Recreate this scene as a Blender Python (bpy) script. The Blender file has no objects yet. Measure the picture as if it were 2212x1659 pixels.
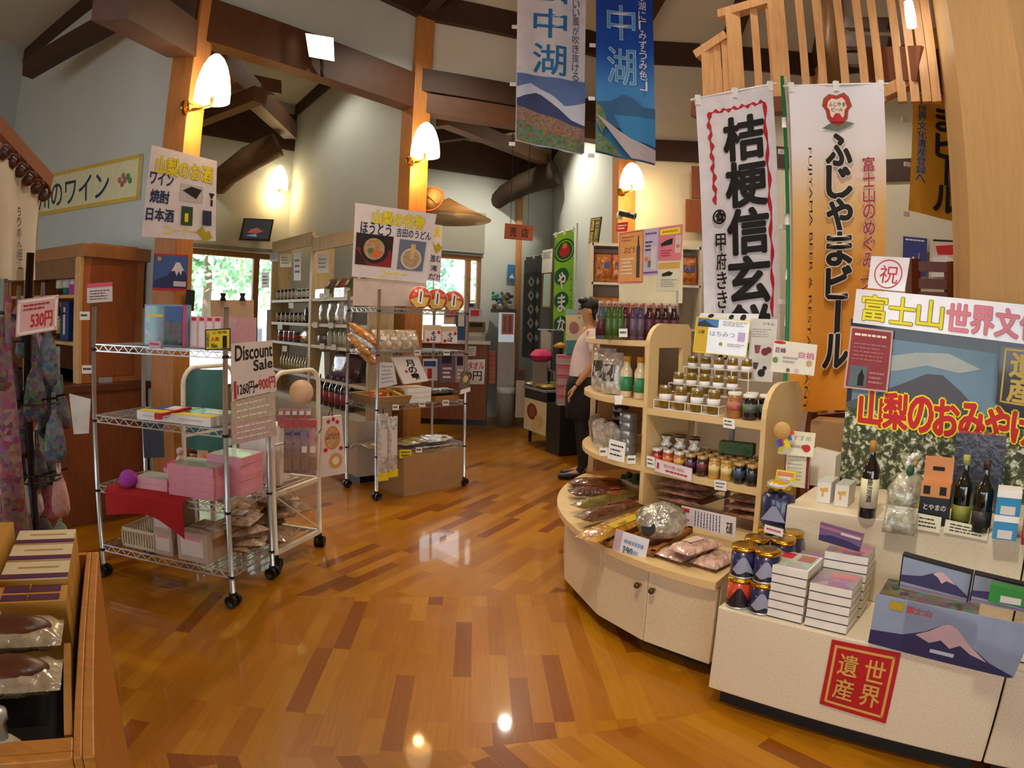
import bpy, bmesh, math, random
from mathutils import Vector, Matrix
random.seed(7)
R = math.radians
SC = bpy.context.scene
COL = SC.collection
PX = 2212.0
# ---------------------------------------------------------------- camera (wide lens with barrel curvature)
FPX, FK, CXP, CYP = 1416.44, -0.04323, 1082.59, 704.3
PITCH, ROLL, EYE = 0.003036, 0.02553, 1.42
cp_, sp_ = math.cos(PITCH), math.sin(PITCH)
_fw = Vector((0, cp_, -sp_)); _up = Vector((0, sp_, cp_)); _rt = Vector((1, 0, 0))
_r2 = math.cos(ROLL) * _rt + math.sin(ROLL) * _up
_u2 = math.cos(ROLL) * _up - math.sin(ROLL) * _rt
cam = bpy.data.cameras.new('camera')
camo = bpy.data.objects.new('camera', cam); COL.objects.link(camo); SC.camera = camo
Mx = Matrix((_r2, _u2, -_fw)).transposed().to_4x4(); Mx.translation = (0, 0, EYE)
camo.matrix_world = Mx
cam.type = 'PANO'; cam.panorama_type = 'FISHEYE_LENS_POLYNOMIAL'
cam.sensor_width = 36; cam.sensor_fit = 'HORIZONTAL'; cam.fisheye_fov = math.pi
_f = FPX * 36 / PX
cam.fisheye_polynomial_k0 = 0; cam.fisheye_polynomial_k1 = -1 / _f; cam.fisheye_polynomial_k2 = 0
cam.fisheye_polynomial_k3 = -FK / _f ** 3; cam.fisheye_polynomial_k4 = 0
cam.shift_x = (1106 - CXP) / PX; cam.shift_y = -(829.5 - CYP) / 1659.0
cam.clip_start = 0.02; cam.clip_end = 200
# ---------------------------------------------------------------- sky, exposure
W = bpy.data.worlds.new('world'); SC.world = W; W.use_nodes = True
bgn = W.node_tree.nodes['Background']
bgn.inputs[0].default_value = (0.9, 0.96, 1.0, 1); bgn.inputs[1].default_value = 3.7
SC.view_settings.view_transform = 'Standard'; SC.view_settings.look = 'None'
SC.view_settings.gamma = 1; SC.view_settings.use_curve_mapping = False
SC.view_settings.exposure = 0.35
SC.cycles.max_bounces = 6; SC.cycles.diffuse_bounces = 3; SC.cycles.glossy_bounces = 3
SC.cycles.transmission_bounces = 4; SC.cycles.transparent_max_bounces = 8
SC.cycles.sample_clamp_indirect = 4; SC.cycles.caustics_reflective = False; SC.cycles.caustics_refractive = False
try: SC.cycles.use_denoising = True
except Exception: pass

def light(name, typ, loc, power, color=(1, .8, .55), size=.1, target=None, spot=None):
    l = bpy.data.lights.new(name, typ); l.energy = power; l.color = color
    if typ == 'AREA': l.size = size
    else: l.shadow_soft_size = size
    if spot: l.spot_size = R(spot); l.spot_blend = .6
    o = bpy.data.objects.new(name, l); COL.objects.link(o); o.location = loc
    if target is not None:
        o.rotation_euler = (Vector(target) - Vector(loc)).to_track_quat('-Z', 'Y').to_euler()
    return o

sun = light('daylight_sun', 'SUN', (-9, 2, 30), 9.0, (1, .97, .9), R(1.5), target=(-4, 16, 0))
# unseen down-lights added to set the brightness of the hall, no fixtures built
for i, (x, y, p) in enumerate([(.1, 3.4, 32), (-.2, 5.3, 55), (.9, 1.3, 85), (2.2, 4.9, 60), (3.4, 5.7, 50), (0.2, 8.4, 170), (-2.3, 6.6, 35), (1.3, 3.5, 20)]):
    light('added_downlight', 'SPOT', (x, y, 4.3), p, (1, .90, .74), .06, target=(x, y, 0), spot=140)
light('added_counter_spot', 'SPOT', (-.1, .7, 3.6), 150, (1, .92, .76), .08, target=(1.0, 2.6, .5), spot=52)  # added unseen spot that brightens the counter doors and plinth front

# ---------------------------------------------------------------- picture geometry helpers (where a sight line meets the place)
def ray(px, py):
    x = px - CXP; y = -(py - CYP); r = math.hypot(x, y); q = r / FPX; t = q + FK * q ** 3
    s = math.sin(t) / max(r, 1e-9)
    return x * s * _r2 + y * s * _u2 + math.cos(t) * _fw
EYEV = Vector((0, 0, EYE))
def at(px, py, D):
    d = ray(px, py); return EYEV + d * (D / math.hypot(d.x, d.y))
def gz(px, py, z=0.0):
    d = ray(px, py); return EYEV + d * ((z - EYE) / d.z)
def vpl(px, py, A, B):
    d = ray(px, py); n = Vector((-(B[1] - A[1]), B[0] - A[0])); t = (n.x * A[0] + n.y * A[1]) / (n.x * d.x + n.y * d.y)
    return EYEV + d * t
def plane_at(px, py, D, yaw):            # vertical plane through a point, yaw = direction of its width (deg, plan)
    p = at(px, py, D); return (p, (p.x + math.cos(R(yaw)), p.y + math.sin(R(yaw))))
def quad(pts, pl): return [vpl(x, y, *pl) for x, y in pts]

# ---------------------------------------------------------------- materials
def lin(c):
    if isinstance(c, str):
        c = c.lstrip('#'); c = tuple(int(c[i:i + 2], 16) / 255 for i in (0, 2, 4))
    return tuple((v / 12.92 if v <= .04045 else ((v + .055) / 1.055) ** 2.4) for v in c) + (1,)
MATS = {}
def mat(col, rough=.6, metal=0, kind='plain', coat=0, emit=0, key=None, scale=None, alpha=1, var=.10, bump=0):
    k = key or (col, rough, metal, kind, coat, emit, str(scale), alpha, var, bump)
    if k in MATS: return MATS[k]
    m = bpy.data.materials.new(kind + '_' + (col if isinstance(col, str) else 'c')); m.use_nodes = True
    MATS[k] = m
    nt = m.node_tree; N = nt.nodes; L = nt.links; b = N['Principled BSDF']
    c = lin(col)
    b.inputs['Roughness'].default_value = rough; b.inputs['Metallic'].default_value = metal
    b.inputs['Coat Weight'].default_value = coat; b.inputs['Coat Roughness'].default_value = .08
    tc = N.new('ShaderNodeTexCoord')
    def noise(sc, det=2, vec=None, dist=0):
        n = N.new('ShaderNodeTexNoise'); n.inputs['Scale'].default_value = sc; n.inputs['Detail'].default_value = det
        n.inputs['Distortion'].default_value = dist
        L.new(vec or tc.outputs['Object'], n.inputs['Vector']); return n
    def ramp(fac, stops):
        r = N.new('ShaderNodeValToRGB'); e = r.color_ramp.elements
        while len(e) < len(stops): e.new(.5)
        for i, (p, cc) in enumerate(stops): e[i].position = p; e[i].color = cc
        L.new(fac, r.inputs[0]); return r
    def sh(f): return tuple(min(1, v * f) for v in c[:3]) + (1,)
    if kind in ('wood', 'dark_wood'):
        mp = N.new('ShaderNodeMapping'); mp.inputs['Scale'].default_value = scale or (9, 9, 1.2)
        L.new(tc.outputs['Object'], mp.inputs[0])
        n = noise(3.5, 5, mp.outputs[0], 1.2)
        r = ramp(n.outputs[0], [(.25, sh(.78 if var == .1 else .9)), (.5, sh(1)), (.75, sh(1.14 if var == .1 else 1.06))]); L.new(r.outputs[0], b.inputs['Base Color'])
        bu = N.new('ShaderNodeBump'); bu.inputs['Strength'].default_value = .12; bu.inputs['Distance'].default_value = .01
        L.new(n.outputs[0], bu.inputs['Height']); L.new(bu.outputs[0], b.inputs['Normal'])
    elif kind == 'film':                  # crinkled clear wrapping over goods
        n = noise(scale or 28, 3); r = ramp(n.outputs[0], [(.35, sh(.6)), (.55, sh(1)), (.68, sh(1.35))])
        L.new(r.outputs[0], b.inputs['Base Color']); b.inputs['Roughness'].default_value = rough
        bu = N.new('ShaderNodeBump'); bu.inputs['Strength'].default_value = .55; bu.inputs['Distance'].default_value = .02
        n2 = noise((scale or 28) * .8, 2, dist=1.5); L.new(n2.outputs[0], bu.inputs['Height']); L.new(bu.outputs[0], b.inputs['Normal'])
        b.inputs['Coat Weight'].default_value = 1
    elif kind == 'print':                 # busy printed pattern
        v = N.new('ShaderNodeTexVoronoi'); v.inputs['Scale'].default_value = scale or 40; L.new(tc.outputs['Object'], v.inputs['Vector'])
        h = N.new('ShaderNodeHueSaturation'); h.inputs['Saturation'].default_value = .9; h.inputs['Value'].default_value = .55
        L.new(v.outputs['Color'], h.inputs['Color'])
        mx = N.new('ShaderNodeMix'); mx.data_type = 'RGBA'; mx.inputs[0].default_value = var
        mx.inputs[6].default_value = c; L.new(h.outputs[0], mx.inputs[7]); L.new(mx.outputs[2], b.inputs['Base Color'])
    elif kind == 'print_blend':           # cloth printed with a vertical colour blend
        sx_ = N.new('ShaderNodeSeparateXYZ'); L.new(tc.outputs['Generated'], sx_.inputs[0])
        r = ramp(sx_.outputs[2], [(p, lin(q)) for p, q in scale]); L.new(r.outputs[0], b.inputs['Base Color'])
    elif kind == 'bloom':                 # printed field of white blossoms over dark leaves
        n = noise(scale or 60, 3, dist=.6); r = ramp(n.outputs[0], [(.36, sh(.35)), (.5, sh(1)), (.58, lin('#8f9468')), (.64, lin('#d8d8c8'))]); L.new(r.outputs[0], b.inputs['Base Color'])
    elif kind == 'speckle':
        n = noise(scale or 160, 2); r = ramp(n.outputs[0], [(.34, sh(.9)), (.48, sh(1)), (.7, sh(1.05))]); L.new(r.outputs[0], b.inputs['Base Color'])
    elif kind == 'glass':
        b.inputs['Base Color'].default_value = c; b.inputs['Transmission Weight'].default_value = 1; b.inputs['Roughness'].default_value = rough
        b.inputs['IOR'].default_value = 1.1
    elif kind == 'leaf':
        n = noise(scale or 6, 4); r = ramp(n.outputs[0], [(.3, sh(.3)), (.5, sh(.8)), (.66, sh(1.6))]); L.new(r.outputs[0], b.inputs['Base Color'])
    else:
        n = noise(scale or 14, 2); r = ramp(n.outputs[0], [(.2, sh(1 - var)), (.8, sh(1 + var * .6))]); L.new(r.outputs[0], b.inputs['Base Color'])
    if bump:
        n = noise(bump, 3); bu = N.new('ShaderNodeBump'); bu.inputs['Strength'].default_value = .35; bu.inputs['Distance'].default_value = .01
        L.new(n.outputs[0], bu.inputs['Height']); L.new(bu.outputs[0], b.inputs['Normal'])
    if emit:
        b.inputs['Emission Color'].default_value = c; b.inputs['Emission Strength'].default_value = emit
    if alpha < 1: b.inputs['Alpha'].default_value = alpha
    return m
def wood(col, **k): return mat(col, k.pop('rough', .5), 0, 'wood', **k)
CHROME = mat('#c9d0d6', .28, .75, key='chrome')
BLACKP = mat('#101012', .4, key='black_plastic')
WHITE = mat('#f2efe9', .55, key='white_paper')
CARD = mat('#b08a5e', .8, key='cardboard')
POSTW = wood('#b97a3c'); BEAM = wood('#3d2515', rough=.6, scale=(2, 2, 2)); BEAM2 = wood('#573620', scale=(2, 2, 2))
DARKW = wood('#713a1a', rough=.4); PALE = mat('#dfbf88', .42, key='pale_board', var=.05); PINE = wood('#d8a869')
GOLD = mat('#d9a531', .25, 1, key='gold_lid'); BRASS = mat('#a98440', .3, 1, key='brass')

# ---------------------------------------------------------------- mesh helpers
class MB:
    def __init__(s): s.v = []; s.f = []; s.fm = []; s.sm = []; s.mats = []; s.uv = {}
    def mi(s, m):
        if m not in s.mats: s.mats.append(m)
        return s.mats.index(m)
    def add(s, V, F, m, M=None, smooth=False):
        o = len(s.v); i = s.mi(m)
        for p in V: p = Vector(p); s.v.append(M @ p if M else p)
        for f in F: s.f.append([o + k for k in f]); s.fm.append(i); s.sm.append(smooth)
        return s
    def box(s, c, d, m, rz=0, M=None):
        x, y, z = d[0] / 2, d[1] / 2, d[2] / 2
        V = [(-x, -y, -z), (x, -y, -z), (x, y, -z), (-x, y, -z), (-x, -y, z), (x, -y, z), (x, y, z), (-x, y, z)]
        F = [(3, 2, 1, 0), (4, 5, 6, 7), (0, 1, 5, 4), (1, 2, 6, 5), (2, 3, 7, 6), (3, 0, 4, 7)]
        T = Matrix.Translation(Vector(c)) @ Matrix.Rotation(rz, 4, 'Z')
        return s.add(V, F, m, (M @ T) if M else T)
    def bx(s, x0, x1, y0, y1, z0, z1, m, M=None):
        return s.box(((x0 + x1) / 2, (y0 + y1) / 2, (z0 + z1) / 2), (x1 - x0, y1 - y0, z1 - z0), m, 0, M)
    def bar(s, p, q, w, h, m, up=(0, 0, 1)):           # square bar from p to q
        p = Vector(p); q = Vector(q); d = (q - p).normalized(); u = Vector(up)
        if abs(d.dot(u)) > .99: u = Vector((1, 0, 0))
        a = d.cross(u).normalized(); b = a.cross(d).normalized()
        V = []
        for e in (p, q):
            for i, j in ((-1, -1), (1, -1), (1, 1), (-1, 1)): V.append(e + a * (i * w / 2) + b * (j * h / 2))
        return s.add(V, [(0, 1, 2, 3), (7, 6, 5, 4), (0, 4, 5, 1), (1, 5, 6, 2), (2, 6, 7, 3), (3, 7, 4, 0)], m)
    def tube(s, P, r, m, n=8, cap=True):
        P = [Vector(p) for p in P]; V = []; F = []
        rr = r if isinstance(r, (list, tuple)) else [r] * len(P)
        ref = None
        for i, p in enumerate(P):
            d = (P[min(i + 1, len(P) - 1)] - P[max(i - 1, 0)]).normalized()
            if ref is None: ref = Vector((0, 0, 1)) if abs(d.z) < .9 else Vector((1, 0, 0))
            a = d.cross(ref).normalized(); b = d.cross(a).normalized(); ref = a.cross(d)
            for k in range(n):
                t = 2 * math.pi * k / n; V.append(p + (a * math.cos(t) + b * math.sin(t)) * rr[i])
        for i in range(len(P) - 1):
            for k in range(n):
                F.append((i * n + k, i * n + (k + 1) % n, (i + 1) * n + (k + 1) % n, (i + 1) * n + k))
        if cap: F.append(tuple(range(n))); F.append(tuple(range((len(P) - 1) * n, len(P) * n))[::-1])
        return s.add(V, F, m, None, True)
    def lathe(s, prof, m, c=(0, 0, 0), n=16, M=None, sx=1, sy=1, smooth=True):
        V = []; F = []
        for r, z in prof:
            for k in range(n):
                t = 2 * math.pi * k / n; V.append((r * math.cos(t) * sx, r * math.sin(t) * sy, z))
        for i in range(len(prof) - 1):
            for k in range(n):
                F.append((i * n + k, i * n + (k + 1) % n, (i + 1) * n + (k + 1) % n, (i + 1) * n + k))
        if prof[0][0] > 1e-5: F.append(tuple(range(n))[::-1])
        if prof[-1][0] > 1e-5: F.append(tuple(range((len(prof) - 1) * n, len(prof) * n)))
        T = Matrix.Translation(Vector(c)); return s.add(V, F, m, (M @ T) if M else T, smooth)
    def prism(s, poly, z0, z1, m, M=None, m_top=None):
        n = len(poly); V = [(x, y, z0) for x, y in poly] + [(x, y, z1) for x, y in poly]
        s.add(V, [tuple(range(n))[::-1]] + [(i, (i + 1) % n, n + (i + 1) % n, n + i) for i in range(n)], m, M)
        return s.add([(x, y, z1) for x, y in poly], [tuple(range(n))], m_top or m, M)
    def ball(s, c, r, m, n=12, k=8):
        r = r if isinstance(r, (tuple, list)) else (r, r, r)
        pr = [(max(1e-6, math.sin(math.pi * i / k)), -math.cos(math.pi * i / k)) for i in range(k + 1)]
        V = []; F = []
        for a, z in pr:
            for j in range(n):
                t = 2 * math.pi * j / n; V.append((c[0] + r[0] * a * math.cos(t), c[1] + r[1] * a * math.sin(t), c[2] + r[2] * z))
        for i in range(k):
            for j in range(n): F.append((i * n + j, i * n + (j + 1) % n, (i + 1) * n + (j + 1) % n, (i + 1) * n + j))
        return s.add(V, F, m, None, True)
    def grid(s, fn, nu, nv, m, thick=0, smooth=True):
        V = [Vector(fn(i / nu, j / nv)) for j in range(nv + 1) for i in range(nu + 1)]; w = nu + 1
        F = [(j * w + i, j * w + i + 1, (j + 1) * w + i + 1, (j + 1) * w + i) for j in range(nv) for i in range(nu)]
        return s.add(V, F, m, None, smooth)
    def pillow(s, c, d, m, rz=0, M=None, k=.5, n=8, seed=0):   # soft flat pack: thick middle, thin sealed ends
        rd = random.Random(seed); V = []; F = []
        for side in (1, -1):
            o = len(V)
            for j in range(n + 1):
                for i in range(n + 1):
                    u = i / n * 2 - 1; v = j / n * 2 - 1
                    h = ((1 - abs(u) ** 3) * (1 - abs(v) ** 3)) ** k
                    if 0 < i < n and 0 < j < n: h *= 1 + rd.uniform(-.16, .16)
                    V.append((u * d[0] / 2, v * d[1] / 2, side * h * d[2] / 2))
            w = n + 1
            for j in range(n):
                for i in range(n):
                    q = (o + j * w + i, o + j * w + i + 1, o + (j + 1) * w + i + 1, o + (j + 1) * w + i); F.append(q if side == 1 else q[::-1])
        T = Matrix.Translation(Vector(c)) @ Matrix.Rotation(rz, 4, 'Z'); return s.add(V, F, m, (M @ T) if M else T, True)
    def mesh(s, name, off=Matrix()):
        me = bpy.data.meshes.new(name); me.from_pydata([off @ p for p in s.v], [], s.f)
        for m in s.mats: me.materials.append(m)
        me.polygons.foreach_set('material_index', s.fm); me.polygons.foreach_set('use_smooth', s.sm); me.update()
        return me
WM = {}
def part(name, mb, parent, world=False, label=None, bevel=0):
    off = WM[parent.name].inverted() if world else Matrix()
    o = bpy.data.objects.new(name, mb.mesh(name, off)); COL.objects.link(o); o.parent = parent
    WM[o.name] = WM[parent.name]
    if label: o['label'] = label
    if bevel: bev(o, bevel)
    return o
def bev(o, w, n=2):
    b = o.modifiers.new('edge', 'BEVEL'); b.width = w; b.segments = n; b.limit_method = 'ANGLE'; b.angle_limit = R(40); return o
def tag(o, label, cat, group=None, kind=None):
    o['label'] = label; o['category'] = cat
    if group: o['group'] = group
    if kind: o['kind'] = kind
    return o
def thing(name, label, cat, loc=(0, 0, 0), rz=0, group=None):
    o = bpy.data.objects.new(name, None); COL.objects.link(o); o.empty_display_size = .05
    o.location = loc; o.rotation_euler = (0, 0, rz)
    WM[o.name] = Matrix.Translation(Vector(loc)) @ Matrix.Rotation(rz, 4, 'Z')
    return tag(o, label, cat, group)
def solid(name, mb, label, cat, group=None, loc=None, rz=0, bevel=0, kind=None):
    """one-mesh thing; without loc its vertices are in world space and the origin goes to the bottom middle"""
    if loc is None:
        lo = [min(p[i] for p in mb.v) for i in range(3)]; hi = [max(p[i] for p in mb.v) for i in range(3)]
        l = Vector(((lo[0] + hi[0]) / 2, (lo[1] + hi[1]) / 2, lo[2])); me = mb.mesh(name, Matrix.Translation(-l))
    else: l = Vector(loc); me = mb.mesh(name)
    o = bpy.data.objects.new(name, me); COL.objects.link(o); o.location = l; o.rotation_euler = (0, 0, rz)
    WM[o.name] = Matrix.Translation(l) @ Matrix.Rotation(rz, 4, 'Z')
    if bevel: bev(o, bevel)
    return tag(o, label, cat, group, kind)
def struct(name, mb, bevel=0):
    o = solid(name, mb, '', '', bevel=bevel); del o['label']; del o['category']; o['kind'] = 'structure'; return o
def dup(root, loc, rz=0, label=None, group=None, scale=None):
    r = root.copy(); COL.objects.link(r); r.location = loc; r.rotation_euler = (0, 0, rz)
    if label: r['label'] = label
    if group: r['group'] = group
    if scale: r.scale = (scale,) * 3
    WM[r.name] = Matrix.Translation(Vector(loc)) @ Matrix.Rotation(rz, 4, 'Z')
    for ch in list(root.children):
        c = ch.copy(); COL.objects.link(c); c.parent = r
        for g in list(ch.children):
            d = g.copy(); COL.objects.link(d); d.parent = c
    return r
ORD = 'first second third fourth fifth sixth seventh eighth ninth tenth eleventh twelfth'.split()
def nth(i, n, a='left'):
    if n == 1: return 'only'
    if i == n - 1: return 'rightmost' if a == 'left' else 'last'
    if i == 0: return 'leftmost' if a == 'left' else 'first'
    return ORD[i] + ' from ' + a if a == 'left' else ORD[i]
def tier(i, n):
    return 'bottom' if i == 0 else 'topmost' if i == n - 1 else ORD[i] + ' from the bottom'

# ---------------------------------------------------------------- lettering and printed sheets
TC = {}
def glyphs(txt, bold=0.0):
    k = (txt, bold)
    if k in TC: return TC[k]
    c = bpy.data.curves.new('g', 'FONT'); c.body = txt; c.offset = bold; c.resolution_u = 3; c.fill_mode = 'FRONT'
    o = bpy.data.objects.new('g', c)
    m = bpy.data.meshes.new_from_object(o)
    V = [(v.co.x, v.co.y) for v in m.vertices]; F = [tuple(p.vertices) for p in m.polygons]
    bpy.data.objects.remove(o); bpy.data.curves.remove(c); bpy.data.meshes.remove(m)
    TC[k] = (V, F); return TC[k]
class Sheet:
    """a flat printed sheet with thickness; u to the right, v downward, both 0..1, seen from its front"""
    def __init__(s, q, back, t=.004, fn=None, edge=None, grid=None):
        s.q = [Vector(p) for p in q] if q else None; s.fn = fn; s.mb = MB(); s.lay = 0; s.e = .0022 if fn else .0006
        tl, tr, br, bl = s.q if q else [fn(*c) for c in ((0, 0), (1, 0), (1, 1), (0, 1))]
        s.n = ((tr - tl).cross(tl - bl)).normalized() * -1
        s.n = (tl - bl).cross(tr - tl).normalized() * -1
        c = (tl + tr + br + bl) / 4
        if s.n.dot(EYEV - c) < 0: s.n = -s.n
        s.W = ((tr - tl).length + (br - bl).length) / 2; s.H = ((bl - tl).length + (br - tr).length) / 2
        if fn:
            g = grid or 14
            s.mb.grid(lambda u, v: fn(u, v) - s.n * t / 2, g, g, back); s.mb.grid(lambda u, v: fn(u, v), g, g, back)
        else:
            V = [p for p in s.q] + [p - s.n * t for p in s.q]
            s.mb.add(V, [(0, 1, 2, 3), (7, 6, 5, 4), (0, 4, 5, 1), (1, 5, 6, 2), (2, 6, 7, 3), (3, 7, 4, 0)], back)
    def P(s, u, v):
        e = s.n * (s.e * s.lay + .0004)
        if s.fn: return s.fn(u, v) + e
        a, b, c, d = s.q; return a * (1 - u) * (1 - v) + b * u * (1 - v) + c * u * v + d * (1 - u) * v + e
    def poly(s, pts, m, new=True):
        if new: s.lay += 1
        if s.fn:                          # follow the folds of the cloth strip by strip
            n = 20
            for i in range(n):
                lo, hi = i / n, (i + 1) / n; q = list(pts)
                for lim, sg in ((lo, 1), (hi, -1)):
                    r = []
                    for a, b in zip(q, q[1:] + q[:1]):
                        ia, ib = sg * (a[0] - lim) >= 0, sg * (b[0] - lim) >= 0
                        if ia: r.append(a)
                        if ia != ib: f = (lim - a[0]) / (b[0] - a[0]); r.append((lim, a[1] + (b[1] - a[1]) * f))
                    q = r
                    if len(q) < 3: break
                if len(q) >= 3: s.mb.add([s.P(*p) for p in q], [tuple(range(len(q)))], m)
            return s
        s.mb.add([s.P(*p) for p in pts], [tuple(range(len(pts)))], m); return s
    def rect(s, u0, v0, u1, v1, m):
        if s.fn:
            s.lay += 1; n = 12
            s.mb.grid(lambda a, b: s.P(u0 + (u1 - u0) * a, v0 + (v1 - v0) * b), n, n, m); return s
        return s.poly([(u0, v0), (u1, v0), (u1, v1), (u0, v1)], m)
    def disc(s, u, v, r, m, n=20, ru=None):
        ru = ru or r * s.H / s.W
        return s.poly([(u + ru * math.cos(6.2832 * k / n), v + r * math.sin(6.2832 * k / n)) for k in range(n)], m)
    def ring(s, u, v, r, w, m, n=28):
        s.lay += 1; k_ = s.H / s.W; V = []
        for rr in (r, r - w):
            V += [s.P(u + rr * k_ * math.cos(6.2832 * k / n), v + rr * math.sin(6.2832 * k / n)) for k in range(n)]
        s.mb.add(V, [(k, (k + 1) % n, n + (k + 1) % n, n + k) for k in range(n)], m); return s
    def frame(s, u0, v0, u1, v1, w, m):
        wu = w * s.H / s.W
        s.rect(u0, v0, u1, v0 + w, m); s.lay -= 1; s.rect(u0, v1 - w, u1, v1, m); s.lay -= 1
        s.rect(u0, v0, u0 + wu, v1, m); s.lay -= 1; s.rect(u1 - wu, v0, u1, v1, m); return s
    def text(s, txt, u0, v0, u1, v1, m, bold=.0, outline=None, ow=.03, fit=True, slant=0, rot=False):
        if outline: s.text(txt, u0, v0, u1, v1, outline, bold + ow, None, 0, fit, slant, rot)
        V, F = glyphs(txt); V0 = V
        if not V: return s
        x0 = min(p[0] for p in V0); x1 = max(p[0] for p in V0); y0 = min(p[1] for p in V0); y1 = max(p[1] for p in V0)
        sx = max(x1 - x0, .05 if fit else .8); sy = max(y1 - y0, .05 if fit else .8); s.lay += 1
        cx, cy = (x0 + x1) / 2, (y0 + y1) / 2
        ns = 1 if bold < .004 else 4 if bold < .03 else 8          # heavier strokes: the outline laid down a few times side by side
        hw, hh = abs(u1 - u0) * s.W, abs(v1 - v0) * s.H; unit = min(hw, hh) if len(txt) > 1 else (hw * hh) ** .5
        for j in range(ns):
            t_ = 6.2832 * (j + .5) / ns; r_ = 0 if ns == 1 else bold * unit * 1.1
            du, dv = r_ * math.cos(t_) / s.W, r_ * math.sin(t_) / s.H; pts = []
            for x, y in V:
                a = (x - cx) / sx + .5; b = .5 - (y - cy) / sy
                if rot: a, b = 1 - b, a
                pts.append(s.P(u0 + (u1 - u0) * (a + slant * (.5 - b)) + du, v0 + (v1 - v0) * b + dv) + s.n * (.00006 * j))
            s.mb.add(pts, F, m)
        return s
    def vtext(s, txt, u0, v0, u1, v1, m, bold=0, outline=None, ow=.03, gap=.08):
        n = len(txt); h = (v1 - v0) / n; narrow = 'ー1・\u3057じ,、\uff3b'
        for i, ch in enumerate(txt):
            a, b = u0, u1
            if ch in 'ー': a, b = u0 + (u1 - u0) * .42, u0 + (u1 - u0) * .62
            c = '丨' if ch == 'ー' else ch
            s.text(c, a, v0 + h * i + h * gap, b, v0 + h * (i + 1) - h * gap * .3, m, bold, outline, ow)
        return s
    def lines(s, u0, v0, u1, v1, n, m, fill=.45, seed=1, vert=False):
        rd = random.Random(seed); s.lay += 1
        for i in range(n):
            if vert:
                a = u0 + (u1 - u0) * (i + .25) / n; b = a + (u1 - u0) / n * fill; p = v0
                while p < v1:
                    l = rd.uniform(.05, .2) * (v1 - v0); q = min(v1, p + l)
                    s.mb.add([s.P(a, p), s.P(b, p), s.P(b, q), s.P(a, q)], [(0, 1, 2, 3)], m); p = q + .03 * (v1 - v0)
                continue
            a = v0 + (v1 - v0) * (i + .25) / n; b = a + (v1 - v0) / n * fill; p = u0
            end = u1 - rd.uniform(0, .25) * (u1 - u0)
            while p < end:
                l = rd.uniform(.05, .2) * (u1 - u0); q = min(end, p + l)
                s.mb.add([s.P(p, a), s.P(q, a), s.P(q, b), s.P(p, b)], [(0, 1, 2, 3)], m); p = q + .03 * (u1 - u0)
        return s
    def fuji(s, u0, v0, u1, v1, sky, slope, snow, peak=.55, base=None):
        s.rect(u0, v0, u1, v1, sky); X = lambda a: u0 + (u1 - u0) * a; Y = lambda b: v0 + (v1 - v0) * b
        k = peak
        s.poly([(X(0), Y(.78)), (X(k - .3), Y(.6)), (X(k - .06), Y(.2)), (X(k + .05), Y(.2)), (X(k + .28), Y(.6)), (X(1), Y(.86)), (X(1), Y(1)), (X(0), Y(1))], slope)
        s.poly([(X(k - .06), Y(.2)), (X(k + .05), Y(.2)), (X(k + .2), Y(.46)), (X(k + .13), Y(.44)), (X(k + .1), Y(.6)), (X(k + .03), Y(.46)), (X(k - .03), Y(.62)), (X(k - .09), Y(.46)), (X(k - .2), Y(.48))], snow)
        if base: s.rect(u0, Y(.84), u1, v1, base)
        return s
    def cloth(q, amp=.012, waves=3, ph=0):
        tl, tr, br, bl = [Vector(p) for p in q]; n = (tl - bl).cross(tr - tl).normalized()
        if n.dot(EYEV - tl) < 0: n = -n
        return lambda u, v: tl * (1 - u) * (1 - v) + tr * u * (1 - v) + br * u * v + bl * (1 - u) * v + n * amp * math.sin(waves * math.pi * u + ph + .8 * v) * (.35 + v)
    cloth = staticmethod(cloth)
    def solid(s, name, label, cat, group=None): return solid(name, s.mb, label, cat, group)
    def part(s, name, parent, label=None): return part(name, s.mb, parent, True, label)
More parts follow.
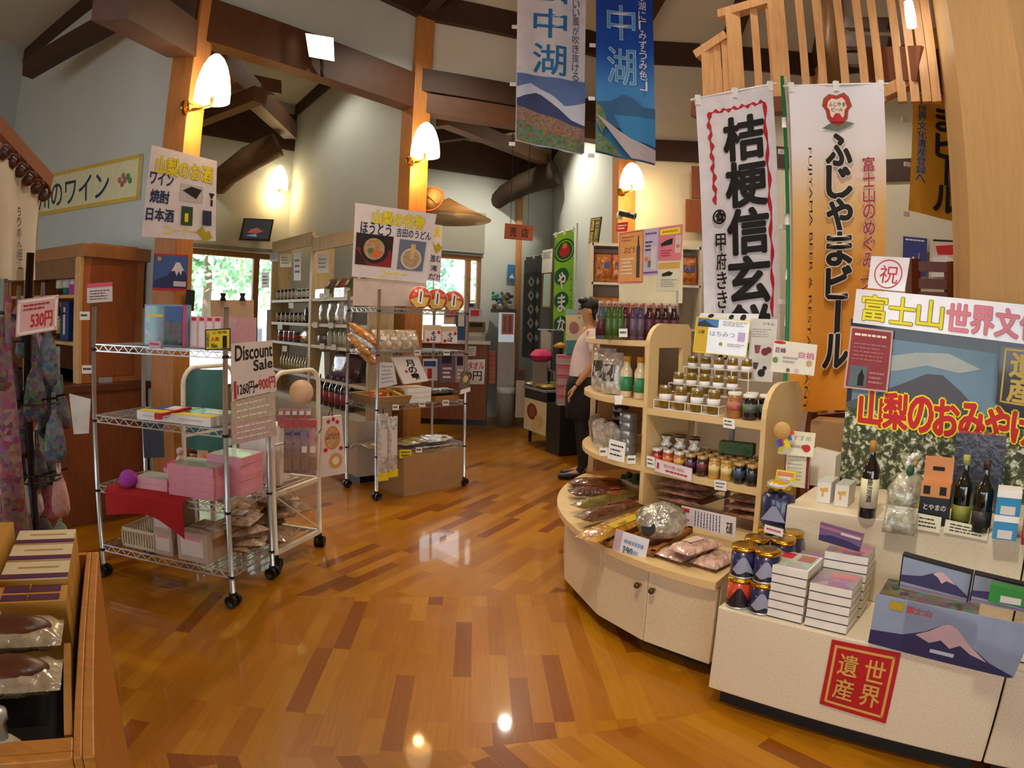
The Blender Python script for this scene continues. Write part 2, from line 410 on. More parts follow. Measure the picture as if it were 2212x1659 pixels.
# ================================================================= the hall: floor, posts, walls, beams, ceiling
floorm = bpy.data.materials.new('parquet'); floorm.use_nodes = True
def _floor(m):
    nt = m.node_tree; N = nt.nodes; L = nt.links; b = N['Principled BSDF']
    uv = N.new('ShaderNodeUVMap')
    def brick(row, w, off):
        k = N.new('ShaderNodeTexBrick'); L.new(uv.outputs[0], k.inputs['Vector'])
        k.inputs['Color1'].default_value = (0, 0, 0, 1); k.inputs['Color2'].default_value = (1, 1, 1, 1); k.inputs['Mortar'].default_value = (.35, .35, .35, 1)
        k.inputs['Scale'].default_value = 1; k.inputs['Mortar Size'].default_value = .0008; k.inputs['Brick Width'].default_value = w
        k.inputs['Row Height'].default_value = row; k.inputs['Bias'].default_value = 0; k.offset = off; k.offset_frequency = 3; return k
    k = brick(.075, .52, .37)
    r = N.new('ShaderNodeValToRGB'); e = r.color_ramp.elements
    st = [(0, '#8a4a08'), (.12, '#94520a'), (.2, '#ab680c'), (.5, '#b4710e'), (.8, '#bc7b12'), (1, '#c28318')]
    while len(e) < len(st): e.new(.5)
    for i, (p, c) in enumerate(st): e[i].position = p; e[i].color = lin(c)
    L.new(k.outputs[0], r.inputs[0])
    mp = N.new('ShaderNodeMapping'); mp.inputs['Scale'].default_value = (3, 60, 1); L.new(uv.outputs[0], mp.inputs[0])
    n = N.new('ShaderNodeTexNoise'); n.inputs['Scale'].default_value = 1.5; n.inputs['Detail'].default_value = 4; L.new(mp.outputs[0], n.inputs['Vector'])
    h = N.new('ShaderNodeMix'); h.data_type = 'RGBA'; h.blend_type = 'MULTIPLY'; h.inputs[0].default_value = .35
    L.new(r.outputs[0], h.inputs[6]); L.new(n.outputs[0], h.inputs[7]); L.new(h.outputs[2], b.inputs['Base Color'])
    b.inputs['Roughness'].default_value = .32; b.inputs['Coat Weight'].default_value = .32; b.inputs['Specular IOR Level'].default_value = .18; b.inputs['Coat Roughness'].default_value = .05
_floor(floorm)
def floor_piece(poly, ang):
    return poly, ang
me = bpy.data.meshes.new('floor')
pieces = [([(-9, -6), (9, -6), (9, 4.0), (.773, 2.112), (-.076, 1.919), (-9, -.1)], 124),
          ([(-9, -.1), (-.076, 1.919), (.773, 2.112), (9, 4.0), (9, 5.2), (.457, 3.33), (-1.01, 3.1), (-9, 1.9)], 92),
          ([(-9, 1.9), (-1.01, 3.1), (.457, 3.33), (9, 5.2), (9, 14), (-9, 14)], 61)]
V = []; F = []; UV = []
for poly, a in pieces:
    o = len(V); V += [(x, y, 0) for x, y in poly]; F.append(tuple(range(o, o + len(poly))))
    c, s_ = math.cos(R(a)), math.sin(R(a)); UV += [(x * c + y * s_, -x * s_ + y * c) for x, y in poly]
o = len(V); V += [(-9, -6, -.1), (9, -6, -.1), (9, 14, -.1), (-9, 14, -.1)]; F.append((o + 3, o + 2, o + 1, o)); UV += [(0, 0)] * 4
me.from_pydata(V, [], F); ul = me.uv_layers.new(name='UVMap')
for p in me.polygons:
    for li, vi in zip(p.loop_indices, p.vertices): ul.data[li].uv = UV[vi]
me.materials.append(floorm)
fo = bpy.data.objects.new('floor', me); COL.objects.link(fo); fo['kind'] = 'structure'

WALL = mat('#c6ccc6', .85, key='wall_paint', scale=3, var=.04)
WALLC = mat('#d9d2bd', .85, key='wall_cream', scale=3, var=.04)
CEIL = mat('#cbc4b2', .9, key='ceiling_paint', scale=2, var=.05)
A = Vector((-2.31, 4.25)); B = Vector((-.87, 6.08)); Cc = Vector((1.31, 7.06)); D = Vector((3.64, 6.87)); E_ = Vector((5.6, 5.5)); Z = Vector((-2.75, 1.94))
oA = Vector((-5.34, 5.82)); oB = Vector((-2.84, 8.43)); oC = Vector((.813, 10.57)); oD = Vector((4.6, 10.6))
CN = Vector((2.65, 2.6))
def up3(p, z): return Vector((p[0], p[1], z))
def slab(P, Q, z0, z1, t, m, mb=None, z1b=None):
    mb = mb or MB(); P = Vector(P[:2]); Q = Vector(Q[:2]); d = (Q - P).normalized(); n = Vector((-d.y, d.x)) * t / 2; zb = z1 if z1b is None else z1b
    V = [up3(P + n, z0), up3(P - n, z0), up3(Q - n, z0), up3(Q + n, z0), up3(P + n, z1), up3(P - n, z1), up3(Q - n, zb), up3(Q + n, zb)]
    return mb.add(V, [(3, 2, 1, 0), (4, 5, 6, 7), (0, 1, 5, 4), (1, 2, 6, 5), (2, 3, 7, 6), (3, 0, 4, 7)], m)
# square timber posts of the inner ring
def post(name, p, rot, z1, s=.2):
    mb = MB(); mb.box((p[0], p[1], z1 / 2), (s, s, z1), POSTW, R(rot)); return struct(name, mb, .006)
post('trim_1', A, -10, 5.0); post('trim_2', B, -48, 5.0); post('trim_3', Cc, -80, 5.0); post('trim_4', D, 20, 5.0); post('trim_5', Z, 0, 5.0)
for i, p in enumerate((oA, oB, oC)):
    post('trim_%d' % (6 + i), p, 30, 4.2, .14)
# radial partition walls, tops slope with the roof
for nm, p, q in (('wall_left', A, oA), ('wall_middle', B, oB), ('wall_right', Cc, oC)):
    d = (q - p).normalized(); struct(nm, slab(p + d * .08, q - d * .05, 0, 4.62, .1, WALL, None, 4.3))
    mb = MB(); mb.bar(up3(p, 4.52), up3(q, 4.24), .16, .2, BEAM); struct('trim_%d' % {'wall_left': 9, 'wall_middle': 10, 'wall_right': 11}[nm], mb)
# inner ring beams and upper ring beams
k = 12
def beam(p, q, z0, z1, w=.16, m=BEAM):
    global k; mb = MB(); zc = (z0 + z1) / 2; mb.bar(up3(p, zc), up3(q, zc), w, z1 - z0, m); struct('trim_%d' % k, mb); k += 1
beam(A, B, 3.44, 3.79, m=BEAM2); beam(B, Cc, 3.42, 3.62, m=BEAM2); beam(B, Cc, 3.63, 3.86, .2); beam(Z, A, 3.38, 3.72, m=BEAM)  # B-C beam stacked from two: its lit lower face painted as lighter wood
beam(Cc, D, 3.26, 3.5); beam(D, E_, 3.1, 3.35)
for p, q in ((Z, A), (A, B), (B, Cc), (Cc, D), (D, E_)): beam(p, q, 4.40, 4.68, .2)
# outer ring beams
beam(oA, oB, 3.66, 4.16, .18); beam(oB, oC, 3.66, 4.17, .18); beam(oC, oD, 3.66, 4.1)
# diagonal braces under the bays and the crooked log struts
def brace(p, q, w, h, m=BEAM2):
    global k; mb = MB(); mb.bar(p, q, w, h, m); struct('trim_%d' % k, mb); k += 1
brace(at(470, 128, 5.2), at(628, 283, 8.2), .16, .2); brace(at(955, 255, 6.5), at(1182, 348, 9.6), .14, .16)
brace(at(425, 258, 6.4), at(560, 205, 5.6), .12, .14, BEAM); brace(at(905, 300, 8.2), at(1112, 275, 8.2), .1, .16, BEAM)
brace(at(240, -8, 3.6), at(395, 85, 4.7), .22, .26); brace(at(470, 165, 6), at(600, 190, 6.6), .1, .14)
brace(at(60, 150, 6.3), at(245, 45, 5.4), .12, .16, BEAM)
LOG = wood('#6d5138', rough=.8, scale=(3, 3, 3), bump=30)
def logs(P, r, m=LOG):
    global k; mb = MB(); mb.tube(P, r, m, 10); struct('trim_%d' % k, mb); k += 1
logs([at(455, 425, 8.6), at(490, 378, 8.3), at(540, 342, 8.1), at(600, 312, 8.0)], [.11, .15, .17, .16])
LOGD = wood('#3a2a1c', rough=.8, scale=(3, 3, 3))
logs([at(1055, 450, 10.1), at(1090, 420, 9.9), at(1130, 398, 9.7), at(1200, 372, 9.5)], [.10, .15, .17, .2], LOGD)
# thin timbers on the outer walls
def stud(p0, p1, w=.1, m=POSTW):
    global k; mb = MB(); mb.bar(p0, p1, w, w, m); struct('trim_%d' % k, mb); k += 1
# outer walls with windows. bay A-B
dAB = (oB - oA).normalized()
Lab = (oB - oA).length
def on(P, d, t, z): return Vector((P.x + d.x * t, P.y + d.y * t, z))
def wall_with_window(nm, P, Q, t0, t1, z0, z1, ztop, m=WALL, th=.12):
    d = (Q - P).normalized(); L_ = (Q - P).length; mb = MB()
    pt = lambda t: P + d * t
    slab(pt(0), pt(t0), 0, ztop, th, m, mb); slab(pt(t1), pt(L_), 0, ztop, th, m, mb)
    slab(pt(t0), pt(t1), 0, z0, th, m, mb); slab(pt(t0), pt(t1), z1, ztop, th, m, mb)
    return struct(nm, mb)
wl = vpl(392, 535, oA, oB); wr = vpl(640, 548, oA, oB)
ta = (wl.xy - oA).length; zt = wl.z; tb = Lab - .12
wall_with_window('wall_back_left', oA, oB, ta - .9, tb, .55, zt, 4.36)
GL = mat('#ffffff', .02, kind='glass', key='pane'); FRM = wood('#9a6a3c'); ALU = mat('#a9adb5', .35, .7, key='aluminium')
def window(nm, P, Q, t0, t1, z0, z1, mull, th=.08):
    d = (Q - P).normalized(); fr = MB()
    e = lambda t, z: up3(P + d * t, z)
    for t in [t0, t1] + mull: fr.bar(e(t, z0), e(t, z1), .06, th, FRM, up=(d.x, d.y, 0))
    fr.bar(e(t0, z0), e(t1, z0), .06, .06, FRM); fr.bar(e(t0, z1 - .03), e(t1, z1 - .03), .08, .07, FRM); fr.bar(e(t0, z1 + .04), e(t1, z1 + .04), .12, .05, ALU)
    o = struct(nm, fr); g = MB()
    n = Vector((-d.y, d.x, 0)) * .004
    for a, b in zip(sorted([t0] + mull), sorted(mull + [t1])):
        V = [e(a + .03, z0 + .03), e(b - .03, z0 + .03), e(b - .03, z1 - .06), e(a + .03, z1 - .06)]
        g.add([v + n for v in V] + [v - n for v in V], [(0, 1, 2, 3), (7, 6, 5, 4)], GL)
    off = Matrix.Translation(-o.location); po = bpy.data.objects.new('pane', g.mesh('pane', off)); COL.objects.link(po); po.parent = o; po['kind'] = 'structure'
    return o
tm = (vpl(553, 560, oA, oB).xy - oA).length
window('window_1', oA, oB, ta - .9, tb, .55, zt, [tm])
# bay B-C
w2l = vpl(905, 600, oB, oC); w2r = vpl(1036, 560, oB, oC); zt2 = vpl(1000, 552, oB, oC).z
ta2 = (w2l.xy - oB).length; tb2 = (w2r.xy - oB).length
wall_with_window('wall_back_middle', oB, oC, ta2 - .6, tb2, .75, zt2, 4.36)
window('window_2', oB, oC, ta2 - .6, tb2, .75, zt2, [(vpl(1011, 560, oB, oC).xy - oB).length])
SHADE = mat('#9b998c', .8, key='roller_shade', scale=4, var=.05)
dn = Vector(((oC - oB).y, -(oC - oB).x)).normalized() * .1
def blind(nm, P, Q, t0, t1, z0, z1):
    d = (Q - P).normalized(); n = Vector((d.y, -d.x)) * .1; mb = MB(); slab(P + d * t0 + n, P + d * t1 + n, z0, z1, .015, SHADE, mb)
    mb.bar(up3(P + d * t0 + n, z1), up3(P + d * t1 + n, z1), .06, .06, SHADE); mb.bar(up3(P + d * t0 + n, z0), up3(P + d * t1 + n, z0), .02, .025, ALU)
    return mb
solid('roller_blind', blind('b', oB, oC, ta2 - .3, tb2 + .02, zt2 + .05, zt2 + .62), 'grey roller blind pulled over the top of the back window behind the noodle sign', 'blind')
stud(vpl(1123, 430, oB, oC) - Vector((0, .1, 0)), up3(vpl(1118, 600, oB, oC) - Vector((0, .1, 0)), .05), .09)
# right of post C: wall of the entrance side
struct('wall_entrance', slab(Cc, D, 0, 4.6, .1, WALLC)); struct('wall_far_right', slab(D, E_, 0, 4.6, .1, WALLC))
mb = MB(); slab(oC, oD, 0, 4.36, .1, WALL, mb); struct('wall_back_right', mb)
for i, (p, q) in enumerate(((A, B), (B, Cc))):
    struct('wall_upper_%s' % ('left', 'middle')[i], slab(p, q, 3.88 if i else 3.76, 4.4, .06, WALLC if i else WALL))
# ceilings: outer bays slope down, the hall roof rises to the middle
ring = [Vector((7.0, .2)), Vector((5.4, -2.6)), Vector((2.4, -3.4)), Vector((-.6, -2.6)), Vector((-2.6, -.5)), Z, A, B, Cc, D, E_, Vector((7.0, 3.2)), Vector((7.0, .2))]; oring = [Vector((8.8, -.5)), Vector((7.0, -5)), Vector((2.4, -5.6)), Vector((-2.6, -5.2)), Vector((-5.5, -1.9)), Vector((-6, 1.9)), oA, oB, oC, oD, Vector((7.6, 7.0)), Vector((8.8, 3.6)), Vector((8.8, -.5))]
cm = MB(); APEX = up3(CN, 6.9)
for i in range(len(ring) - 1):
    a, b = up3(ring[i], 4.64), up3(ring[i + 1], 4.64)
    cm.add([a, b, APEX], [(0, 1, 2)], CEIL); cm.add([a + Vector((0, 0, .1)), b + Vector((0, 0, .1)), APEX + Vector((0, 0, .1))], [(2, 1, 0)], CEIL)
    c, d = up3(oring[i], 4.3), up3(oring[i + 1], 4.3)
    cm.add([a, b, d, c], [(0, 1, 2, 3)], CEIL)
struct('ceiling', cm)
# the rest of the hall behind the viewer: outer walls, with unglazed openings added and sized to set the daylight
for i, nm, gap in ((0, 'wall_east', None), (1, 'wall_rear_right', None), (2, 'wall_rear', (.0, 2.6)), (3, 'wall_rear_left', (.9, 2.3)), (4, 'wall_west', (1.0, 2.2)), (5, 'wall_north_west', None), (9, 'wall_north_east', None), (10, 'wall_far_east', None), (11, 'wall_side_east', None)):
    mb = MB(); p, q = oring[i], oring[i + 1]
    if gap:
        slab(p, q, gap[1], 4.4, .1, WALL, mb); a_, b_ = p.lerp(q, .12), p.lerp(q, .88); slab(p, a_, 0, gap[1], .1, WALL, mb); slab(b_, q, 0, gap[1], .1, WALL, mb)
        if gap[0]: slab(a_, b_, 0, gap[0], .1, WALL, mb)
    else: slab(p, q, 0, 4.4, .1, WALL, mb)
    struct(nm, mb)
for p in (A, B, Cc, D, Z, (A + B) / 2, (B + Cc) / 2, (Cc + D) / 2, (Z + A) / 2):
    mb = MB(); mb.bar(up3(p, 4.54), APEX - Vector((0, 0, .12)), .14, .2, BEAM); struct('trim_%d' % k, mb); k += 1
for f in (.3, .58):
    for p, q in ((Z, A), (A, B), (B, Cc), (Cc, D), (D, E_)):
        a = up3(p, 4.56).lerp(APEX - Vector((0, 0, .1)), f); b = up3(q, 4.56).lerp(APEX - Vector((0, 0, .1)), f)
        mb = MB(); mb.bar(a, b, .14, .18, BEAM); struct('trim_%d' % k, mb); k += 1
# king pillar in the middle of the hall
mb = MB(); oc = [(CN.x + .45 * math.cos(R(22.5 + 45 * i + 20)), CN.y + .45 * math.sin(R(22.5 + 45 * i + 20))) for i in range(8)]
mb.prism(oc, 0, 6.6, wood('#cda167', scale=(14, 14, .8), var=.3)); struct('trim_%d' % k, mb); k += 1
# brown boards at the door side
for i, (x, y, x2, y2) in enumerate([(1495, 358, 1515, 428), (1482, 430, 1520, 500)]):
    mb = MB(); q = quad([(x, y), (x2 + 60, y + 4), (x2 + 60, y2 + 4), (x, y2)], (up3(Cc, 0) + Vector((0, -.14, 0)), up3(D, 0) + Vector((0, -.14, 0))))
    mb.add(q + [p + Vector((0, .03, 0)) for p in q], [(0, 1, 2, 3), (7, 6, 5, 4), (0, 4, 5, 1), (1, 5, 6, 2), (2, 6, 7, 3), (3, 7, 4, 0)], wood('#8a4a22')); struct('trim_%d' % k, mb); k += 1
# ================================================================= outdoors
gm = MB(); gm.add([(-40, 6, -.02), (30, 6, -.02), (30, 60, -.02), (-40, 60, -.02)], [(0, 1, 2, 3)], mat('#9aa08c', .9, key='yard', scale=1.2, var=.2)); struct('ground_outside', gm)
LEAF = [mat('#9ad0a0', .6, kind='leaf', scale=2.2, key='leafa'), mat('#7cbf98', .6, kind='leaf', scale=2, key='leafb'), mat('#b2d890', .6, kind='leaf', scale=2.5, key='leafc')]
def tree(x, y, h, r, i, label):
    t = thing('garden_tree', label, 'tree', (x, y, 0)); mb = MB(); mb.tube([(0, 0, 0), (.1, 0, h * .45), (0, 0, h * .7)], [.16, .12, .07], wood('#5a4632', scale=(2, 2, 2)), 8); part('trunk', mb, t)
    rd = random.Random(i); mb = MB(); n = 2600; V = []; F = []
    cs = [(rd.uniform(-r, r) * .7, rd.uniform(-r, r) * .7, h * rd.uniform(.25, .95), r * rd.uniform(.35, .6)) for _ in range(16)]
    for _ in range(n):
        cx, cy, cz, cr = rd.choice(cs); d = Vector((rd.gauss(0, 1), rd.gauss(0, 1), rd.gauss(0, 1))).normalized() * cr * rd.uniform(.6, 1.05)
        p = Vector((cx, cy, cz)) + d; s = rd.uniform(.08, .2); a = Vector((rd.gauss(0, 1), rd.gauss(0, 1), rd.gauss(0, 1))).normalized(); b = a.orthogonal().normalized()
        o = len(V); V += [p - a * s, p + b * s * .5, p + a * s, p - b * s * .5]; F.append((o, o + 1, o + 2, o + 3))
    mb.add(V, F, LEAF[i % 3]); c = part('crown', mb, t); return t
tree(-8.2, 17.0, 5.5, 2.3, 0, 'broad green tree outside the window left of the shelving'); tree(-4.4, 23.5, 7, 2.6, 1, 'dense darker green tree outside the window under the television'); tree(-12.5, 22, 7.5, 2.8, 4, 'green tree furthest left beyond the back window'); tree(-3.7, 15.2, 3.4, 1.0, 2, 'yellow green bush outside the narrow pane by the shelf'); tree(.6, 25, 6.5, 2.6, 3, 'green tree far outside the back window by the counter'); tree(-8.6, 27, 9, 3.2, 5, 'tall pale green tree in the distance beyond the left window')
mb = MB(); q = [Vector((-2.6, 17.4, 0)), Vector((1.6, 17.9, 0))]; slab(q[0], q[1], 0, 2.0, .3, mat('#e8e6df', .8, key='shed'), mb); mb.bar((-2.7, 17.3, 2.08), (1.7, 17.8, 2.08), 1.2, .12, mat('#8a8378', .7, key='shedroof')); solid('garden_shed', mb, 'long low pale shed seen through the back window by the counter', 'shed')
mb = MB(); mb.box((0, 0, .55), (4.0, 1.6, .5), mat('#f4f4f2', .25, coat=1, key='carwhite')); mb.box((.1, 0, 1.0), (2.3, 1.45, .5), mat('#5a6a78', .15, key='carglass')); mb.box((.1, 0, 1.28), (2.0, 1.35, .1), mat('#f4f4f2', .25, coat=1, key='carwhite'))
for sx in (-1.25, 1.25):
    for sy in (-.75, .75): mb.tube([(sx, sy - .1, .32), (sx, sy + .1, .32)], .32, BLACKP, 14)
solid('parked_car', mb, 'white car parked outside the window left of the shelving', 'car', loc=(-6.1, 12.6, 0), rz=R(20), bevel=.12)
# ================================================================= lamps
SHADEM = mat('#ffe2b0', .3, emit=5.0, key='lit_glass')
def wall_lamp(label, plate, foot, D0, D1, h, w, power):
    p = at(*plate, D0); f = at(*foot, D1)
    t = thing('wall_lamp', label, 'lamp', p, 0, 'brass wall lamps on the posts'); d = (f - p); dn_ = Vector((d.x, d.y, 0)).normalized()
    mb = MB(); mb.tube([p - dn_ * .02, p + dn_ * .012], .055, BRASS, 16); mb.ball(p + dn_ * .02, .035, BRASS); part('mounting_plate', mb, t, True)
    mb = MB(); mb.tube([p, p + dn_ * .06 + Vector((0, 0, -.02)), f + Vector((0, 0, -.03)), f + Vector((0, 0, .03))], .013, BRASS); part('arm', mb, t, True)
    mb = MB(); r = w / 2; prof = [(r, 0), (r * 1.0, h * .12), (r * .96, h * .3), (r * .86, h * .5), (r * .68, h * .72), (r * .45, h * .88), (r * .2, h * .97), (.001, h)]
    mb.lathe(prof[::-1] + [(r * .97, .004), (r * .6, h * .6), (.002, h * .9)], SHADEM, f, 20); part('glass_shade', mb, t, True, 'glowing white glass shade')
    light('wall_lamp_bulb', 'POINT', f + Vector((0, 0, -.1)), power, (1, .62, .25), .05); return t
wall_lamp('lit brass wall lamp on the post above the yellow and blue drinks sign', (402, 233), (457, 219), 4.70, 4.60, .36, .26, 14)
wall_lamp('lit brass wall lamp on the post behind the noodle photo sign', (888, 347), (918, 338), 5.97, 5.88, .33, .27, 14)
wall_lamp('lit brass wall lamp on the post under the blue lake banner', (1343, 413), (1365, 405), 6.93, 6.8, .27, .26, 9)
wall_lamp('small lit wall lamp on the thin post above the television', (614, 405), (602, 410), 8.72, 8.6, .33, .24, 6)
t = thing('spotlight', 'glaring white spotlight clamped on the brown beam', 'spotlight', at(690, 104, 5.15))
mb = MB(); c0 = at(690, 102, 5.15); q = quad([(660, 72), (720, 82), (722, 132), (668, 122)], plane_at(690, 102, 5.1, 18))
mb.add(q, [(0, 1, 2, 3)], mat('#ffe6c0', .3, emit=14, key='spot_glow')); part('lens', mb, t, True)
mb = MB(); nb = Vector((-.25, .1, .02)); bk = [p + (c0 - p) * .3 + Vector((-.06, .12, .03)) for p in q]; q2 = [p + Vector((0, .004, 0)) for p in q]
mb.add(q2 + bk, [(7, 6, 5, 4), (0, 4, 5, 1), (1, 5, 6, 2), (2, 6, 7, 3), (3, 7, 4, 0)], BLACKP); part('housing', mb, t, True)
mb = MB(); mb.tube([c0 + Vector((0, .08, -.04)), c0 + Vector((.0, .16, -.2))], .015, BLACKP); part('bracket', mb, t, True)
light('spotlight_beam', 'SPOT', c0 + Vector((.03, -.08, -.02)), 90, (1, .85, .62), .04, target=(.4, 3.2, 0), spot=80)
# small energy lamp hanging in the loft
mb = MB(); p = at(1970, 58, 3.6); mb.lathe([(.001, .16), (.025, .15), (.03, .06), (.028, 0), (.001, -.005)], mat('#f4f8ff', .3, emit=5, key='cool_bulb'), p, 12); mb.tube([p + Vector((0, 0, .15)), p + Vector((0, 0, .5))], .006, BLACKP)
solid('pendant_bulb', mb, 'small cool white bulb hanging inside the loft stairway', 'bulb'); light('pendant_bulb_light', 'POINT', p - Vector((0, 0, .1)), .5, (.9, .95, 1), .04)
# ================================================================= loft railing
RAILW = wood('#d8a066', scale=(8, 8, 1)); RAILD = wood('#7a4224')
t = thing('loft_railing', 'pale wooden railing with tall balusters stepping up to the big pillar', 'railing', at(1600, 200, 4.2))
def Drail(px): return 4.4 - (px - 1515) / (2020 - 1515) * .7
def balu(x0, y0, x1, y1, w, nm='baluster', m=RAILW):
    a = at(x0, y0, Drail(x0)); b = at(x1, y1, Drail(x0)); b = Vector((a.x, a.y, b.z)) if y0 >= 0 else b
    a = Vector((b.x, b.y, a.z)); mb = MB(); mb.bar(a, b, w, w, m, up=(a.x, a.y, 0)); part(nm, mb, t, True)
for x0, y0, x1, y1, w in ((1527, 100, 1528, 225, .085), (1582, 22, 1588, 225, .10), (1688, -60, 1692, 225, .11)): balu(x0, y0, x1, y1, w, 'newel_post')
for x0, y0, x1 in ((1548, 95, 1549), (1565, 85, 1566), (1627, 14, 1632), (1660, 4, 1664), (1728, -60, 1744), (1768, -60, 1782), (1808, -60, 1830), (1856, -60, 1872), (1888, -60, 1905), (1925, -60, 1950), (1952, -60, 1978), (1975, -60, 2003), (2000, -60, 2024)): balu(x0, y0, x1, 222, .05)
def railbar(p, q, w=.09, h=.06, nm='handrail'):
    mb = MB(); mb.bar(at(*p, Drail(p[0])), at(*q, Drail(q[0])), w, h, RAILW); part(nm, mb, t, True)
railbar((1506, 122), (1572, 78)); railbar((1556, 34), (1690, -4))
mb = MB(); mb.bar(at(1500, 240, 4.4), at(1905, 222, 3.95), .1, .1, RAILD); part('stringer', mb, t, True, 'reddish brown stringer board')
mb = MB(); mb.bar(at(1905, 150, 4.1), at(2020, 150, 3.85), .3, .2, RAILD); part('landing_board', mb, t, True)
mb = MB(); mb.bar(at(1900, 208, 3.9), at(1975, 172, 3.85), .08, .07, RAILW); part('bracket', mb, t, True)
for i, (y, x0, x1) in enumerate(((52, 1830, 1925), (92, 1830, 1925), (130, 1835, 1925))):
    mb = MB(); mb.bar(at(x0, y, 5.2), at(x1, y + 2, 5.0), .1, .09, BEAM2); struct('trim_%d' % k, mb); k += 1
logs([at(1795, -60, 4.6), at(1798, 60, 4.6), at(1792, 190, 4.6)], [.09, .085, .09], wood('#a07a50', rough=.35))
# ================================================================= banners
INK = mat('#14100c', .7, key='ink'); REDI = mat('#c8202c', .6, key='red_ink'); BLUEI = mat('#2a7fc0', .6, key='blue_ink'); NAVY = mat('#20365f', .6, key='navy_ink'); YEL = mat('#f2dc1c', .55, key='yellow_ink')
WCL = mat('#efeaf0', .8, key='white_cloth'); TABW = mat('#f4f2ee', .6, key='tab')
def tabs(mb, P):
    for p in P: mb.box(p, (.05, .012, .03), TABW)
def hang(name, label, q, back, draw, rod=True, amp=.012, waves=3, tabpts=()):
    top = (q[0] + q[1]) / 2; t = thing(name, label, 'banner', top); s = Sheet(None, back, .003, Sheet.cloth(q, amp, waves), grid=18); draw(s); s.part('cloth', t)
    if rod:
        mb = MB(); e = (q[1] - q[0]).normalized() * .03; mb.tube([q[0] - e, q[1] + e], .007, TABW)
        for f in (.03, .5, .97): mb.box(q[0].lerp(q[1], f) + Vector((0, 0, -.01)), (.03, .02, .06), TABW)
        part('top_rod', mb, t, True)
    for p in tabpts: mb = MB(); tabs(mb, [p]); part('loop_tab', mb, t, True)
    return t
# hanging lake banners
pl = plane_at(1190, 200, 5.2, 6)
q = quad([(1121, -250), (1268, -250), (1258, 335), (1113, 305)], pl)
SKYP = mat('#5e78b0', .7, key='sky_print', kind='speckle', scale=9); CLOUD = mat('#cfd3e4', .7, key='cloud_print'); MTN = mat('#36406e', .7, key='mtn_print'); FIELD = mat('#8a5a34', .7, kind='print', scale=60, var=.3, key='field_print'); GRN = mat('#4a6a34', .7, kind='print', scale=50, var=.25, key='green_print')
def d1(s):
    s.vtext('山中湖', .24, .37, .72, .76, BLUEI, .012, gap=.14)
    s.vtext('爽やかで気持ちいい風が吹き抜ける', .80, .25, .90, .77, NAVY, .0)
    s.rect(0, .77, 1, 1, SKYP); s.poly([(0, .82), (.2, .8), (.5, .83), (.7, .86), (1, .84), (1, .93), (.5, .9), (0, .86)], CLOUD)
    s.poly([(0, .86), (.12, .845), (.28, .83), (.36, .835), (.55, .865), (.8, .9), (1, .915), (1, .93), (0, .93)], MTN)
    s.poly([(0, .885), (.4, .9), (1, .925), (1, 1), (0, 1)], FIELD); s.poly([(0, .935), (.5, .955), (1, .965), (1, 1), (0, 1)], GRN)
    for x, y in ((.1, .95), (.35, .945), (.42, .96), (.6, .955), (.75, .97), (.9, .96), (.2, .975)): s.disc(x, y, .004, mat('#d8442a', .6, key='poppy'))
hang('hanging_banner', 'white banner with blue characters above a mountain and poppy field picture', q, WCL, d1, False, .01, 4, [vpl(x, y, *pl) for x, y in ((1112, 58), (1108, 182), (1106, 311))])
pl = plane_at(1345, 200, 5.0, -8)
q = quad([(1284, -250), (1398, -250), (1415, 357), (1286, 330)], pl)
BLG = mat('#1c4fa8', .8, kind='print_blend', key='blue_blend', scale=[(0, '#2f6f9c'), (.16, '#4a8fc8'), (.24, '#3f88cc'), (.36, '#1352b8'), (.5, '#0f3fa6'), (1, '#0f3fa6')])
LB = mat('#4aa2d8', .6, key='light_blue_ink')
def d2(s):
    s.vtext('山中湖', .2, .31, .68, .77, LB, .0, WCL, .016, gap=.16)
    s.vtext('さわやかな湖に「みずうみ色」', .74, .3, .87, .78, WCL)
    s.poly([(0, .84), (.25, .83), (.45, .8), (.6, .805), (.8, .835), (1, .83), (1, .93), (0, .9)], mat('#2c5f8c', .7, key='far_mtn')); s.poly([(.3, .87), (1, .865), (1, .95), (.5, .94)], mat('#2f7fb8', .7, key='lake'))
    s.poly([(0, .84), (.12, .86), (.2, .9), (.1, .94), (0, .9)], GRN); s.poly([(0, .88), (.35, .95), (.6, 1), (1, 1), (1, .96), (.6, .94), (.2, .9)], mat('#b5aab0', .7, key='road_print')); s.poly([(0, .93), (.3, .97), (.45, 1), (0, 1)], GRN)
hang('hanging_banner', 'deep blue banner with outlined characters above a lake shore picture', q, BLG, d2, False, .01, 3, [vpl(x, y, *pl) for x, y in ((1280, 98), (1278, 213), (1277, 336))])
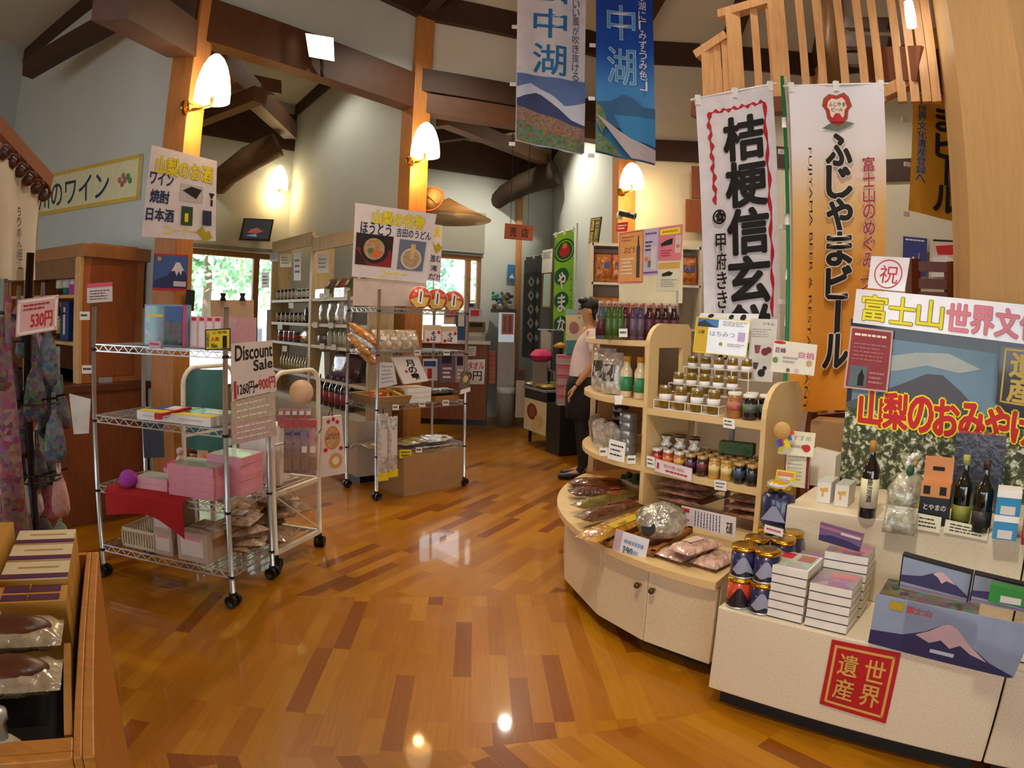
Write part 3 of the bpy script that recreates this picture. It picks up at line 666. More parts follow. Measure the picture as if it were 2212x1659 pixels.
# standing nobori flags
pl = plane_at(1590, 300, 3.72, 4)
q = quad([(1502, 214), (1668, 182), (1684, 815), (1520, 815)], pl)
def d3(s):
    n = 40
    for (u0, v0, u1, v1) in ((.14, .065, .86, .06), (.86, .06, .88, .80), (.14, .065, .17, .40)):
        s.lay += 1; L_ = math.hypot((u1 - u0) * s.W, (v1 - v0) * s.H); V = []
        for i in range(n + 1):
            f = i / n; w = .007 + .004 * math.sin(f * 55) ; u = u0 + (u1 - u0) * f; v = v0 + (v1 - v0) * f; j = .004 * math.sin(f * 38)
            if abs(u1 - u0) > abs(v1 - v0): V += [s.P(u, v - w * .7 + j), s.P(u, v + w * .7 + j)]
            else: V += [s.P(u - w * 2.6 + j * 3, v), s.P(u + w * 2.6 + j * 3, v)]
        s.mb.add(V, [(2 * i, 2 * i + 1, 2 * i + 3, 2 * i + 2) for i in range(n)], REDI)
    s.vtext('桔梗信玄餅', .32, .09, .82, .91, INK, .036, gap=.06)
    s.ring(.2, .445, .026, .006, INK); 
    for a in range(5): s.disc(.2 + .035 * math.sin(a * 1.2566), .445 - .013 * math.cos(a * 1.2566), .008, INK)
    s.vtext('甲府ききょうや', .13, .5, .26, .96, INK, .02)
t = hang('standing_banner', 'white flag with big brushed black characters inside a wavy red border', q, WCL, d3, True, .012, 3)
GREENP = mat('#1e8a4a', .4, key='green_pole')
pa = at(1686, 172, 3.68)
mb = MB(); mb.tube([pa + Vector((.02, .02, .03)), Vector((pa.x + .01, pa.y + .0, 1.6)), Vector((pa.x - .0, pa.y, .05))], .011, GREENP); 
for z in (2.55, 2.0, 1.7, 1.45): mb.tube([(pa.x + .01, pa.y + .008, z), (pa.x + .01, pa.y + .008, z + .06)], .014, TABW)
part('pole', mb, t, True, 'green pole'); mb = MB(); mb.lathe([(.16, 0), (.16, .03), (.05, .06), (.02, .1)], mat('#dcdcdc', .4, key='flagbase'), (pa.x, pa.y, 0)); part('base', mb, t, True)
for y in (328, 490, 652): mb = MB(); tabs(mb, [vpl(1690, y, *pl)]); part('loop_tab', mb, t, True)
pl = plane_at(1800, 300, 3.72, -22)
q = quad([(1703, 186), (1908, 181), (1888, 885), (1700, 890)], pl)
ORG = mat('#e8a03c', .75, kind='print_blend', key='orange_blend', scale=[(0, '#e08a1c'), (.42, '#eba03a'), (.62, '#edbd78'), (.8, '#eee6e6'), (1, '#edeaf2')])
DR = mat('#b02a30', .6, key='dark_red_ink'); OUT = mat('#f3e3cf', .6, key='outline_cream')
def d4(s):
    sh_ = [(.36, .045), (.42, .03), (.5, .035), (.58, .025), (.63, .04), (.66, .07), (.62, .085), (.61, .11), (.56, .13), (.5, .138), (.44, .13), (.39, .11), (.38, .085), (.34, .07)]
    s.poly(sh_, mat('#9a5a2a', .6, key='shield')); s.poly([(.5 + (x - .5) * .86, .082 + (y - .082) * .86) for x, y in sh_], REDI); s.poly([(.5 + (x - .5) * .66, .082 + (y - .082) * .7) for x, y in sh_], OUT)
    s.text('ふじやま', .41, .058, .59, .072, INK, .01); s.text('ビール', .44, .076, .56, .088, INK, .01); s.poly([(.42, .122), (.48, .095), (.52, .095), (.58, .122)], REDI)
    s.poly([(.33, .145), (.42, .128), (.5, .14), (.6, .122), (.68, .13), (.6, .14), (.5, .153), (.42, .148)], mat('#6d7a6a', .6, key='hops'))
    s.vtext('ふじやまビール', .37, .16, .63, .87, INK, .045, OUT, .04, gap=.04)
    s.vtext('富士山のめぐみ', .74, .24, .86, .58, DR, .02, WCL, .025); s.vtext('プレミアム', .72, .6, .85, .82, DR, .02, WCL, .025)
    s.text('FUJIYAMA BEER & RESTAURANT', .155, .22, .2, .99, INK, .0, rot=True)
t = hang('standing_banner', 'orange and white beer flag with a shield emblem at the top', q, ORG, d4, True, .022, 2.6)
pb = at(1700, 176, 3.76)
mb = MB(); mb.tube([pb + Vector((0, .01, .03)), (pb.x + .0, pb.y, 1.6), (pb.x, pb.y, .05)], .011, TABW); part('pole', mb, t, True, 'white pole')
mb = MB(); mb.lathe([(.13, 0), (.13, .03), (.05, .06), (.02, .1)], mat('#dcdcdc', .4, key='flagbase'), (pb.x + .16, pb.y + .2, 0)); mb.bar((pb.x, pb.y, .055), (pb.x + .16, pb.y + .2, .055), .03, .02, TABW); part('base', mb, t, True)
# yellow flag behind the pillar
pl = plane_at(2010, 300, 4.6, -30); q = quad([(1972, 60), (2085, 60), (2090, 485), (1962, 455)], pl)
YB = mat('#dfa32a', .75, key='amber_cloth')
def d5(s):
    s.vtext('ふじやまビール', .42, .02, .82, .97, INK, .04, gap=.05); s.vtext('富士山世界文化遺産登録へ', .08, .3, .24, .86, mat('#3a5a8a', .6, key='slate_ink'), .02, WCL, .02)
    s.poly([(.62, .8), (.66, .66), (.78, .62), (.95, .66), (1, .7), (1, .95), (.8, .93), (.66, .88)], mat('#8a4a60', .6, key='dusk_print')); s.poly([(.72, .7), (.8, .63), (.95, .66), (.97, .82), (.84, .84)], mat('#d98aa8', .6, key='pink_print'))
    s.text('祝', .06, .24, .22, .30, REDI, .03)
hang('hanging_banner', 'amber flag with black writing and a pink mountain half behind the big pillar', q, YB, d5, False, .008, 2, [vpl(x, y, *pl) for x, y in ((1955, 258), (1960, 355), (1957, 462))])
# ================================================================= signs on walls and racks
PAP = mat('#e9dfe0', .5, key='laminated_paper', coat=.6); CREAMP = mat('#ece4c4', .55, key='cream_paper', coat=.3)
OFF = Vector((dAB.y, -dAB.x))
wn = (A - oA).normalized(); wn2 = Vector((wn.y, -wn.x)) * .07
pl = (up3(oA + wn2, 0), up3(A + wn2, 0))
s = Sheet(quad([(60, 388), (306, 332), (299, 431), (62, 471)], pl), mat('#e2e2b4', .6, key='pale_yellow_board'), .015)
s.frame(0, 0, 1, 1, .09, mat('#d8b84a', .6, key='mustard')); s.text('甲州のワイン', .0, .2, .78, .86, NAVY, .01, slant=0)
for x, y, c in ((.86, .5, '#b86a6a'), (.885, .42, '#b86a6a'), (.88, .6, '#a85a5a'), (.90, .52, '#b86a6a'), (.92, .45, '#4a9a4a'), (.935, .55, '#4a9a4a')): s.disc(x, y, .07, mat(c, .6, key='grape' + c))
s.solid('wall_sign', 'long pale yellow wine sign with grapes on the left white wall', 'sign')
pl = plane_at(390, 415, 4.55, 50)
s = Sheet(quad([(328, 313), (469, 348), (466, 521), (306, 511)], pl), PAP)
s.text('山梨のお酒', .1, .1, .93, .3, YEL, .03, mat('#8a7a20', .6, key='olive_line'), .02); s.text('ワイン', .03, .28, .36, .42, NAVY, .03); s.text('焼酎', .06, .48, .32, .62, NAVY, .03); s.text('日本酒', .03, .68, .4, .82, NAVY, .03); s.text('コーナー', .28, .86, .74, .96, YEL, .02)
s.rect(.47, .36, .8, .56, mat('#c8c2c0', .5, key='grey_photo')); s.poly([(.5, .44), (.62, .38), (.78, .4), (.7, .52), (.6, .48)], INK); s.rect(.5, .62, .66, .84, mat('#2e4a2a', .5, key='bottle_photo')); s.rect(.55, .7, .6, .8, YEL); s.rect(.8, .64, .93, .82, mat('#28304c', .5, key='dark_photo')); s.poly([(.88, .42), (.97, .42), (.925, .5)], INK); s.rect(.91, .5, .94, .58, INK)
s.poly([(.72, .9), (.8, .83), (.84, .9), (.9, .88), (.94, .96), (.82, 1.03), (.79, .96)], mat('#b8a818', .5, key='arrow'))
s.solid('shop_sign', 'white drinks corner sign with yellow heading on the left post', 'sign')
pl = plane_at(850, 530, 5.25, 22)
s = Sheet(quad([(768, 438), (943, 463), (921, 612), (760, 597)], pl), PAP)
s.text('山梨の名物', .22, .06, .86, .25, YEL, .03, mat('#8a7a20', .6, key='olive_line'), .02); s.text('ほうとう', .08, .24, .46, .4, NAVY, .025); s.text('吉田のうどん', .53, .27, .97, .39, NAVY, .02); s.text('コーナー', .36, .86, .72, .97, YEL, .02)
s.rect(.03, .4, .5, .83, mat('#2c1214', .45, key='bowl_photo')); s.poly([(.03, .6), (.2, .83), (.5, .83), (.48, .6)], mat('#8a1a22', .45, key='bowl_red')); s.disc(.27, .6, .2, mat('#1a1214', .45, key='bowl_dark')); s.disc(.265, .6, .15, mat('#c99048', .45, kind='print', scale=70, var=.4, key='stew')); s.disc(.3, .66, .06, mat('#d86a2a', .5, key='carrot')); s.disc(.22, .63, .04, mat('#5a7a3a', .5, key='greens'))
s.rect(.58, .42, .92, .84, mat('#67728c', .45, key='udon_photo')); s.disc(.75, .68, .15, mat('#d8c8b4', .45, key='udon_bowl')); s.disc(.75, .68, .125, mat('#c09a68', .45, kind='print', scale=80, var=.35, key='udon')); s.rect(.73, .47, .79, .68, mat('#d8b070', .5, key='noodle'))
s.solid('shop_sign', 'white noodle corner sign with two bowl photos above the middle rack', 'sign')
pl = plane_at(850, 630, 5.27, 22)
s = Sheet(quad([(764, 600), (922, 612), (920, 662), (762, 660)], pl), mat('#dccabb', .6, key='beige_card'), .006); s.solid('backing_card', 'plain beige card standing under the noodle photo sign', 'card')
pl = plane_at(938, 550, 5.6, 16)
s = Sheet(quad([(936, 484), (956, 487), (951, 609), (922, 606)], pl), PAP)
s.text('具', .15, .05, .85, .24, YEL, .03); s.poly([(.1, .3), (.4, .38), (.7, .32), (1.1, .4), (.5, .52), (.3, .42)], mat('#b8a818', .5, key='arrow')); s.text('進む', .1, .54, .95, .66, NAVY, .02); s.text('滝', .2, .72, .7, .82, NAVY, .02); s.text('だ!!', .1, .87, .95, .97, NAVY, .02)
b_ = s.q[3].lerp(s.q[2], .5); s.mb.tube([b_, (b_.x, b_.y, 1.53)], .006, TABW); s.solid('shop_sign', 'narrow white sign with yellow arrow half behind the noodle sign', 'sign')
pl = plane_at(367, 590, 4.64, 30)
s = Sheet(quad([(333, 547), (407, 551), (404, 629), (329, 626)], pl), mat('#2a4a8a', .5, key='box_blue'), .03)
s.fuji(.04, .04, 1, .94, mat('#3c5a94', .5, key='pb_sky'), mat('#1c2a5c', .5, key='pb_slope'), mat('#e2d8d0', .5, key='pb_snow'), .7); s.rect(0, 0, 1, .05, REDI); s.rect(0, .94, 1, 1, REDI); s.disc(.16, .14, .06, mat('#e0902a', .5, key='seal')); s.rect(.6, .74, .96, .88, mat('#d8c0c0', .5, key='pale_lbl'))
s.solid('display_box', 'blue mountain picture box with red edges hung on the left post', 'box')
mb = MB(); q = quad([(403, 625), (415, 627), (412, 672), (398, 668)], plane_at(406, 650, 4.75, 30)); mb.add(q + [p + Vector((0, .05, 0)) for p in q], [(0, 1, 2, 3), (7, 6, 5, 4), (0, 4, 5, 1), (1, 5, 6, 2), (2, 6, 7, 3), (3, 7, 4, 0)], BLACKP); solid('meter_box', mb, 'small black box on the right side of the left post', 'box')
# television
pl = plane_at(555, 495, 8.45, 30); q = quad([(527, 471), (592, 474), (583, 521), (517, 518)], pl)
t = thing('television', 'small flat black television on the wall above the window', 'television', (q[2] + q[3]) / 2)
s = Sheet(q, BLACKP, .06); s.part('bezel', t); s2 = Sheet([q[0].lerp(q[2], .05), q[1].lerp(q[3], .05), q[2].lerp(q[0], .08), q[3].lerp(q[1], .08)], mat('#3a4048', .2, emit=.25, key='screen'), .001)
s2.q = [p + s2.n * .003 for p in s2.q]; s2.mb = MB(); s2.mb.add(s2.q, [(0, 1, 2, 3)], mat('#3a4048', .2, emit=.25, key='screen')); s2.poly([(.15, .7), (.3, .5), (.5, .42), (.75, .6), (.5, .72)], mat('#b8584a', .3, emit=.3, key='screen_red')); s2.poly([(.1, .85), (.5, .75), (.55, .9)], mat('#8aa0c0', .3, emit=.3, key='screen_blue')); s2.part('screen', t)
mb = MB(); c = (q[0] + q[2]) / 2; mb.bar(c + Vector((0, .06, 0)), c + Vector((-.0, .32, .0)), .05, .05, BLACKP); part('wall_bracket', mb, t, True)
# hanging shop sign
pl = plane_at(1120, 500, 7.6, -8); q = quad([(1091, 482), (1153, 488), (1150, 520), (1089, 515)], pl)
t = thing('hanging_sign', 'dark orange wooden shop sign hanging on two cords', 'sign', (q[0] + q[1]) / 2); s = Sheet(q, wood('#a04a22', scale=(2, 2, 2)), .03); s.text('売', .2, .22, .42, .82, INK, .02); s.text('店', .6, .22, .84, .82, INK, .02); s.part('board', t)
mb = MB(); 
for f in (.2, .8): p = q[0].lerp(q[1], f); mb.tube([p, (p.x, p.y, 4.54)], .004, BLACKP, 5)
part('cords', mb, t, True)
# green flag and dark curtain at the back
pl = plane_at(1217, 600, 8.25, 20); q = quad([(1199, 506), (1240, 494), (1236, 760), (1193, 760)], pl)
LG = mat('#8fd23c', .7, key='lime_cloth'); DG = mat('#1e5a34', .7, key='deep_green')
def d6(s):
    s.disc(.5, .16, .1, DG); s.disc(.5, .16, .085, LG); s.disc(.5, .16, .075, DG); s.disc(.5, .165, .05, REDI); s.disc(.5, .12, .025, mat('#e88a3a', .6, key='peach'))
    for i in range(3): s.disc(.36, .37 + i * .2, .07, DG)
    s.vtext('やまな', .17, .30, .55, .86, WCL, .03, gap=.2); s.vtext('いつつのみ', .76, .3, .88, .75, DG)
t = hang('standing_banner', 'lime green flag with white characters behind the shop clerk', q, LG, d6, True, .008, 2)
mb = MB(); p = q[1] + (q[1] - q[0]).normalized() * .05; mb.tube([p + Vector((0, 0, .06)), (p.x, p.y, .04)], .01, TABW); part('pole', mb, t, True); mb = MB(); mb.lathe([(.15, 0), (.15, .04), (.04, .06)], TABW, (p.x, p.y, 0)); part('base', mb, t, True)
pl = plane_at(1150, 660, 9.4, 20); q = quad([(1133, 556), (1172, 550), (1163, 779), (1126, 770)], pl)
GRC = mat('#4a4a4e', .85, key='dark_grey_cloth'); PG = mat('#a8a4a0', .8, key='pale_grey_print')
def d7(s):
    s.rect(0, .0, 1, .16, mat('#5c5c62', .85, key='mid_grey_cloth'))
    for i in range(5):
        y = .25 + i * .135; s.poly([(.4, y - .05), (.6, y), (.42, y + .055), (.24, y)], PG); s.poly([(.41, y - .03), (.5, y), (.42, y + .03), (.34, y)], GRC); s.poly([(.75, y - .04), (.86, y), (.76, y + .04), (.68, y)], PG)
    s.rect(.62, .14, .66, 1, mat('#2a2a2e', .85, key='slit'))
hang('door_curtain', 'dark grey split curtain with pale pattern beside the tall mirror', q, GRC, d7, True, .014, 5)
pl = (up3(oB, 0) + Vector((.05, -.09, 0)), up3(oC, 0) + Vector((.05, -.09, 0))); s = Sheet(quad([(1097, 571), (1117, 573), (1115, 609), (1095, 607)], pl), mat('#3a78a8', .6, key='poster_blue'), .003); s.poly([(.2, .8), (.5, .55), (.8, .8)], WCL); s.solid('wall_poster', 'small blue poster on the white back wall below the shop sign', 'poster')
pl = plane_at(1182, 620, 9.35, 12); s = Sheet(quad([(1172, 541), (1194, 537), (1192, 588), (1170, 590)], pl), mat('#e8e4d8', .6, key='notice'), .003); s.lines(.1, .1, .9, .4, 5, INK, seed=4); s.solid('paper_notice', 'white paper notice above the tall narrow mirror', 'notice')
s = Sheet(quad([(1173, 590), (1192, 589), (1189, 664), (1170, 664)], plane_at(1182, 620, 9.4, 12)), mat('#dfeee8', .03, 1, key='mirror'), .01); s.frame(0, 0, 1, 1, .03, POSTW); s.solid('wall_mirror', 'tall narrow mirror between the dark curtain and the lime green flag', 'mirror')
wn = (oC - Cc).normalized(); wn2 = Vector((-wn.y, wn.x)) * .06; pl = (up3(Cc + wn2, 0), up3(oC + wn2, 0))
s = Sheet(quad([(1276, 472), (1299, 468), (1291, 525), (1271, 528)], pl), mat('#1c1a14', .4, key='black_plaque'), .02); GI = mat('#c8a84a', .4, key='gold_ink')
s.frame(.06, .04, .94, .96, .04, GI); s.text('世', .54, .1, .88, .48, GI, .02); s.text('界', .54, .52, .88, .9, GI, .02); s.text('遺', .12, .1, .46, .48, GI, .02); s.text('産', .12, .52, .46, .9, GI, .02); s.solid('wall_plaque', 'small black plaque with gold characters on the white wall beside the right lamp post', 'plaque')
s = Sheet(quad([(1333, 482), (1357, 479), (1355, 500), (1331, 500)], plane_at(1345, 490, 6.85, 0)), REDI, .004); s.lines(.1, .2, .9, .8, 2, OUT); s.solid('paper_notice', 'red paper notice on the post below the security camera', 'notice')
t = thing('security_camera', 'small dark security camera on the post below the right wall lamp', 'camera', at(1343, 465, 6.9)); mb = MB(); p = at(1343, 464, 6.88); mb.tube([p + Vector((0, .05, 0)), p], .05, mat('#d8d4c8', .5, key='cam_white'), 12); part('mount', mb, t, True); mb = MB(); mb.tube([p + Vector((-.02, -.02, .02)), p + Vector((.12, -.12, -.03))], .035, BLACKP, 12); part('camera_body', mb, t, True)
# straw hats hanging on the second post
STRAW = mat('#b8894a', .8, key='straw', kind='speckle', scale=90)
mb = MB(); ctr = at(968, 462, 6.9); mb.lathe([(.46, -.06), (.3, .02), (.12, .11), (.01, .17)], STRAW, ctr, 28); mb.lathe([(.46, -.065), (.3, .012), (.12, .1), (.01, .16)], mat('#d8c49a', .8, key='straw_in'), ctr, 28); solid('conical_hat', mb, 'wide shallow conical straw hat hanging behind the noodle sign', 'hat')
t = thing('round_sieve', 'shallow round bamboo sieve with bright orange rim on the second post', 'sieve', at(930, 428, 6.3)); c = at(930, 430, 6.25); Ms = Matrix.Translation(c) @ Matrix.Rotation(R(-32), 4, 'Y') @ Matrix.Rotation(R(68), 4, 'X')
mb = MB(); mb.lathe([(.01, -.05), (.08, -.045), (.125, 0)], mat('#b89a58', .8, key='bamboo', kind='speckle', scale=80), n=24, M=Ms); part('bowl', mb, t, True); mb = MB(); mb.tube([Ms @ Vector((.128 * math.cos(a * .2618), .128 * math.sin(a * .2618), 0)) for a in range(25)], .009, mat('#d8602a', .6, key='orange_rim')); part('rim', mb, t, True)
mb = MB(); mb.tube([at(903, 402, 6.3), at(945, 440, 6.2)], .009, STRAW); part('handle', mb, t, True)
# posters far right
for i, (qq, c, lab) in enumerate([([(1951, 510), (2003, 515), (1999, 598), (1949, 592)], '#34408a', 'dark blue night poster on the wall left of the big pillar'), ([(2010, 514), (2066, 517), (2066, 598), (2006, 598)], '#d8cbb4', 'pale poster with a red heading touching the big pillar')]):
    pl = (up3(D, 0) + Vector((-.05, -.12, 0)), up3(E_, 0) + Vector((-.05, -.12, 0))); s = Sheet(quad(qq, pl), mat(c, .6, key='fposter%d' % i), .004)
    if i == 0: s.lines(.1, .04, .9, .12, 1, WCL); s.poly([(.3, .6), (.45, .5), (.55, .6)], OUT); s.rect(.66, .4, .7, .62, mat('#d89a6a', .6, key='tower'))
    else: s.rect(.1, .03, 1, .08, INK); s.poly([(.2, .2), (1, .14), (1, .42), (.3, .42)], REDI); s.poly([(.1, .5), (.6, .44), (1, .6), (1, 1), (.1, 1)], WCL)
    s.solid('wall_poster', lab, 'poster')
# ================================================================= goods builders
def rbox(name, label, cat, loc, d, m, rz=0, group=None, top=None, front=None, side=None, lid=0, M=None):
    """carton with printed faces: top / front lists of (u0,v0,u1,v1,material); origin at base centre, front faces -y"""
    mb = MB(); x, y, z = d[0] / 2, d[1] / 2, d[2]; mb.bx(-x, x, -y, y, 0, z, m)
    for j, (u0, v0, u1, v1, mm) in enumerate(top or []): mb.bx(-x + d[0] * u0, -x + d[0] * u1, y - d[1] * v1, y - d[1] * v0, z - .001, z + .0010 + .0006 * j, mm)
    for j, (u0, v0, u1, v1, mm) in enumerate(front or []): mb.bx(-x + d[0] * u0, -x + d[0] * u1, -y - .0010 - .0006 * j, -y + .001, z * (1 - v1), z * (1 - v0), mm)
    for j, (u0, v0, u1, v1, mm) in enumerate(side or []): mb.bx(x - .001, x + .0010 + .0006 * j, -y + d[1] * u0, -y + d[1] * u1, z * (1 - v1), z * (1 - v0), mm)
    if lid: mb.bx(-x - .0015, x + .0015, -y - .0015, y + .0015, z * (1 - lid), z - .0005, m)
    return solid(name, mb, label, cat, group, loc, rz)
def jar_mb(r, h, body, lid, lab, lh=.3):
    a = MB(); a.lathe([(r * .9, 0), (r, r * .15), (r, h * .78), (r * .86, h * .86), (r * .8, h * .88)], body, n=14)
    b = MB(); b.lathe([(r * .9, h * .86), (r * .92, h * .88), (r * .92, h * .99), (r * .85, h)], lid, n=14)
    c = MB(); c.lathe([(r * 1.012, h * (.5 - lh)), (r * 1.012, h * (.42 + lh))], lab, n=14)
    return a, b, c
def jar(label, loc, r, h, body, lid, lab, group=None, name='jam_jar', rz=0, lh=.3):
    t = thing(name, label, 'jar', loc, rz, group); a, b, c = jar_mb(r, h, body, lid, lab, lh)
    part('body', a, t); part('lid', b, t); part('paper_label', c, t); return t
def bottle(label, loc, r, h, body, cap, lab, group=None, name='bottle', rz=0, shoulder=.62, neck=.36, l0=.15, l1=.5, cat='bottle'):
    t = thing(name, label, cat, loc, rz, group); a = MB(); s = shoulder
    a.lathe([(r * .92, 0), (r, r * .12), (r, h * s), (r * .92, h * (s + .05)), (r * .6, h * (s + .13)), (r * neck, h * (s + .19)), (r * neck, h * .93), (r * neck, h * .95)], body, n=16); part('body', a, t)
    b = MB(); b.lathe([(r * neck * 1.12, h * .86), (r * neck * 1.15, h * .99), (r * neck * .9, h)], cap, n=12); part('cap', b, t)
    if lab: c = MB(); c.lathe([(r * 1.012, h * l0), (r * 1.012, h * l1)], lab, n=16); part('paper_label', c, t)
    return t
def pack(name, label, cat, loc, d, m, rz=0, group=None, lab=None, seed=0, tilt=None, k=.5):
    mb = MB(); M = Matrix.Rotation(tilt, 4, 'X') if tilt else Matrix(); mb.pillow((0, 0, d[2] * .5), d, m, 0, M, k, 8, seed)
    if lab:
        for u0, v0, u1, v1, mm in lab:
            V = [(d[0] * (u - .5), d[1] * (.5 - v), d[2] * .5 + d[2] * .5 * ((1 - abs(2 * u - 1) ** 3) * (1 - abs(2 * v - 1) ** 3)) ** k * 1.1 + .002) for u, v in ((u0, v0), (u1, v0), (u1, v1), (u0, v1))]
            mb.add(V, [(0, 3, 2, 1)], mm, M)
    return solid(name, mb, label, cat, group, loc, rz)
def tagcard(label, q, m, lines=2, ink=None, draw=None, name='price_tag', cat='price tag', group=None, seed=1):
    s = Sheet(q, m, .003)
    if draw: draw(s)
    elif lines: s.lines(.12, .15, .9, .85, lines, ink or INK, .35, seed)
    return s.solid(name, label, cat, group)
def pq(px0, py0, px1, py1, D, yaw=None, sl=0):       # upright rectangle facing the viewer, from picture extents
    az = math.degrees(math.atan2(*at((px0 + px1) / 2, (py0 + py1) / 2, D).xy)); pl = plane_at((px0 + px1) / 2, (py0 + py1) / 2, D, -az if yaw is None else yaw)
    return quad([(px0, py0), (px1, py0 + sl), (px1, py1 + sl), (px0, py1)], pl)
def foot(px, py, z, D=None): return gz(px, py, z) if D is None else at(px, py, D)
PINK = mat('#e9a0b4', .5, key='pink_card', coat=.3); PINK2 = mat('#f0b8c4', .5, key='pale_pink'); MAG = mat('#d83a7a', .5, key='magenta'); MINT = mat('#c8dccb', .35, key='mint_top', coat=.4)
STK = [mat('#d8d0c8', .5, key='sticker'), mat('#e8e2dc', .4, key='sticker2')]
# ================================================================= wire racks
def wire_rack(label, loc, rz, Wd, Dp, hs, top, foot_black=False):
    t = thing('wire_rack', label, 'rack', loc, rz, 'chrome wire racks in the aisle'); r = .013
    for x in (0, Wd):
        for y in (0, Dp):
            mb = MB(); mb.tube([(x, y, .07), (x, y, top)], r, CHROME, 10); mb.tube([(x, y, top), (x, y, top + .004)], r * 1.05, BLACKP, 10)
            for h in hs: mb.tube([(x, y, h - .035), (x, y, h - .022)], r * 1.3, BLACKP, 10)
            p = part('pole', mb, t)
            mb = MB(); mb.tube([(x, y + .01, .032), (x, y + .034, .032)], .032, BLACKP, 14); mb.tube([(x, y - .034, .032), (x, y - .01, .032)], .032, BLACKP, 14); mb.bx(x - .015, x + .015, y - .012, y + .012, .03, .075, BLACKP); part('caster', mb, p)
    for h in hs:
        mb = MB(); w = .0035
        for z in (h, h - .034):
            for a, b in (((0, 0), (Wd, 0)), ((Wd, 0), (Wd, Dp)), ((Wd, Dp), (0, Dp)), ((0, Dp), (0, 0))): mb.bar((*a, z), (*b, z), w * 1.6, w * 1.6, CHROME)
        for y in (0, Dp):
            n = int(Wd / .035)
            for i in range(n): mb.bar((Wd * i / n, y, h - (i % 2) * .034), (Wd * (i + 1) / n, y, h - ((i + 1) % 2) * .034), w, w, CHROME)
        for x in (0, Wd):
            n = int(Dp / .035)
            for i in range(n): mb.bar((x, Dp * i / n, h - (i % 2) * .034), (x, Dp * (i + 1) / n, h - ((i + 1) % 2) * .034), w, w, CHROME)
        n = int(Wd / .026)
        for i in range(1, n): mb.bar((Wd * i / n, 0, h), (Wd * i / n, Dp, h), w * .8, w * .8, CHROME)
        for y in (.33, .67): mb.bar((0, Dp * y, h - .004), (Wd, Dp * y, h - .004), w, w, CHROME)
        part('wire_shelf', mb, t)
    return t
R1L, R1Z, W1, D1 = Vector((-2.115, 3.025, 0)), R(-9.0), .846, .417; H1 = (.185, .515, .890, 1.262)
R2L, R2Z, W2, D2 = Vector((-.952, 5.036, 0)), R(42.9), .898, .474; H2 = (.38, .752, 1.18, 1.525)
wire_rack('chrome wire rack nearest the viewer with pink boxes and a red cloth', R1L, R1Z, W1, D1, H1, 1.46); wire_rack('chrome wire rack in the middle of the aisle under the noodle photo sign', R2L, R2Z, W2, D2, H2, 1.66)
_e2 = Vector((math.cos(R2Z), math.sin(R2Z))); _o2 = Vector((_e2.y, -_e2.x)) * .012; R2F = (R2L.xy + _o2, R2L.xy + _o2 + _e2)
_e1 = Vector((math.cos(R1Z), math.sin(R1Z))); _o1 = Vector((_e1.y, -_e1.x)) * .012; R1F = (R1L.xy + _o1, R1L.xy + _o1 + _e1)
def r1(x, y, h): return R1L + Matrix.Rotation(R1Z, 3, 'Z') @ Vector((x, y, H1[h] + .004))
def r2(x, y, h): return R2L + Matrix.Rotation(R2Z, 3, 'Z') @ Vector((x, y, H2[h] + .004))
# ---- near rack, top shelf
PBOX = mat('#5a8fa0', .3, kind='print', scale=26, var=.35, key='scenic_print', coat=.6); DARKP = mat('#1d2430', .3, kind='print', scale=30, var=.25, key='dark_print', coat=.6)
rbox('picture_box', 'box with green and dark scenic pictures standing on the near rack top shelf', 'box', r1(.42, .1, 3), (.27, .045, .21), mat('#7a9ab0', .4, key='picbox'), R1Z, None, None, [(.03, .04, .48, .96, PBOX), (.5, .04, .93, .45, mat('#2a5aa0', .4, key='picblue')), (.5, .4, .93, .96, DARKP), (.94, 0, 1, 1, MAG), (.06, .24, .46, .3, YEL)])
for i in range(4): rbox('slim_box', 'slim pink and white box beside the picture box, %s of four' % nth(i, 4), 'box', r1(.585 + i * .048, .15, 3), (.046, .09, .155), PINK2, R1Z, 'slim boxes on the near rack', None, [(.2, .18, .85, .95, STK[1]), (.2, .04, .8, .14, REDI)])
for i in range(2): rbox('pink_box', 'pink patterned box at the right end of the near rack top shelf, %s' % ('front one', 'back one')[i], 'box', r1(.8 - i * .01, .15 + i * .11, 3), (.085, .1, .155), mat('#e2a4b2', .5, kind='print', scale=90, var=.2, key='pink_grid'), R1Z)
s = Sheet(pq(455, 648, 548, 700, 5.2, 15), mat('#cdb294', .7, key='board_tan'), .012); 
t = thing('menu_board', 'tan board with two black clips behind the near rack', 'board', (s.q[2] + s.q[3]) / 2); s.part('board', t)
for x in (482, 524):
    mb = MB(); p = at(x, 640, 5.18); mb.prism([(-.025, 0), (.025, 0), (.012, .03), (.022, .06), (-.022, .06), (-.012, .03)], -.012, .012, BLACKP, Matrix.Translation(p + Vector((0, 0, -.035))) @ Matrix.Rotation(R(90), 4, 'X')); part('clip', mb, t, True)
mb = MB(); c = (s.q[2] + s.q[3]) / 2; mb.bar((c.x, c.y + .04, c.z + .1), (c.x, c.y + .04, 0.02), .03, .03, ALU); mb.lathe([(.16, 0), (.16, .02), (.02, .04)], ALU, (c.x, c.y + .04, 0)); part('stand', mb, t, True)
tagcard('white card with a pink heading fixed to the left pole of the near rack', pq(188, 613, 243, 655, 3.63, 36, -4), PAP, 4, draw=lambda s: (s.rect(0, 0, 1, .22, mat('#e8607a', .5, key='pinkhead')), s.lines(.1, .35, .9, .9, 4, INK, .3)), name='info_card', cat='card')
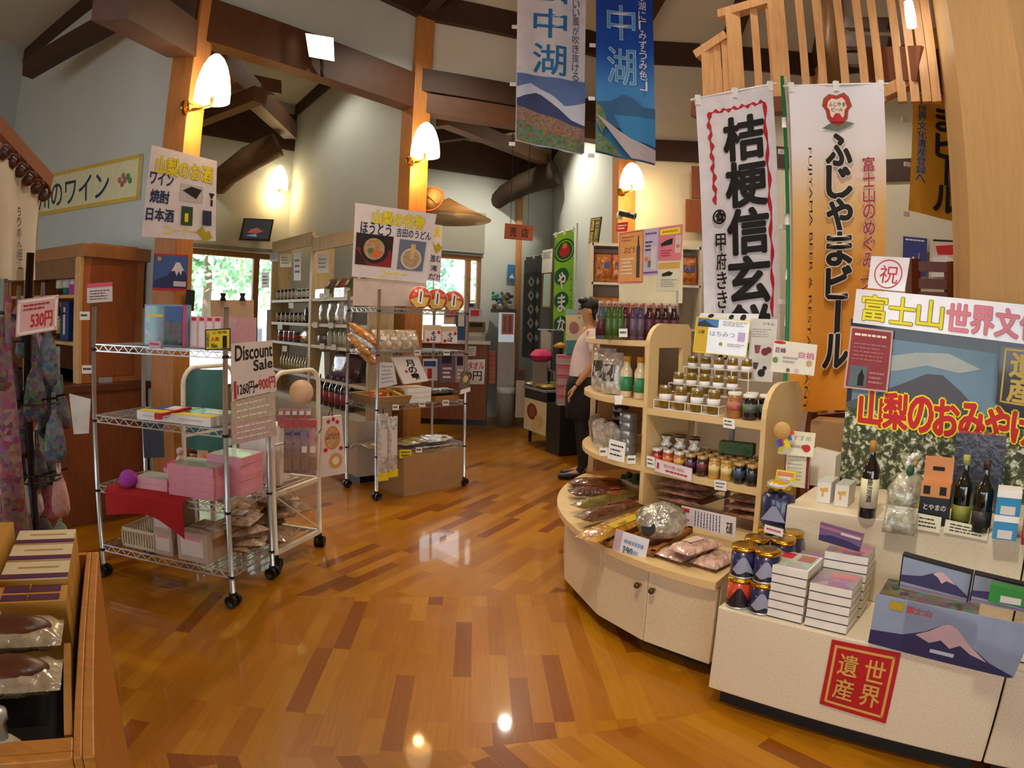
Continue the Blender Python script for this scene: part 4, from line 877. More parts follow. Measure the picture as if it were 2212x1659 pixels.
def dno(s): s.frame(0, 0, 1, 1, .05, INK); s.text('ご当地', .3, .1, .85, .24, INK, .02); s.text('No.', .25, .68, .5, .9, INK, .03); s.text('1', .70, .36, .84, .92, INK, .05); s.text('人気', .22, .38, .55, .58, REDI, .03); s.vtext('山梨県', .05, .1, .16, .85, NAVY, .02)
tagcard('yellow number one card on the front pole of the near rack', pq(443, 712, 498, 757, 3.12, 28, -3), YEL, draw=dno, name='info_card', cat='card')
tagcard('small pink and white price tag on the top shelf edge of the near rack', quad([(321, 735), (347, 737), (347, 753), (321, 751)], R1F), mat('#d8b8d8', .5, key='tag_lilac'), 1, REDI)
# ---- right end: sale papers
pl = (r1(W1 + .02, 0, 0), r1(W1 + .02, D1, 0)); pl = (pl[0], pl[1])
def q1(*p): return quad(list(p), pl)
s = Sheet(q1((500, 742), (588, 735), (592, 822), (500, 846)), PAP, .003); s.text('Discount', .08, .06, .98, .38, INK, .03); s.text('Sale', .5, .42, .97, .66, INK, .03); s.solid('sale_sign', 'white hand lettered discount sale sign on the end of the near rack', 'sign')
s = Sheet(q1((500, 820), (592, 803), (596, 843), (501, 865)), PAP, .002); s.q = [p + s.n * .006 for p in s.q]; s.mb = MB(); s.mb.add([p for p in s.q] + [p - s.n * .002 for p in s.q], [(0, 1, 2, 3), (7, 6, 5, 4), (0, 4, 5, 1), (1, 5, 6, 2), (2, 6, 7, 3), (3, 7, 4, 0)], PAP)
s.text('1260円', .1, .25, .46, .85, INK, .02); s.text('➔', .46, .4, .56, .7, INK, .02) if False else s.poly([(.47, .5), (.52, .46), (.52, .4), (.57, .53), (.52, .66), (.52, .6), (.47, .64)], INK); s.text('900円', .57, .2, .97, .8, REDI, .02); s.rect(.02, .1, .07, .95, REDI); s.solid('price_sign', 'white price card with black and red figures below the sale sign', 'sign')
for i, (a, c) in enumerate(((((500, 868), (594, 846), (596, 898), (501, 918)), '#d8cdb4'), (((500, 916), (595, 897), (598, 940), (502, 962)), '#dcc0c0'))):
    s = Sheet(q1(*a), mat(c, .6, kind='print', scale=70, var=.35, key='flyer%d' % i), .004); s.lines(.1, .1, .9, .9, 3, WHITE, .3, i); s.solid('product_flyer', ('colour flyer of small goods below the sale price', 'lowest pink flyer on the end of the near rack')[i], 'flyer')
# ---- second shelf: flat souvenir boxes
CBL = mat('#2c3f8c', .4, key='box_cobalt', coat=.4)
for i, (x, rz) in enumerate(((.40, 3), (.64, -3))):
    rbox('souvenir_box', ('flat blue and yellow souvenir box with white peak, left of the two', 'flat blue and yellow souvenir box with white peak, right of the two')[i], 'box', r1(x, .15, 2), (.235, .26, .045), WHITE, R1Z + R(rz), 'flat boxes on the second shelf', [(0, 0, 1, .72, CBL), (0, .72, 1, 1, YEL), (.35, .1, .65, .35, WHITE), (.42, .35, .9, .6, STK[1])], [(.15, .4, .8, .6, STK[0])], None)
mb = MB(); p = r1(.5, .0, 2) + Vector((0, 0, .05)); mb.bar(p + Vector((-.03, -.02, -.01)), p + Vector((.06, .14, .012)), .02, .012, REDI); mb.box(p + Vector((-.035, -.03, -.014)), (.035, .02, .03), REDI); solid('red_ribbon_tag', mb, 'red tag lying over the two flat souvenir boxes', 'tag')
# ---- third shelf: pink cartons
for st, (x, y, n, rz) in enumerate(((.60, .14, 4, 3), (.72, .28, 5, -4))):
    for i in range(n):
        rbox('pink_carton', '%s pink carton of the %s stack on the near rack' % (tier(i, n), ('front', 'rear right')[st]), 'box', r1(x + random.uniform(-.006, .006), y, 1) + Vector((0, 0, i * .0405)), (.27 if st == 0 else .22, .2 if st == 0 else .2, .04), PINK, R1Z + R(rz + random.uniform(-1.5, 1.5)), 'stacked pink cartons', [(.04, .05, .96, .95, MINT)] if i == n - 1 else None, [(0, .42, 1, .5, PINK2)], [(0, .42, 1, .5, PINK2)], .5)
for i in range(2): rbox('pink_carton', '%s small pink carton left of the tall pink stack' % ('lower', 'upper')[i], 'box', r1(.33, .12, 1) + Vector((0, 0, i * .033)), (.2, .13, .032), PINK2, R1Z + R(4), 'small pink cartons', [(.05, .1, .95, .9, MINT)] if i else None, [(0, .4, 1, .5, WHITE)], None, .5)
mb = MB(); p = r1(.2, .03, 1) + Vector((0, 0, .05)); mb.ball(p, .05, mat('#b04ac0', .95, key='purple_fluff', bump=60), 18, 12); solid('pompom', mb, 'fluffy purple pompom at the left of the third shelf', 'pompom')
rbox('doll_box', 'pink topped white doll box at the back of the third shelf', 'box', r1(.38, .32, 1), (.24, .12, .10), PINK2, R1Z, None, [(0, 0, 1, 1, MAG)], [(0, 0, 1, .25, MAG), (.1, .3, .9, .9, STK[1])])
for i, (x, c, h) in enumerate(((.34, '#e8d0c8', '#b05a70'), (.43, '#e8d0c8', '#3a2418'))):
    t = thing('small_doll', ('tiny doll with a pale cap on the pink doll box', 'tiny dark haired doll on the pink doll box')[i], 'doll', r1(x, .31, 1) + Vector((0, 0, .101))); mb = MB(); mb.lathe([(.022, 0), (.024, .02), (.012, .045)], mat(('#e6dcd8', '#a05a60')[i], .8, key='dollc%d' % i)); part('body', mb, t); mb = MB(); mb.ball((0, 0, .06), .02, mat('#e2b493', .6, key='doll_skin')); part('head', mb, t); mb = MB(); mb.ball((0, .003, .067), (.0225, .0225, .018), mat(('#d8c8cc', '#2a1a14')[i], .8, key='dollh%d' % i)); part('hair', mb, t)
def drape(u, v):
    x = .08 + .52 * u; y = -.012 - .018 * min(1, v * 4) - .012 * math.sin(u * 9) * v; z = -.002 - v * (.16 + .03 * math.sin(u * 3.1 + .6) + (.07 if u > .93 else 0) * v)
    if v < .22: y = .1 - v * .5; z = .004
    else: z = -(v - .22) * (.19 - .05 * math.sin(u * 3.1) + .06 * u ** 6)
    return R1L + Matrix.Rotation(R1Z, 3, 'Z') @ Vector((x, y, H1[1] + z + .004))
mb = MB(); mb.grid(drape, 24, 14, mat('#b0141c', .85, key='red_cloth')); mb.grid(lambda u, v: drape(u, v) + Vector((0, .003, -.001)), 24, 14, mat('#b0141c', .85, key='red_cloth')); solid('red_cloth', mb, 'red cloth hanging over the front edge of the near rack', 'cloth')
mb = MB(); rd = random.Random(3); 
for i in range(9): a = rd.uniform(0, 6.28); c = r1(.56, .38, 1) + Vector((.06 * math.cos(a), .04 * math.sin(a), .09 + rd.uniform(0, .07))); mb.pillow(c, (.1, .07, .02), mat('#d0521c', .7, key='maple'), a, None, .5, 4, i); mb.tube([c, r1(.56, .38, 1) + Vector((0, 0, .005))], .003, BEAM2, 5)
solid('leaf_spray', mb, 'spray of orange artificial leaves behind the pink cartons', 'leaves')
# ---- bottom shelf
t = thing('plastic_basket', 'cream plastic basket on the bottom shelf of the near rack', 'basket', r1(.24, .16, 0), R1Z); mb = MB(); CR = mat('#d8cdb0', .5, key='cream_plastic'); mb.bx(-.11, .11, -.13, .13, 0, .006, CR); part('base', mb, t); mb = MB()
for x0, x1, y0, y1 in ((-.11, .11, -.13, -.126), (-.11, .11, .126, .13), (-.11, -.106, -.13, .13), (.106, .11, -.13, .13)):
    mb.bx(x0, x1, y0, y1, .09, .11, CR); mb.bx(x0, x1, y0, y1, 0, .018, CR); n = 12
    for i in range(n + 1):
        f = i / n; X = x0 + (x1 - x0) * f if x1 - x0 > .05 else (x0 + x1) / 2; Y = y0 + (y1 - y0) * f if y1 - y0 > .05 else (y0 + y1) / 2; mb.box((X, Y, .055), (.007, .007, .08), CR)
part('slatted_sides', mb, t)
lab_ = [(.12, .12, .85, .8, STK[1]), (.2, .12, .8, .25, PINK)]
CTAN = mat('#c6b6a6', .7, key='carton_tan')
for i in range(2): rbox('labelled_carton', '%s tan carton with shiny label beside the cream basket' % ('lower', 'upper')[i], 'box', r1(.41, .14, 0) + Vector((0, 0, i * .125)), (.12, .22, .124), CTAN, R1Z, 'labelled cartons on the bottom shelf', None, lab_)
rbox('labelled_carton', 'wide tan carton with shiny label at the front of the bottom shelf', 'box', r1(.61, .14, 0), (.19, .24, .15), CTAN, R1Z + R(-2), None, [(0, .46, 1, .54, STK[0])], lab_, [(.2, .2, .8, .5, CARD)])
FILMB = mat('#b89a80', .25, kind='film', key='film_brown'); FILMT = mat('#d2b48a', .25, kind='film', key='film_tan'); FILMW = mat('#cfcdc8', .2, kind='film', key='film_clear')
for i in range(6): pack('snack_bag', '%s clear snack bag heaped on the right of the bottom shelf' % ('bottom left', 'bottom right', 'second layer left', 'second layer right', 'third layer', 'uppermost')[i], 'bag', r1(.70 + (i % 2) * .05, .29 + (i // 3) * .0, 0) + Vector((0, 0, .03 * i)), (.24, .17, .055), FILMB if i % 2 else FILMT, R1Z + R(20 * i), 'snack bags heaped on the near rack', [(.3, .3, .7, .6, STK[1])] if i == 5 else None, i)
mb = MB(); mb.bx(-.06, .06, -.05, .05, 0, .27, mat('#4a5462', .7, key='slate_box')); mb.bx(-.03, .03, -.052, -.049, .2, .225, STK[0]); solid('slate_box', mb, 'tall slate grey box standing behind the near rack by the wooden post', 'box', None, at(333, 985, 3.95) * 1 - Vector((0, 0, 0)), R(30))
# ================================================================= white cart behind the near rack
WM_ = mat('#e9e2d0', .4, key='white_enamel'); P1 = Vector((-1.235, 3.43)); P2 = Vector((-1.10, 3.88)); P3 = Vector((-1.83, 3.52)); P4 = Vector((-1.70, 3.98))
t = thing('display_cart', 'white tubular cart on black casters behind the near rack', 'cart', up3((P1 + P4) / 2, 0))
def hoop(a, b, z):
    n = Vector((b - a)).normalized(); P = [up3(a, .09), up3(a, z - .1)] + [up3(a + n * (.1 - .1 * math.cos(R(k_ * 18))) , z - .1 + .1 * math.sin(R(k_ * 18))) for k_ in range(1, 6)]
    P += [up3(b - n * (.1 - .1 * math.cos(R(90 - k_ * 18))), z - .1 + .1 * math.sin(R(90 - k_ * 18))) for k_ in range(0, 6)] + [up3(b, .09)]
    mb = MB(); mb.tube(P, .014, WM_, 10); return mb
part('end_frame', hoop(P1, P2, 1.12), t, True); part('end_frame', hoop(P3, P4, 1.12), t, True)
mb = MB()
for z in (.1, .44): 
    for a, b in ((P1, P2), (P3, P4), (P1, P3), (P2, P4)): mb.bar(up3(a, z), up3(b, z), .024, .024, WM_)
for z in (.1, .44):
    for i in range(1, 9): mb.bar(up3(P1.lerp(P3, i / 9), z), up3(P2.lerp(P4, i / 9), z), .006, .006, WM_)
mb.bar(up3(P1, .44), up3(P2, .12), .008, .008, WM_); mb.bar(up3(P1, .72), up3(P2, .72), .02, .012, WM_); mb.bar(up3(P3, .72), up3(P4, .72), .02, .012, WM_); mb.bar(up3(P2, .72), up3(P4, .72), .02, .012, WM_); part('base_frame', mb, t, True)
for p in (P1, P2, P3, P4):
    mb = MB(); mb.tube([up3(p + Vector((-.03, 0)), .035), up3(p + Vector((.03, 0)), .035)], .035, BLACKP, 14); mb.bx(p.x - .012, p.x + .012, p.y - .012, p.y + .012, .035, .095, BLACKP); part('caster', mb, t, True)
ctr = lambda u, v, z: up3(P1.lerp(P2, v).lerp(P3.lerp(P4, v), u), z)
for i in range(5): pack('snack_bag', '%s big brown snack bag in the foot of the white cart' % ('rear', 'front', 'middle', 'upper', 'topmost')[i], 'bag', ctr(.24 + .2 * (i % 2), .3 + .18 * (i % 3), .115 + .055 * i), (.3, .24, .09), FILMT if i % 2 else FILMB, R(30 * i), 'bags in the white cart', None, 10 + i)
for i in range(3):
    mb = MB(); mb.lathe([(.09, 0), (.12, .04), (.125, .09), (.1, .1)], mat('#a87a3a', .8, key='wicker', kind='speckle', scale=70), ctr(.45 + .22 * i, .5, .453), 18, sx=1.0, sy=.8); solid('round_basket', mb, 'shallow woven basket on the white cart, %s' % ('nearest its right end', 'middle one', 'furthest left')[i], 'basket')
mb = MB(); mb.bar(ctr(.35, .5, .46), ctr(.35, .5, .8), .2, .25, mat('#efe9e0', .5, key='white_tin')); solid('white_tub', mb, 'tall white tub standing on the cart behind the sale papers', 'tub')
# teal stool seat and clear bags seen through the near rack
mb = MB(); c = at(437, 862, 4.6); mb.grid(lambda u, v: c + Vector((.3 * (u - .5), .05 - .06 * math.sin(math.pi * u) , .2 - .55 * v)), 8, 8, mat('#3f7a74', .5, key='teal')); mb.grid(lambda u, v: c + Vector((.3 * (u - .5), .08 - .06 * math.sin(math.pi * u), .2 - .55 * v)), 8, 8, mat('#3f7a74', .5, key='teal')); mb.bar(c + Vector((-.12, .1, -.3)), (c.x - .12, c.y + .1, 0), .03, .03, ALU); mb.bar(c + Vector((.12, .1, -.3)), (c.x + .12, c.y + .1, 0), .03, .03, ALU); mb.bx(c.x - .15, c.x + .15, c.y + .06, c.y + .4, c.z - .36, c.z - .33, mat('#3f7a74', .5, key='teal')); mb.bar((c.x - .12, c.y + .38, c.z - .34), (c.x - .12, c.y + .38, 0), .03, .03, ALU); mb.bar((c.x + .12, c.y + .38, c.z - .34), (c.x + .12, c.y + .38, 0), .03, .03, ALU); solid('teal_chair', mb, 'teal moulded chair behind the white cart', 'chair')
# hanging packs on the cart's right end
DRED = mat('#7a1c1c', .35, kind='print', scale=40, var=.3, key='pack_red', coat=.6); PRED = mat('#c8503a', .35, kind='print', scale=45, var=.4, key='pack_scarlet', coat=.6)
for i, (px, c) in enumerate(((622, DRED), (640, DRED), (658, DRED), (676, PRED))):
    q = pq(px - 9, 905, px + 9, 1022, 3.62 + .02 * i); s = Sheet(q, c, .02); s.rect(.1, .02, .9, .16, mat('#c83a34', .4, key='pk_head')); s.rect(.15, .5, .8, .62, OUT) if i > 1 else s.rect(.2, .25, .8, .3, mat('#3a3068', .4, key='pk_blue')); s.rect(.1, .7, .9, .95, mat('#9a7a5a', .4, key='pk_beige')); s.solid('hanging_pack', 'slim %s pack hanging on the white cart, %s' % ('dark red' if i < 3 else 'scarlet', nth(i, 4)), 'pack')
q = quad([(697, 902), (738, 897), (748, 1022), (690, 1032)], plane_at(715, 960, 3.75, 25)); s = Sheet(q, mat('#e8d8d0', .35, key='pk_white', coat=.6), .03); OR = mat('#e0862c', .4, key='pk_orange')
s.disc(.5, .36, .2, OR, ru=.36); s.disc(.5, .36, .17, mat('#e8a84a', .4, kind='print', scale=60, var=.4, key='pk_snack'), ru=.3); s.text('ほうとう', .25, .28, .8, .38, mat('#6a2418', .5, key='brown_ink'), .02, slant=.2); s.disc(.62, .75, .13, mat('#e0a050', .4, key='pk_noodle'), ru=.27); s.disc(.62, .75, .07, OUT, ru=.14)
for u, v in ((.3, .08), (.55, .05), (.75, .1), (.2, .55), (.85, .55)): s.disc(u, v, .035, REDI)
a_ = (s.q[0] + s.q[1]) / 2; s.mb.tube([a_, a_ + Vector((0, 0, .05)), up3(P2, .72)], .003, BLACKP, 5); s.solid('hanging_pack', 'large white pack with orange bowl picture hanging right of the red packs', 'pack')
for i in range(5):
    q = pq(600 + i * 15, 884, 613 + i * 15, 925, 3.82); s = Sheet(q, mat('#c04038', .4, kind='print', scale=60, var=.3, key='pk_small', coat=.5), .02); s.rect(.15, .1, .85, .3, WHITE); s.solid('hanging_pack', 'small red pack on the top rail of the white cart, %s' % nth(i, 5), 'pack')
mb = MB(); mb.lathe([(.001, 0), (.07, .004), (.075, .012), (.001, .016)], mat('#e0b48a', .6, key='lid_wood'), n=20, M=Matrix.Translation(at(652, 848, 3.9)) @ Matrix.Rotation(R(80), 4, 'X')); solid('round_paddle', mb, 'round pale wooden paddle behind the white cart hoop', 'paddle')
# ================================================================= middle rack
mb = MB(); BEI = mat('#d8c8b8', .6, key='beige_paper')
for i in range(3):
    c = at(907 + i * 36, 643 + i * 4, 5.22 + i * .16); t = thing('cup_lid_display', 'upright noodle bowl with red and yellow lid, %s of three' % nth(i, 3), 'bowl', c - Vector((0, 0, .09)), R(8), 'upright noodle bowls on the middle rack')
    M = Matrix.Translation((0, 0, .09)) @ Matrix.Rotation(R(82), 4, 'X'); mb = MB(); mb.lathe([(.075, -.06), (.09, 0), (.092, .004)], PAP, n=22, M=M); part('bowl', mb, t)
    mb = MB(); mb.lathe([(.088, .004), (.088, .006), (.001, .006)], mat('#c84a2a', .35, key='lid_red', coat=.6), n=22, M=M); mb.prism([(-.08, -.02), (-.03, -.08), (.05, -.07), (.075, 0), (.0, .01)], .006, .007, mat('#d8b04a', .4, key='lid_gold'), M); mb.prism([(-.02, -.04), (.02, -.055), (.03, .05), (-.01, .07)], .007, .008, WHITE, M); mb.prism([(-.002, -.035), (.008, -.038), (.016, .045), (.006, .05)], .008, .0085, INK, M); part('lid', mb, t)
# brown sausage packs at the left
for i, (x0, y0, x1, y1, c) in enumerate(((755, 700, 812, 742, '#b8742c'), (752, 722, 800, 765, '#c0843c'), (758, 712, 806, 752, '#c8ccd4'), (770, 748, 812, 786, '#b8782c'))):
    a = at(x0, y0, 5.2); b = at(x1, y1, 4.98); mb = MB(); n = 6; mb.tube([a.lerp(b, j / n) for j in range(n + 1)], [.012, .036, .04, .042, .04, .036, .01], mat(c, .25, kind='film', key='saus' + c), 10); solid('sausage_pack', mb, ('brown wrapped sausage at the top left of the middle rack', 'light brown wrapped sausage second from the top', 'silver labelled sausage between the brown ones', 'lowest brown wrapped sausage sticking out of the middle rack')[i], 'sausage')
FB = mat('#d3bfa4', .25, kind='film', key='film_beige')
for i in range(4): pack('rice_cake_bag', 'beige cellophane bag on the second shelf of the middle rack, %s' % nth(i, 4), 'bag', r2(.08 + i * .1, .13, 2) + Vector((0, 0, .075)), (.13, .17, .08), FB, R2Z, 'beige bags on the middle rack', [(.3, .45, .7, .6, STK[1])], 20 + i, R(70))
for i in range(2):
    mb = MB(); mb.lathe([(.06, 0), (.075, .02), (.075, .045), (.05, .055)], FB, r2(.28 + i * .12, .33, 2), 14); 
    mb.lathe([(.06, .05), (.07, .07), (.065, .09), (.03, .1)], FB, r2(.28 + i * .12, .33, 2), 14); solid('round_pack', mb, 'round wrapped dumpling pack behind the beige bags, %s' % ('left', 'right')[i], 'pack')
for i in range(2):
    q = pq(917 + i * 37, 702 + i * 3, 953 + i * 35, 740 + i * 2, 5.25 + .13 * i, 28); s = Sheet(q, mat('#d0b896', .4, key='kraft', coat=.4), .04); s.rect(.02, .3, .98, .98, PAP); s.vtext('そば', .38, .36, .68, .9, INK, .03); s.disc(.2, .85, .1, REDI); s.disc(.85, .42, .1, REDI); s.solid('noodle_pack', 'kraft noodle pack with red dots on its white label, %s of the pair' % ('left', 'right')[i], 'pack')
for i, (px, py) in enumerate(((902, 762), (965, 762), (855, 880), (912, 873), (963, 870), (905, 972), (960, 945))): tagcard('white price tag on the middle rack, %s' % ('second shelf left', 'second shelf right', 'third shelf left', 'third shelf centre', 'third shelf right', 'lowest shelf left', 'lowest shelf right')[i], quad([(px - 7, py - 6), (px + 7, py - 6), (px + 7, py + 6), (px - 7, py + 6)], R2F), WHITE, 1, seed=i)
# third shelf
t = thing('wicker_basket', 'pale wicker basket of red and yellow packets on the middle rack', 'basket', r2(.16, .2, 1), R2Z); WK = mat('#c9a878', .8, key='wicker_pale', kind='speckle', scale=110); mb = MB()
for i in range(6): 
    z = .004 + i * .0125; o = .004 * i; mb.tube([(-.15 - o, -.18 - o, z), (.15 + o, -.18 - o, z), (.15 + o, .18 + o, z), (-.15 - o, .18 + o, z), (-.15 - o, -.18 - o, z)], .0072, WK, 6)
part('woven_sides', mb, t); mb = MB(); mb.bx(-.15, .15, -.18, .18, 0, .006, WK); part('base', mb, t)
CP = [mat('#c81e2a', .3, key='pk_bright_red', coat=.8), mat('#e0c02a', .3, key='pk_bright_yellow', coat=.8), mat('#d8862a', .3, key='pk_amber', coat=.8)]
for i in range(6): pack('candy_packet', '%s packet in the wicker basket, %s' % (('red', 'yellow', 'amber')[i % 3], ORD[i] + ' from the left front'), 'packet', r2(.07 + .045 * i, .1 + .04 * (i % 4), 1) + Vector((0, 0, .055 + .012 * (i % 3))), (.14, .11, .03), CP[i % 3], R2Z + R(25 * i - 40), None, [(.3, .3, .75, .6, CP[(i + 1) % 3])], i, R(25))
for i in range(3): rbox('white_carton', '%s of the three flat white cartons on the middle rack' % ('bottom', 'middle', 'topmost')[i], 'box', r2(.43, .14, 1) + Vector((0, 0, .041 * i)), (.24, .22, .04), WHITE, R2Z, 'flat white cartons', None, [(0, .9, 1, 1, STK[0])])
s = Sheet(quad([(846, 772), (903, 770), (926, 823), (873, 830)], plane_at(885, 800, 5.32, 35)), WHITE, .035); s.vtext('月の雫', .42, .1, .72, .9, INK, .03); s.disc(.3, .55, .05, REDI); s.solid('gift_box', 'tilted white gift box with vertical black writing on the white cartons', 'box')
s = Sheet(quad([(822, 782), (850, 784), (858, 830), (820, 838)], plane_at(838, 810, 5.22, 40)), mat('#dcdce2', .5, key='cool_white'), .05); s.lines(.1, .1, .9, .9, 5, PG); s.solid('gift_box', 'plain cool white box standing left of the tilted gift box', 'box')
rbox('wooden_tray', 'shallow wooden tray of dark packs at the right of the third shelf', 'tray', r2(.72, .16, 1), (.24, .26, .04), mat('#a8703a', .6, key='tray_wood'), R2Z)
for i in range(3): pack('dark_pack', 'dark glossy pack in the wooden tray, %s' % nth(i, 3), 'pack', r2(.64 + .08 * i, .15, 1) + Vector((0, 0, .042)), (.11, .2, .05), mat('#4a3a34', .2, kind='film', key='film_dark'), R2Z + R(10 * i), 'dark packs in the tray', [(.2, .2, .7, .5, mat('#8a3a2a', .4, key='rust'))], i)
for i, (x0, c, lab) in enumerate(((950, '#6a5a6c', 'mauve standing pack with dark window at the back right of the third shelf'), (984, '#a88a90', 'pinkish standing pack at the right end of the third shelf'))):
    s = Sheet(pq(x0, 757 + i * 8, x0 + 32 - i * 12, 826, 5.65 + .1 * i, 30), mat(c, .4, key='stp%d' % i, coat=.4), .03); s.rect(.15, .08, .8, .4, mat('#2a2030', .4, key='dark_window')); s.lines(.2, .5, .8, .9, 3, OUT); s.solid('standing_pack', lab, 'pack')
s = Sheet(pq(914, 775, 945, 822, 5.75, 25), PAP, .003); s.rect(.05, .1, .9, .35, mat('#2f4f8a', .5, key='flyer_blue')); s.text('1', .3, .45, .6, .9, REDI, .02); s.solid('price_flyer', 'small flyer with a blue band behind the tilted gift box', 'flyer')
s = Sheet(quad([(998, 803), (1014, 801), (1016, 845), (994, 852)], plane_at(1005, 825, 5.42, 40)), mat('#5a4038', .3, kind='print', scale=50, var=.3, key='pouch', coat=.5), .02); s.disc(.5, .35, .16, mat('#d8b878', .5, key='pouch_face')); s.rect(.0, .8, 1, 1, WHITE); s.solid('hanging_pouch', 'small brown pouch hanging on the right pole of the middle rack', 'pouch')
# lowest shelf
for i in range(6): pack('flat_pack', 'flat pale food pack on the lowest shelf of the middle rack, %s' % nth(i, 6), 'pack', r2(.1 + .14 * i, .2 + .05 * (i % 2), 0), (.18, .26, .035), (FILMT, FILMW, FB)[i % 3], R2Z + R(12 * (i % 3) - 10), None, [(.25, .55, .7, .85, YEL if i in (2, 3) else STK[1])], 30 + i)
tagcard('yellow price card below the lowest shelf of the middle rack', quad([(863, 971), (889, 971), (889, 990), (863, 990)], R2F), YEL, 2, seed=3)
for i in range(2):
    a = at(828 + i * 20, 893 + i * 6, 5.0 + .06 * i); b = at(826 + i * 22, 1040 - i * 8, 5.0 + .06 * i); mb = MB(); M = Matrix.Translation((a + b) / 2) @ Matrix.Rotation(R(40), 4, 'Z') @ Matrix.Rotation(R(90), 4, 'X'); hh = (a - b).length
    mb.pillow((0, 0, 0), (.09, hh, .045), FILMW, 0, M, .4, 8, i); mb.box((0, -hh * .5 + .04, .012), (.085, .06, .012), YEL, 0, M); mb.box((0, .04, .02), (.05, hh * .4, .01), PAP, 0, M); mb.tube([M @ Vector((0, hh * .48, 0)), M @ Vector((0, hh * .48 + .05, 0))], .004, BLACKP, 5); mb.vt = 0
    solid('long_noodle_pack', mb, ('long clear noodle pack hanging on the front pole of the middle rack', 'second long clear pack hanging behind the front one')[i], 'pack')
g = [gz(872, 1073), gz(1000, 1048), gz(822, 1045)]; e1 = (g[1] - g[0]); e2 = (g[2] - g[0]); ang = math.atan2(e1.y, e1.x)
rbox('cardboard_box', 'large plain cardboard box on the floor under the middle rack', 'box', g[0] + e1 * .5 + Vector((-math.sin(ang), math.cos(ang), 0)) * .18, (e1.length, .36, .335), CARD, ang, None, [(0, .48, 1, .52, mat('#c8a878', .4, key='parcel_tape'))])
# ================================================================= drinks cabinet by the left wall
dA = (A - oA).normalized(); nA = Vector((dA.y, -dA.x)); nA = nA if nA.dot(-A) > 0 else -nA
CABW = wood('#a8622e', scale=(10, 10, 1)); CABD = wood('#5a2e16', scale=(4, 4, 4)); PALEW = wood('#c79a62')
def cb(u, v, z=0): p = A - dA * u + nA * v; return Vector((p.x, p.y, z))
angA = math.atan2(dA.y, dA.x)
t = thing('drinks_cabinet', 'tall rustic brown wooden cabinet of bottles on the left', 'cabinet', cb(.9, .3))
ztop = at(222, 556, 4.75).z
def cbox(nm, u0, u1, v0, v1, z0, z1, m, lab=None, par=None):
    mb = MB(); V = [cb(u0, v0, z0), cb(u1, v0, z0), cb(u1, v1, z0), cb(u0, v1, z0), cb(u0, v0, z1), cb(u1, v0, z1), cb(u1, v1, z1), cb(u0, v1, z1)]
    mb.add(V, [(3, 2, 1, 0), (4, 5, 6, 7), (0, 1, 5, 4), (1, 2, 6, 5), (2, 3, 7, 6), (3, 0, 4, 7)], m); return part(nm, mb, par or t, True, lab, .004)
cbox('side_panel', .25, .30, .08, .58, .95, ztop, CABW); cbox('side_panel', 1.75, 1.80, .08, .58, .95, ztop, CABW); cbox('back_panel', .3, 1.75, .08, .11, .95, ztop, CABD)
for f, v0, v1, z0, z1 in ((0, .05, .6, ztop, ztop + .09),): cbox('top_board', .22, 1.84, v0, v1, z0, z1, wood('#9a6a3c', scale=(2, 2, 2)))
zs = [1.27, 1.58]
for z in (.95, 1.22, 1.55): cbox('shelf', .3, 1.75, .1, .56, z - .025, z, PALEW)
cbox('front_frame', .24, .32, .58, .61, .95, ztop, PALEW); cbox('crown_board', .32, 1.75, .54, .6, ztop - .14, ztop, wood('#7a5430', scale=(2, 2, 2)))
cbox('base_cabinet', .2, 1.85, .08, .95, 0, .9, wood('#7a3f1c', scale=(8, 8, 1))); cbox('worktop', .17, 1.88, .06, .98, .9, .95, CABD)
cbox('side_rail', .245, .255, .15, .52, .99, 1.9, wood('#8a4a20', scale=(8, 8, 1)))
d = cbox('door', .75, 1.2, .95, .97, .06, .84, PALEW, 'pale wooden lower door')
for z in (.2, .7): cbox('strap_hinge', .66, .84, .97, .98, z, z + .03, BLACKP, 'black iron strap hinge', d)
def cbottle(u, z, v, r, h, c, cap, lab, label, **k): return bottle(label, cb(u, v, z), r, h, mat(c, .15, coat=.8, key='bt' + c), mat(cap, .35, key='cp' + cap), mat(lab, .5, key='lb' + lab) if lab else None, 'bottles in the drinks cabinet', 'sake_bottle', **k)
cbottle(.98, 1.555, .4, .045, .34, '#3a2a16', '#c8a850', '#e8dcc0', 'amber bottle leftmost on the upper shelf of the drinks cabinet'); cbottle(.84, 1.555, .4, .05, .36, '#17706a', '#2aa090', '#d8d8d0', 'turquoise bottle on the upper shelf of the drinks cabinet'); cbottle(.58, 1.555, .42, .05, .35, '#4a1626', '#c0a060', '#e4d8d4', 'wine red bottle with pale label on the upper shelf of the drinks cabinet')
for u, c, w_, lab in ((.70, '#b83aa0', .10, 'magenta bottle carton on the upper shelf of the drinks cabinet'), (.44, '#d8dce8', .09, 'white bottle carton at the right of the upper cabinet shelf')):
    mb = MB(); mb.box((0, 0, .17), (w_, .09, .34), mat(c, .4, key='bc' + c)); mb.box((0, -.046, .14), (w_ * .7, .003, .12), STK[1]); solid('bottle_carton', mb, lab, 'box', None, cb(u, .4, 1.553), angA)
for u, c, lab in ((.92, '#1c2018', 'dark bottle leftmost on the middle cabinet shelf'), (.60, '#2a3418', 'dark green bottle with gold label on the middle cabinet shelf'), (.46, '#141a2a', 'black bottle rightmost on the middle cabinet shelf')): cbottle(u, 1.225, .42, .042, .28, c, '#b8923c', '#a89a4a', lab)
mb = MB(); mb.box((0, 0, .14), (.15, .1, .28), mat('#24386e', .4, key='indigo_box')); mb.box((.0, -.052, .14), (.03, .003, .2), STK[0]); solid('bottle_carton', mb, 'indigo bottle carton on the middle shelf of the drinks cabinet', 'box', None, cb(.76, .42, 1.223), angA)
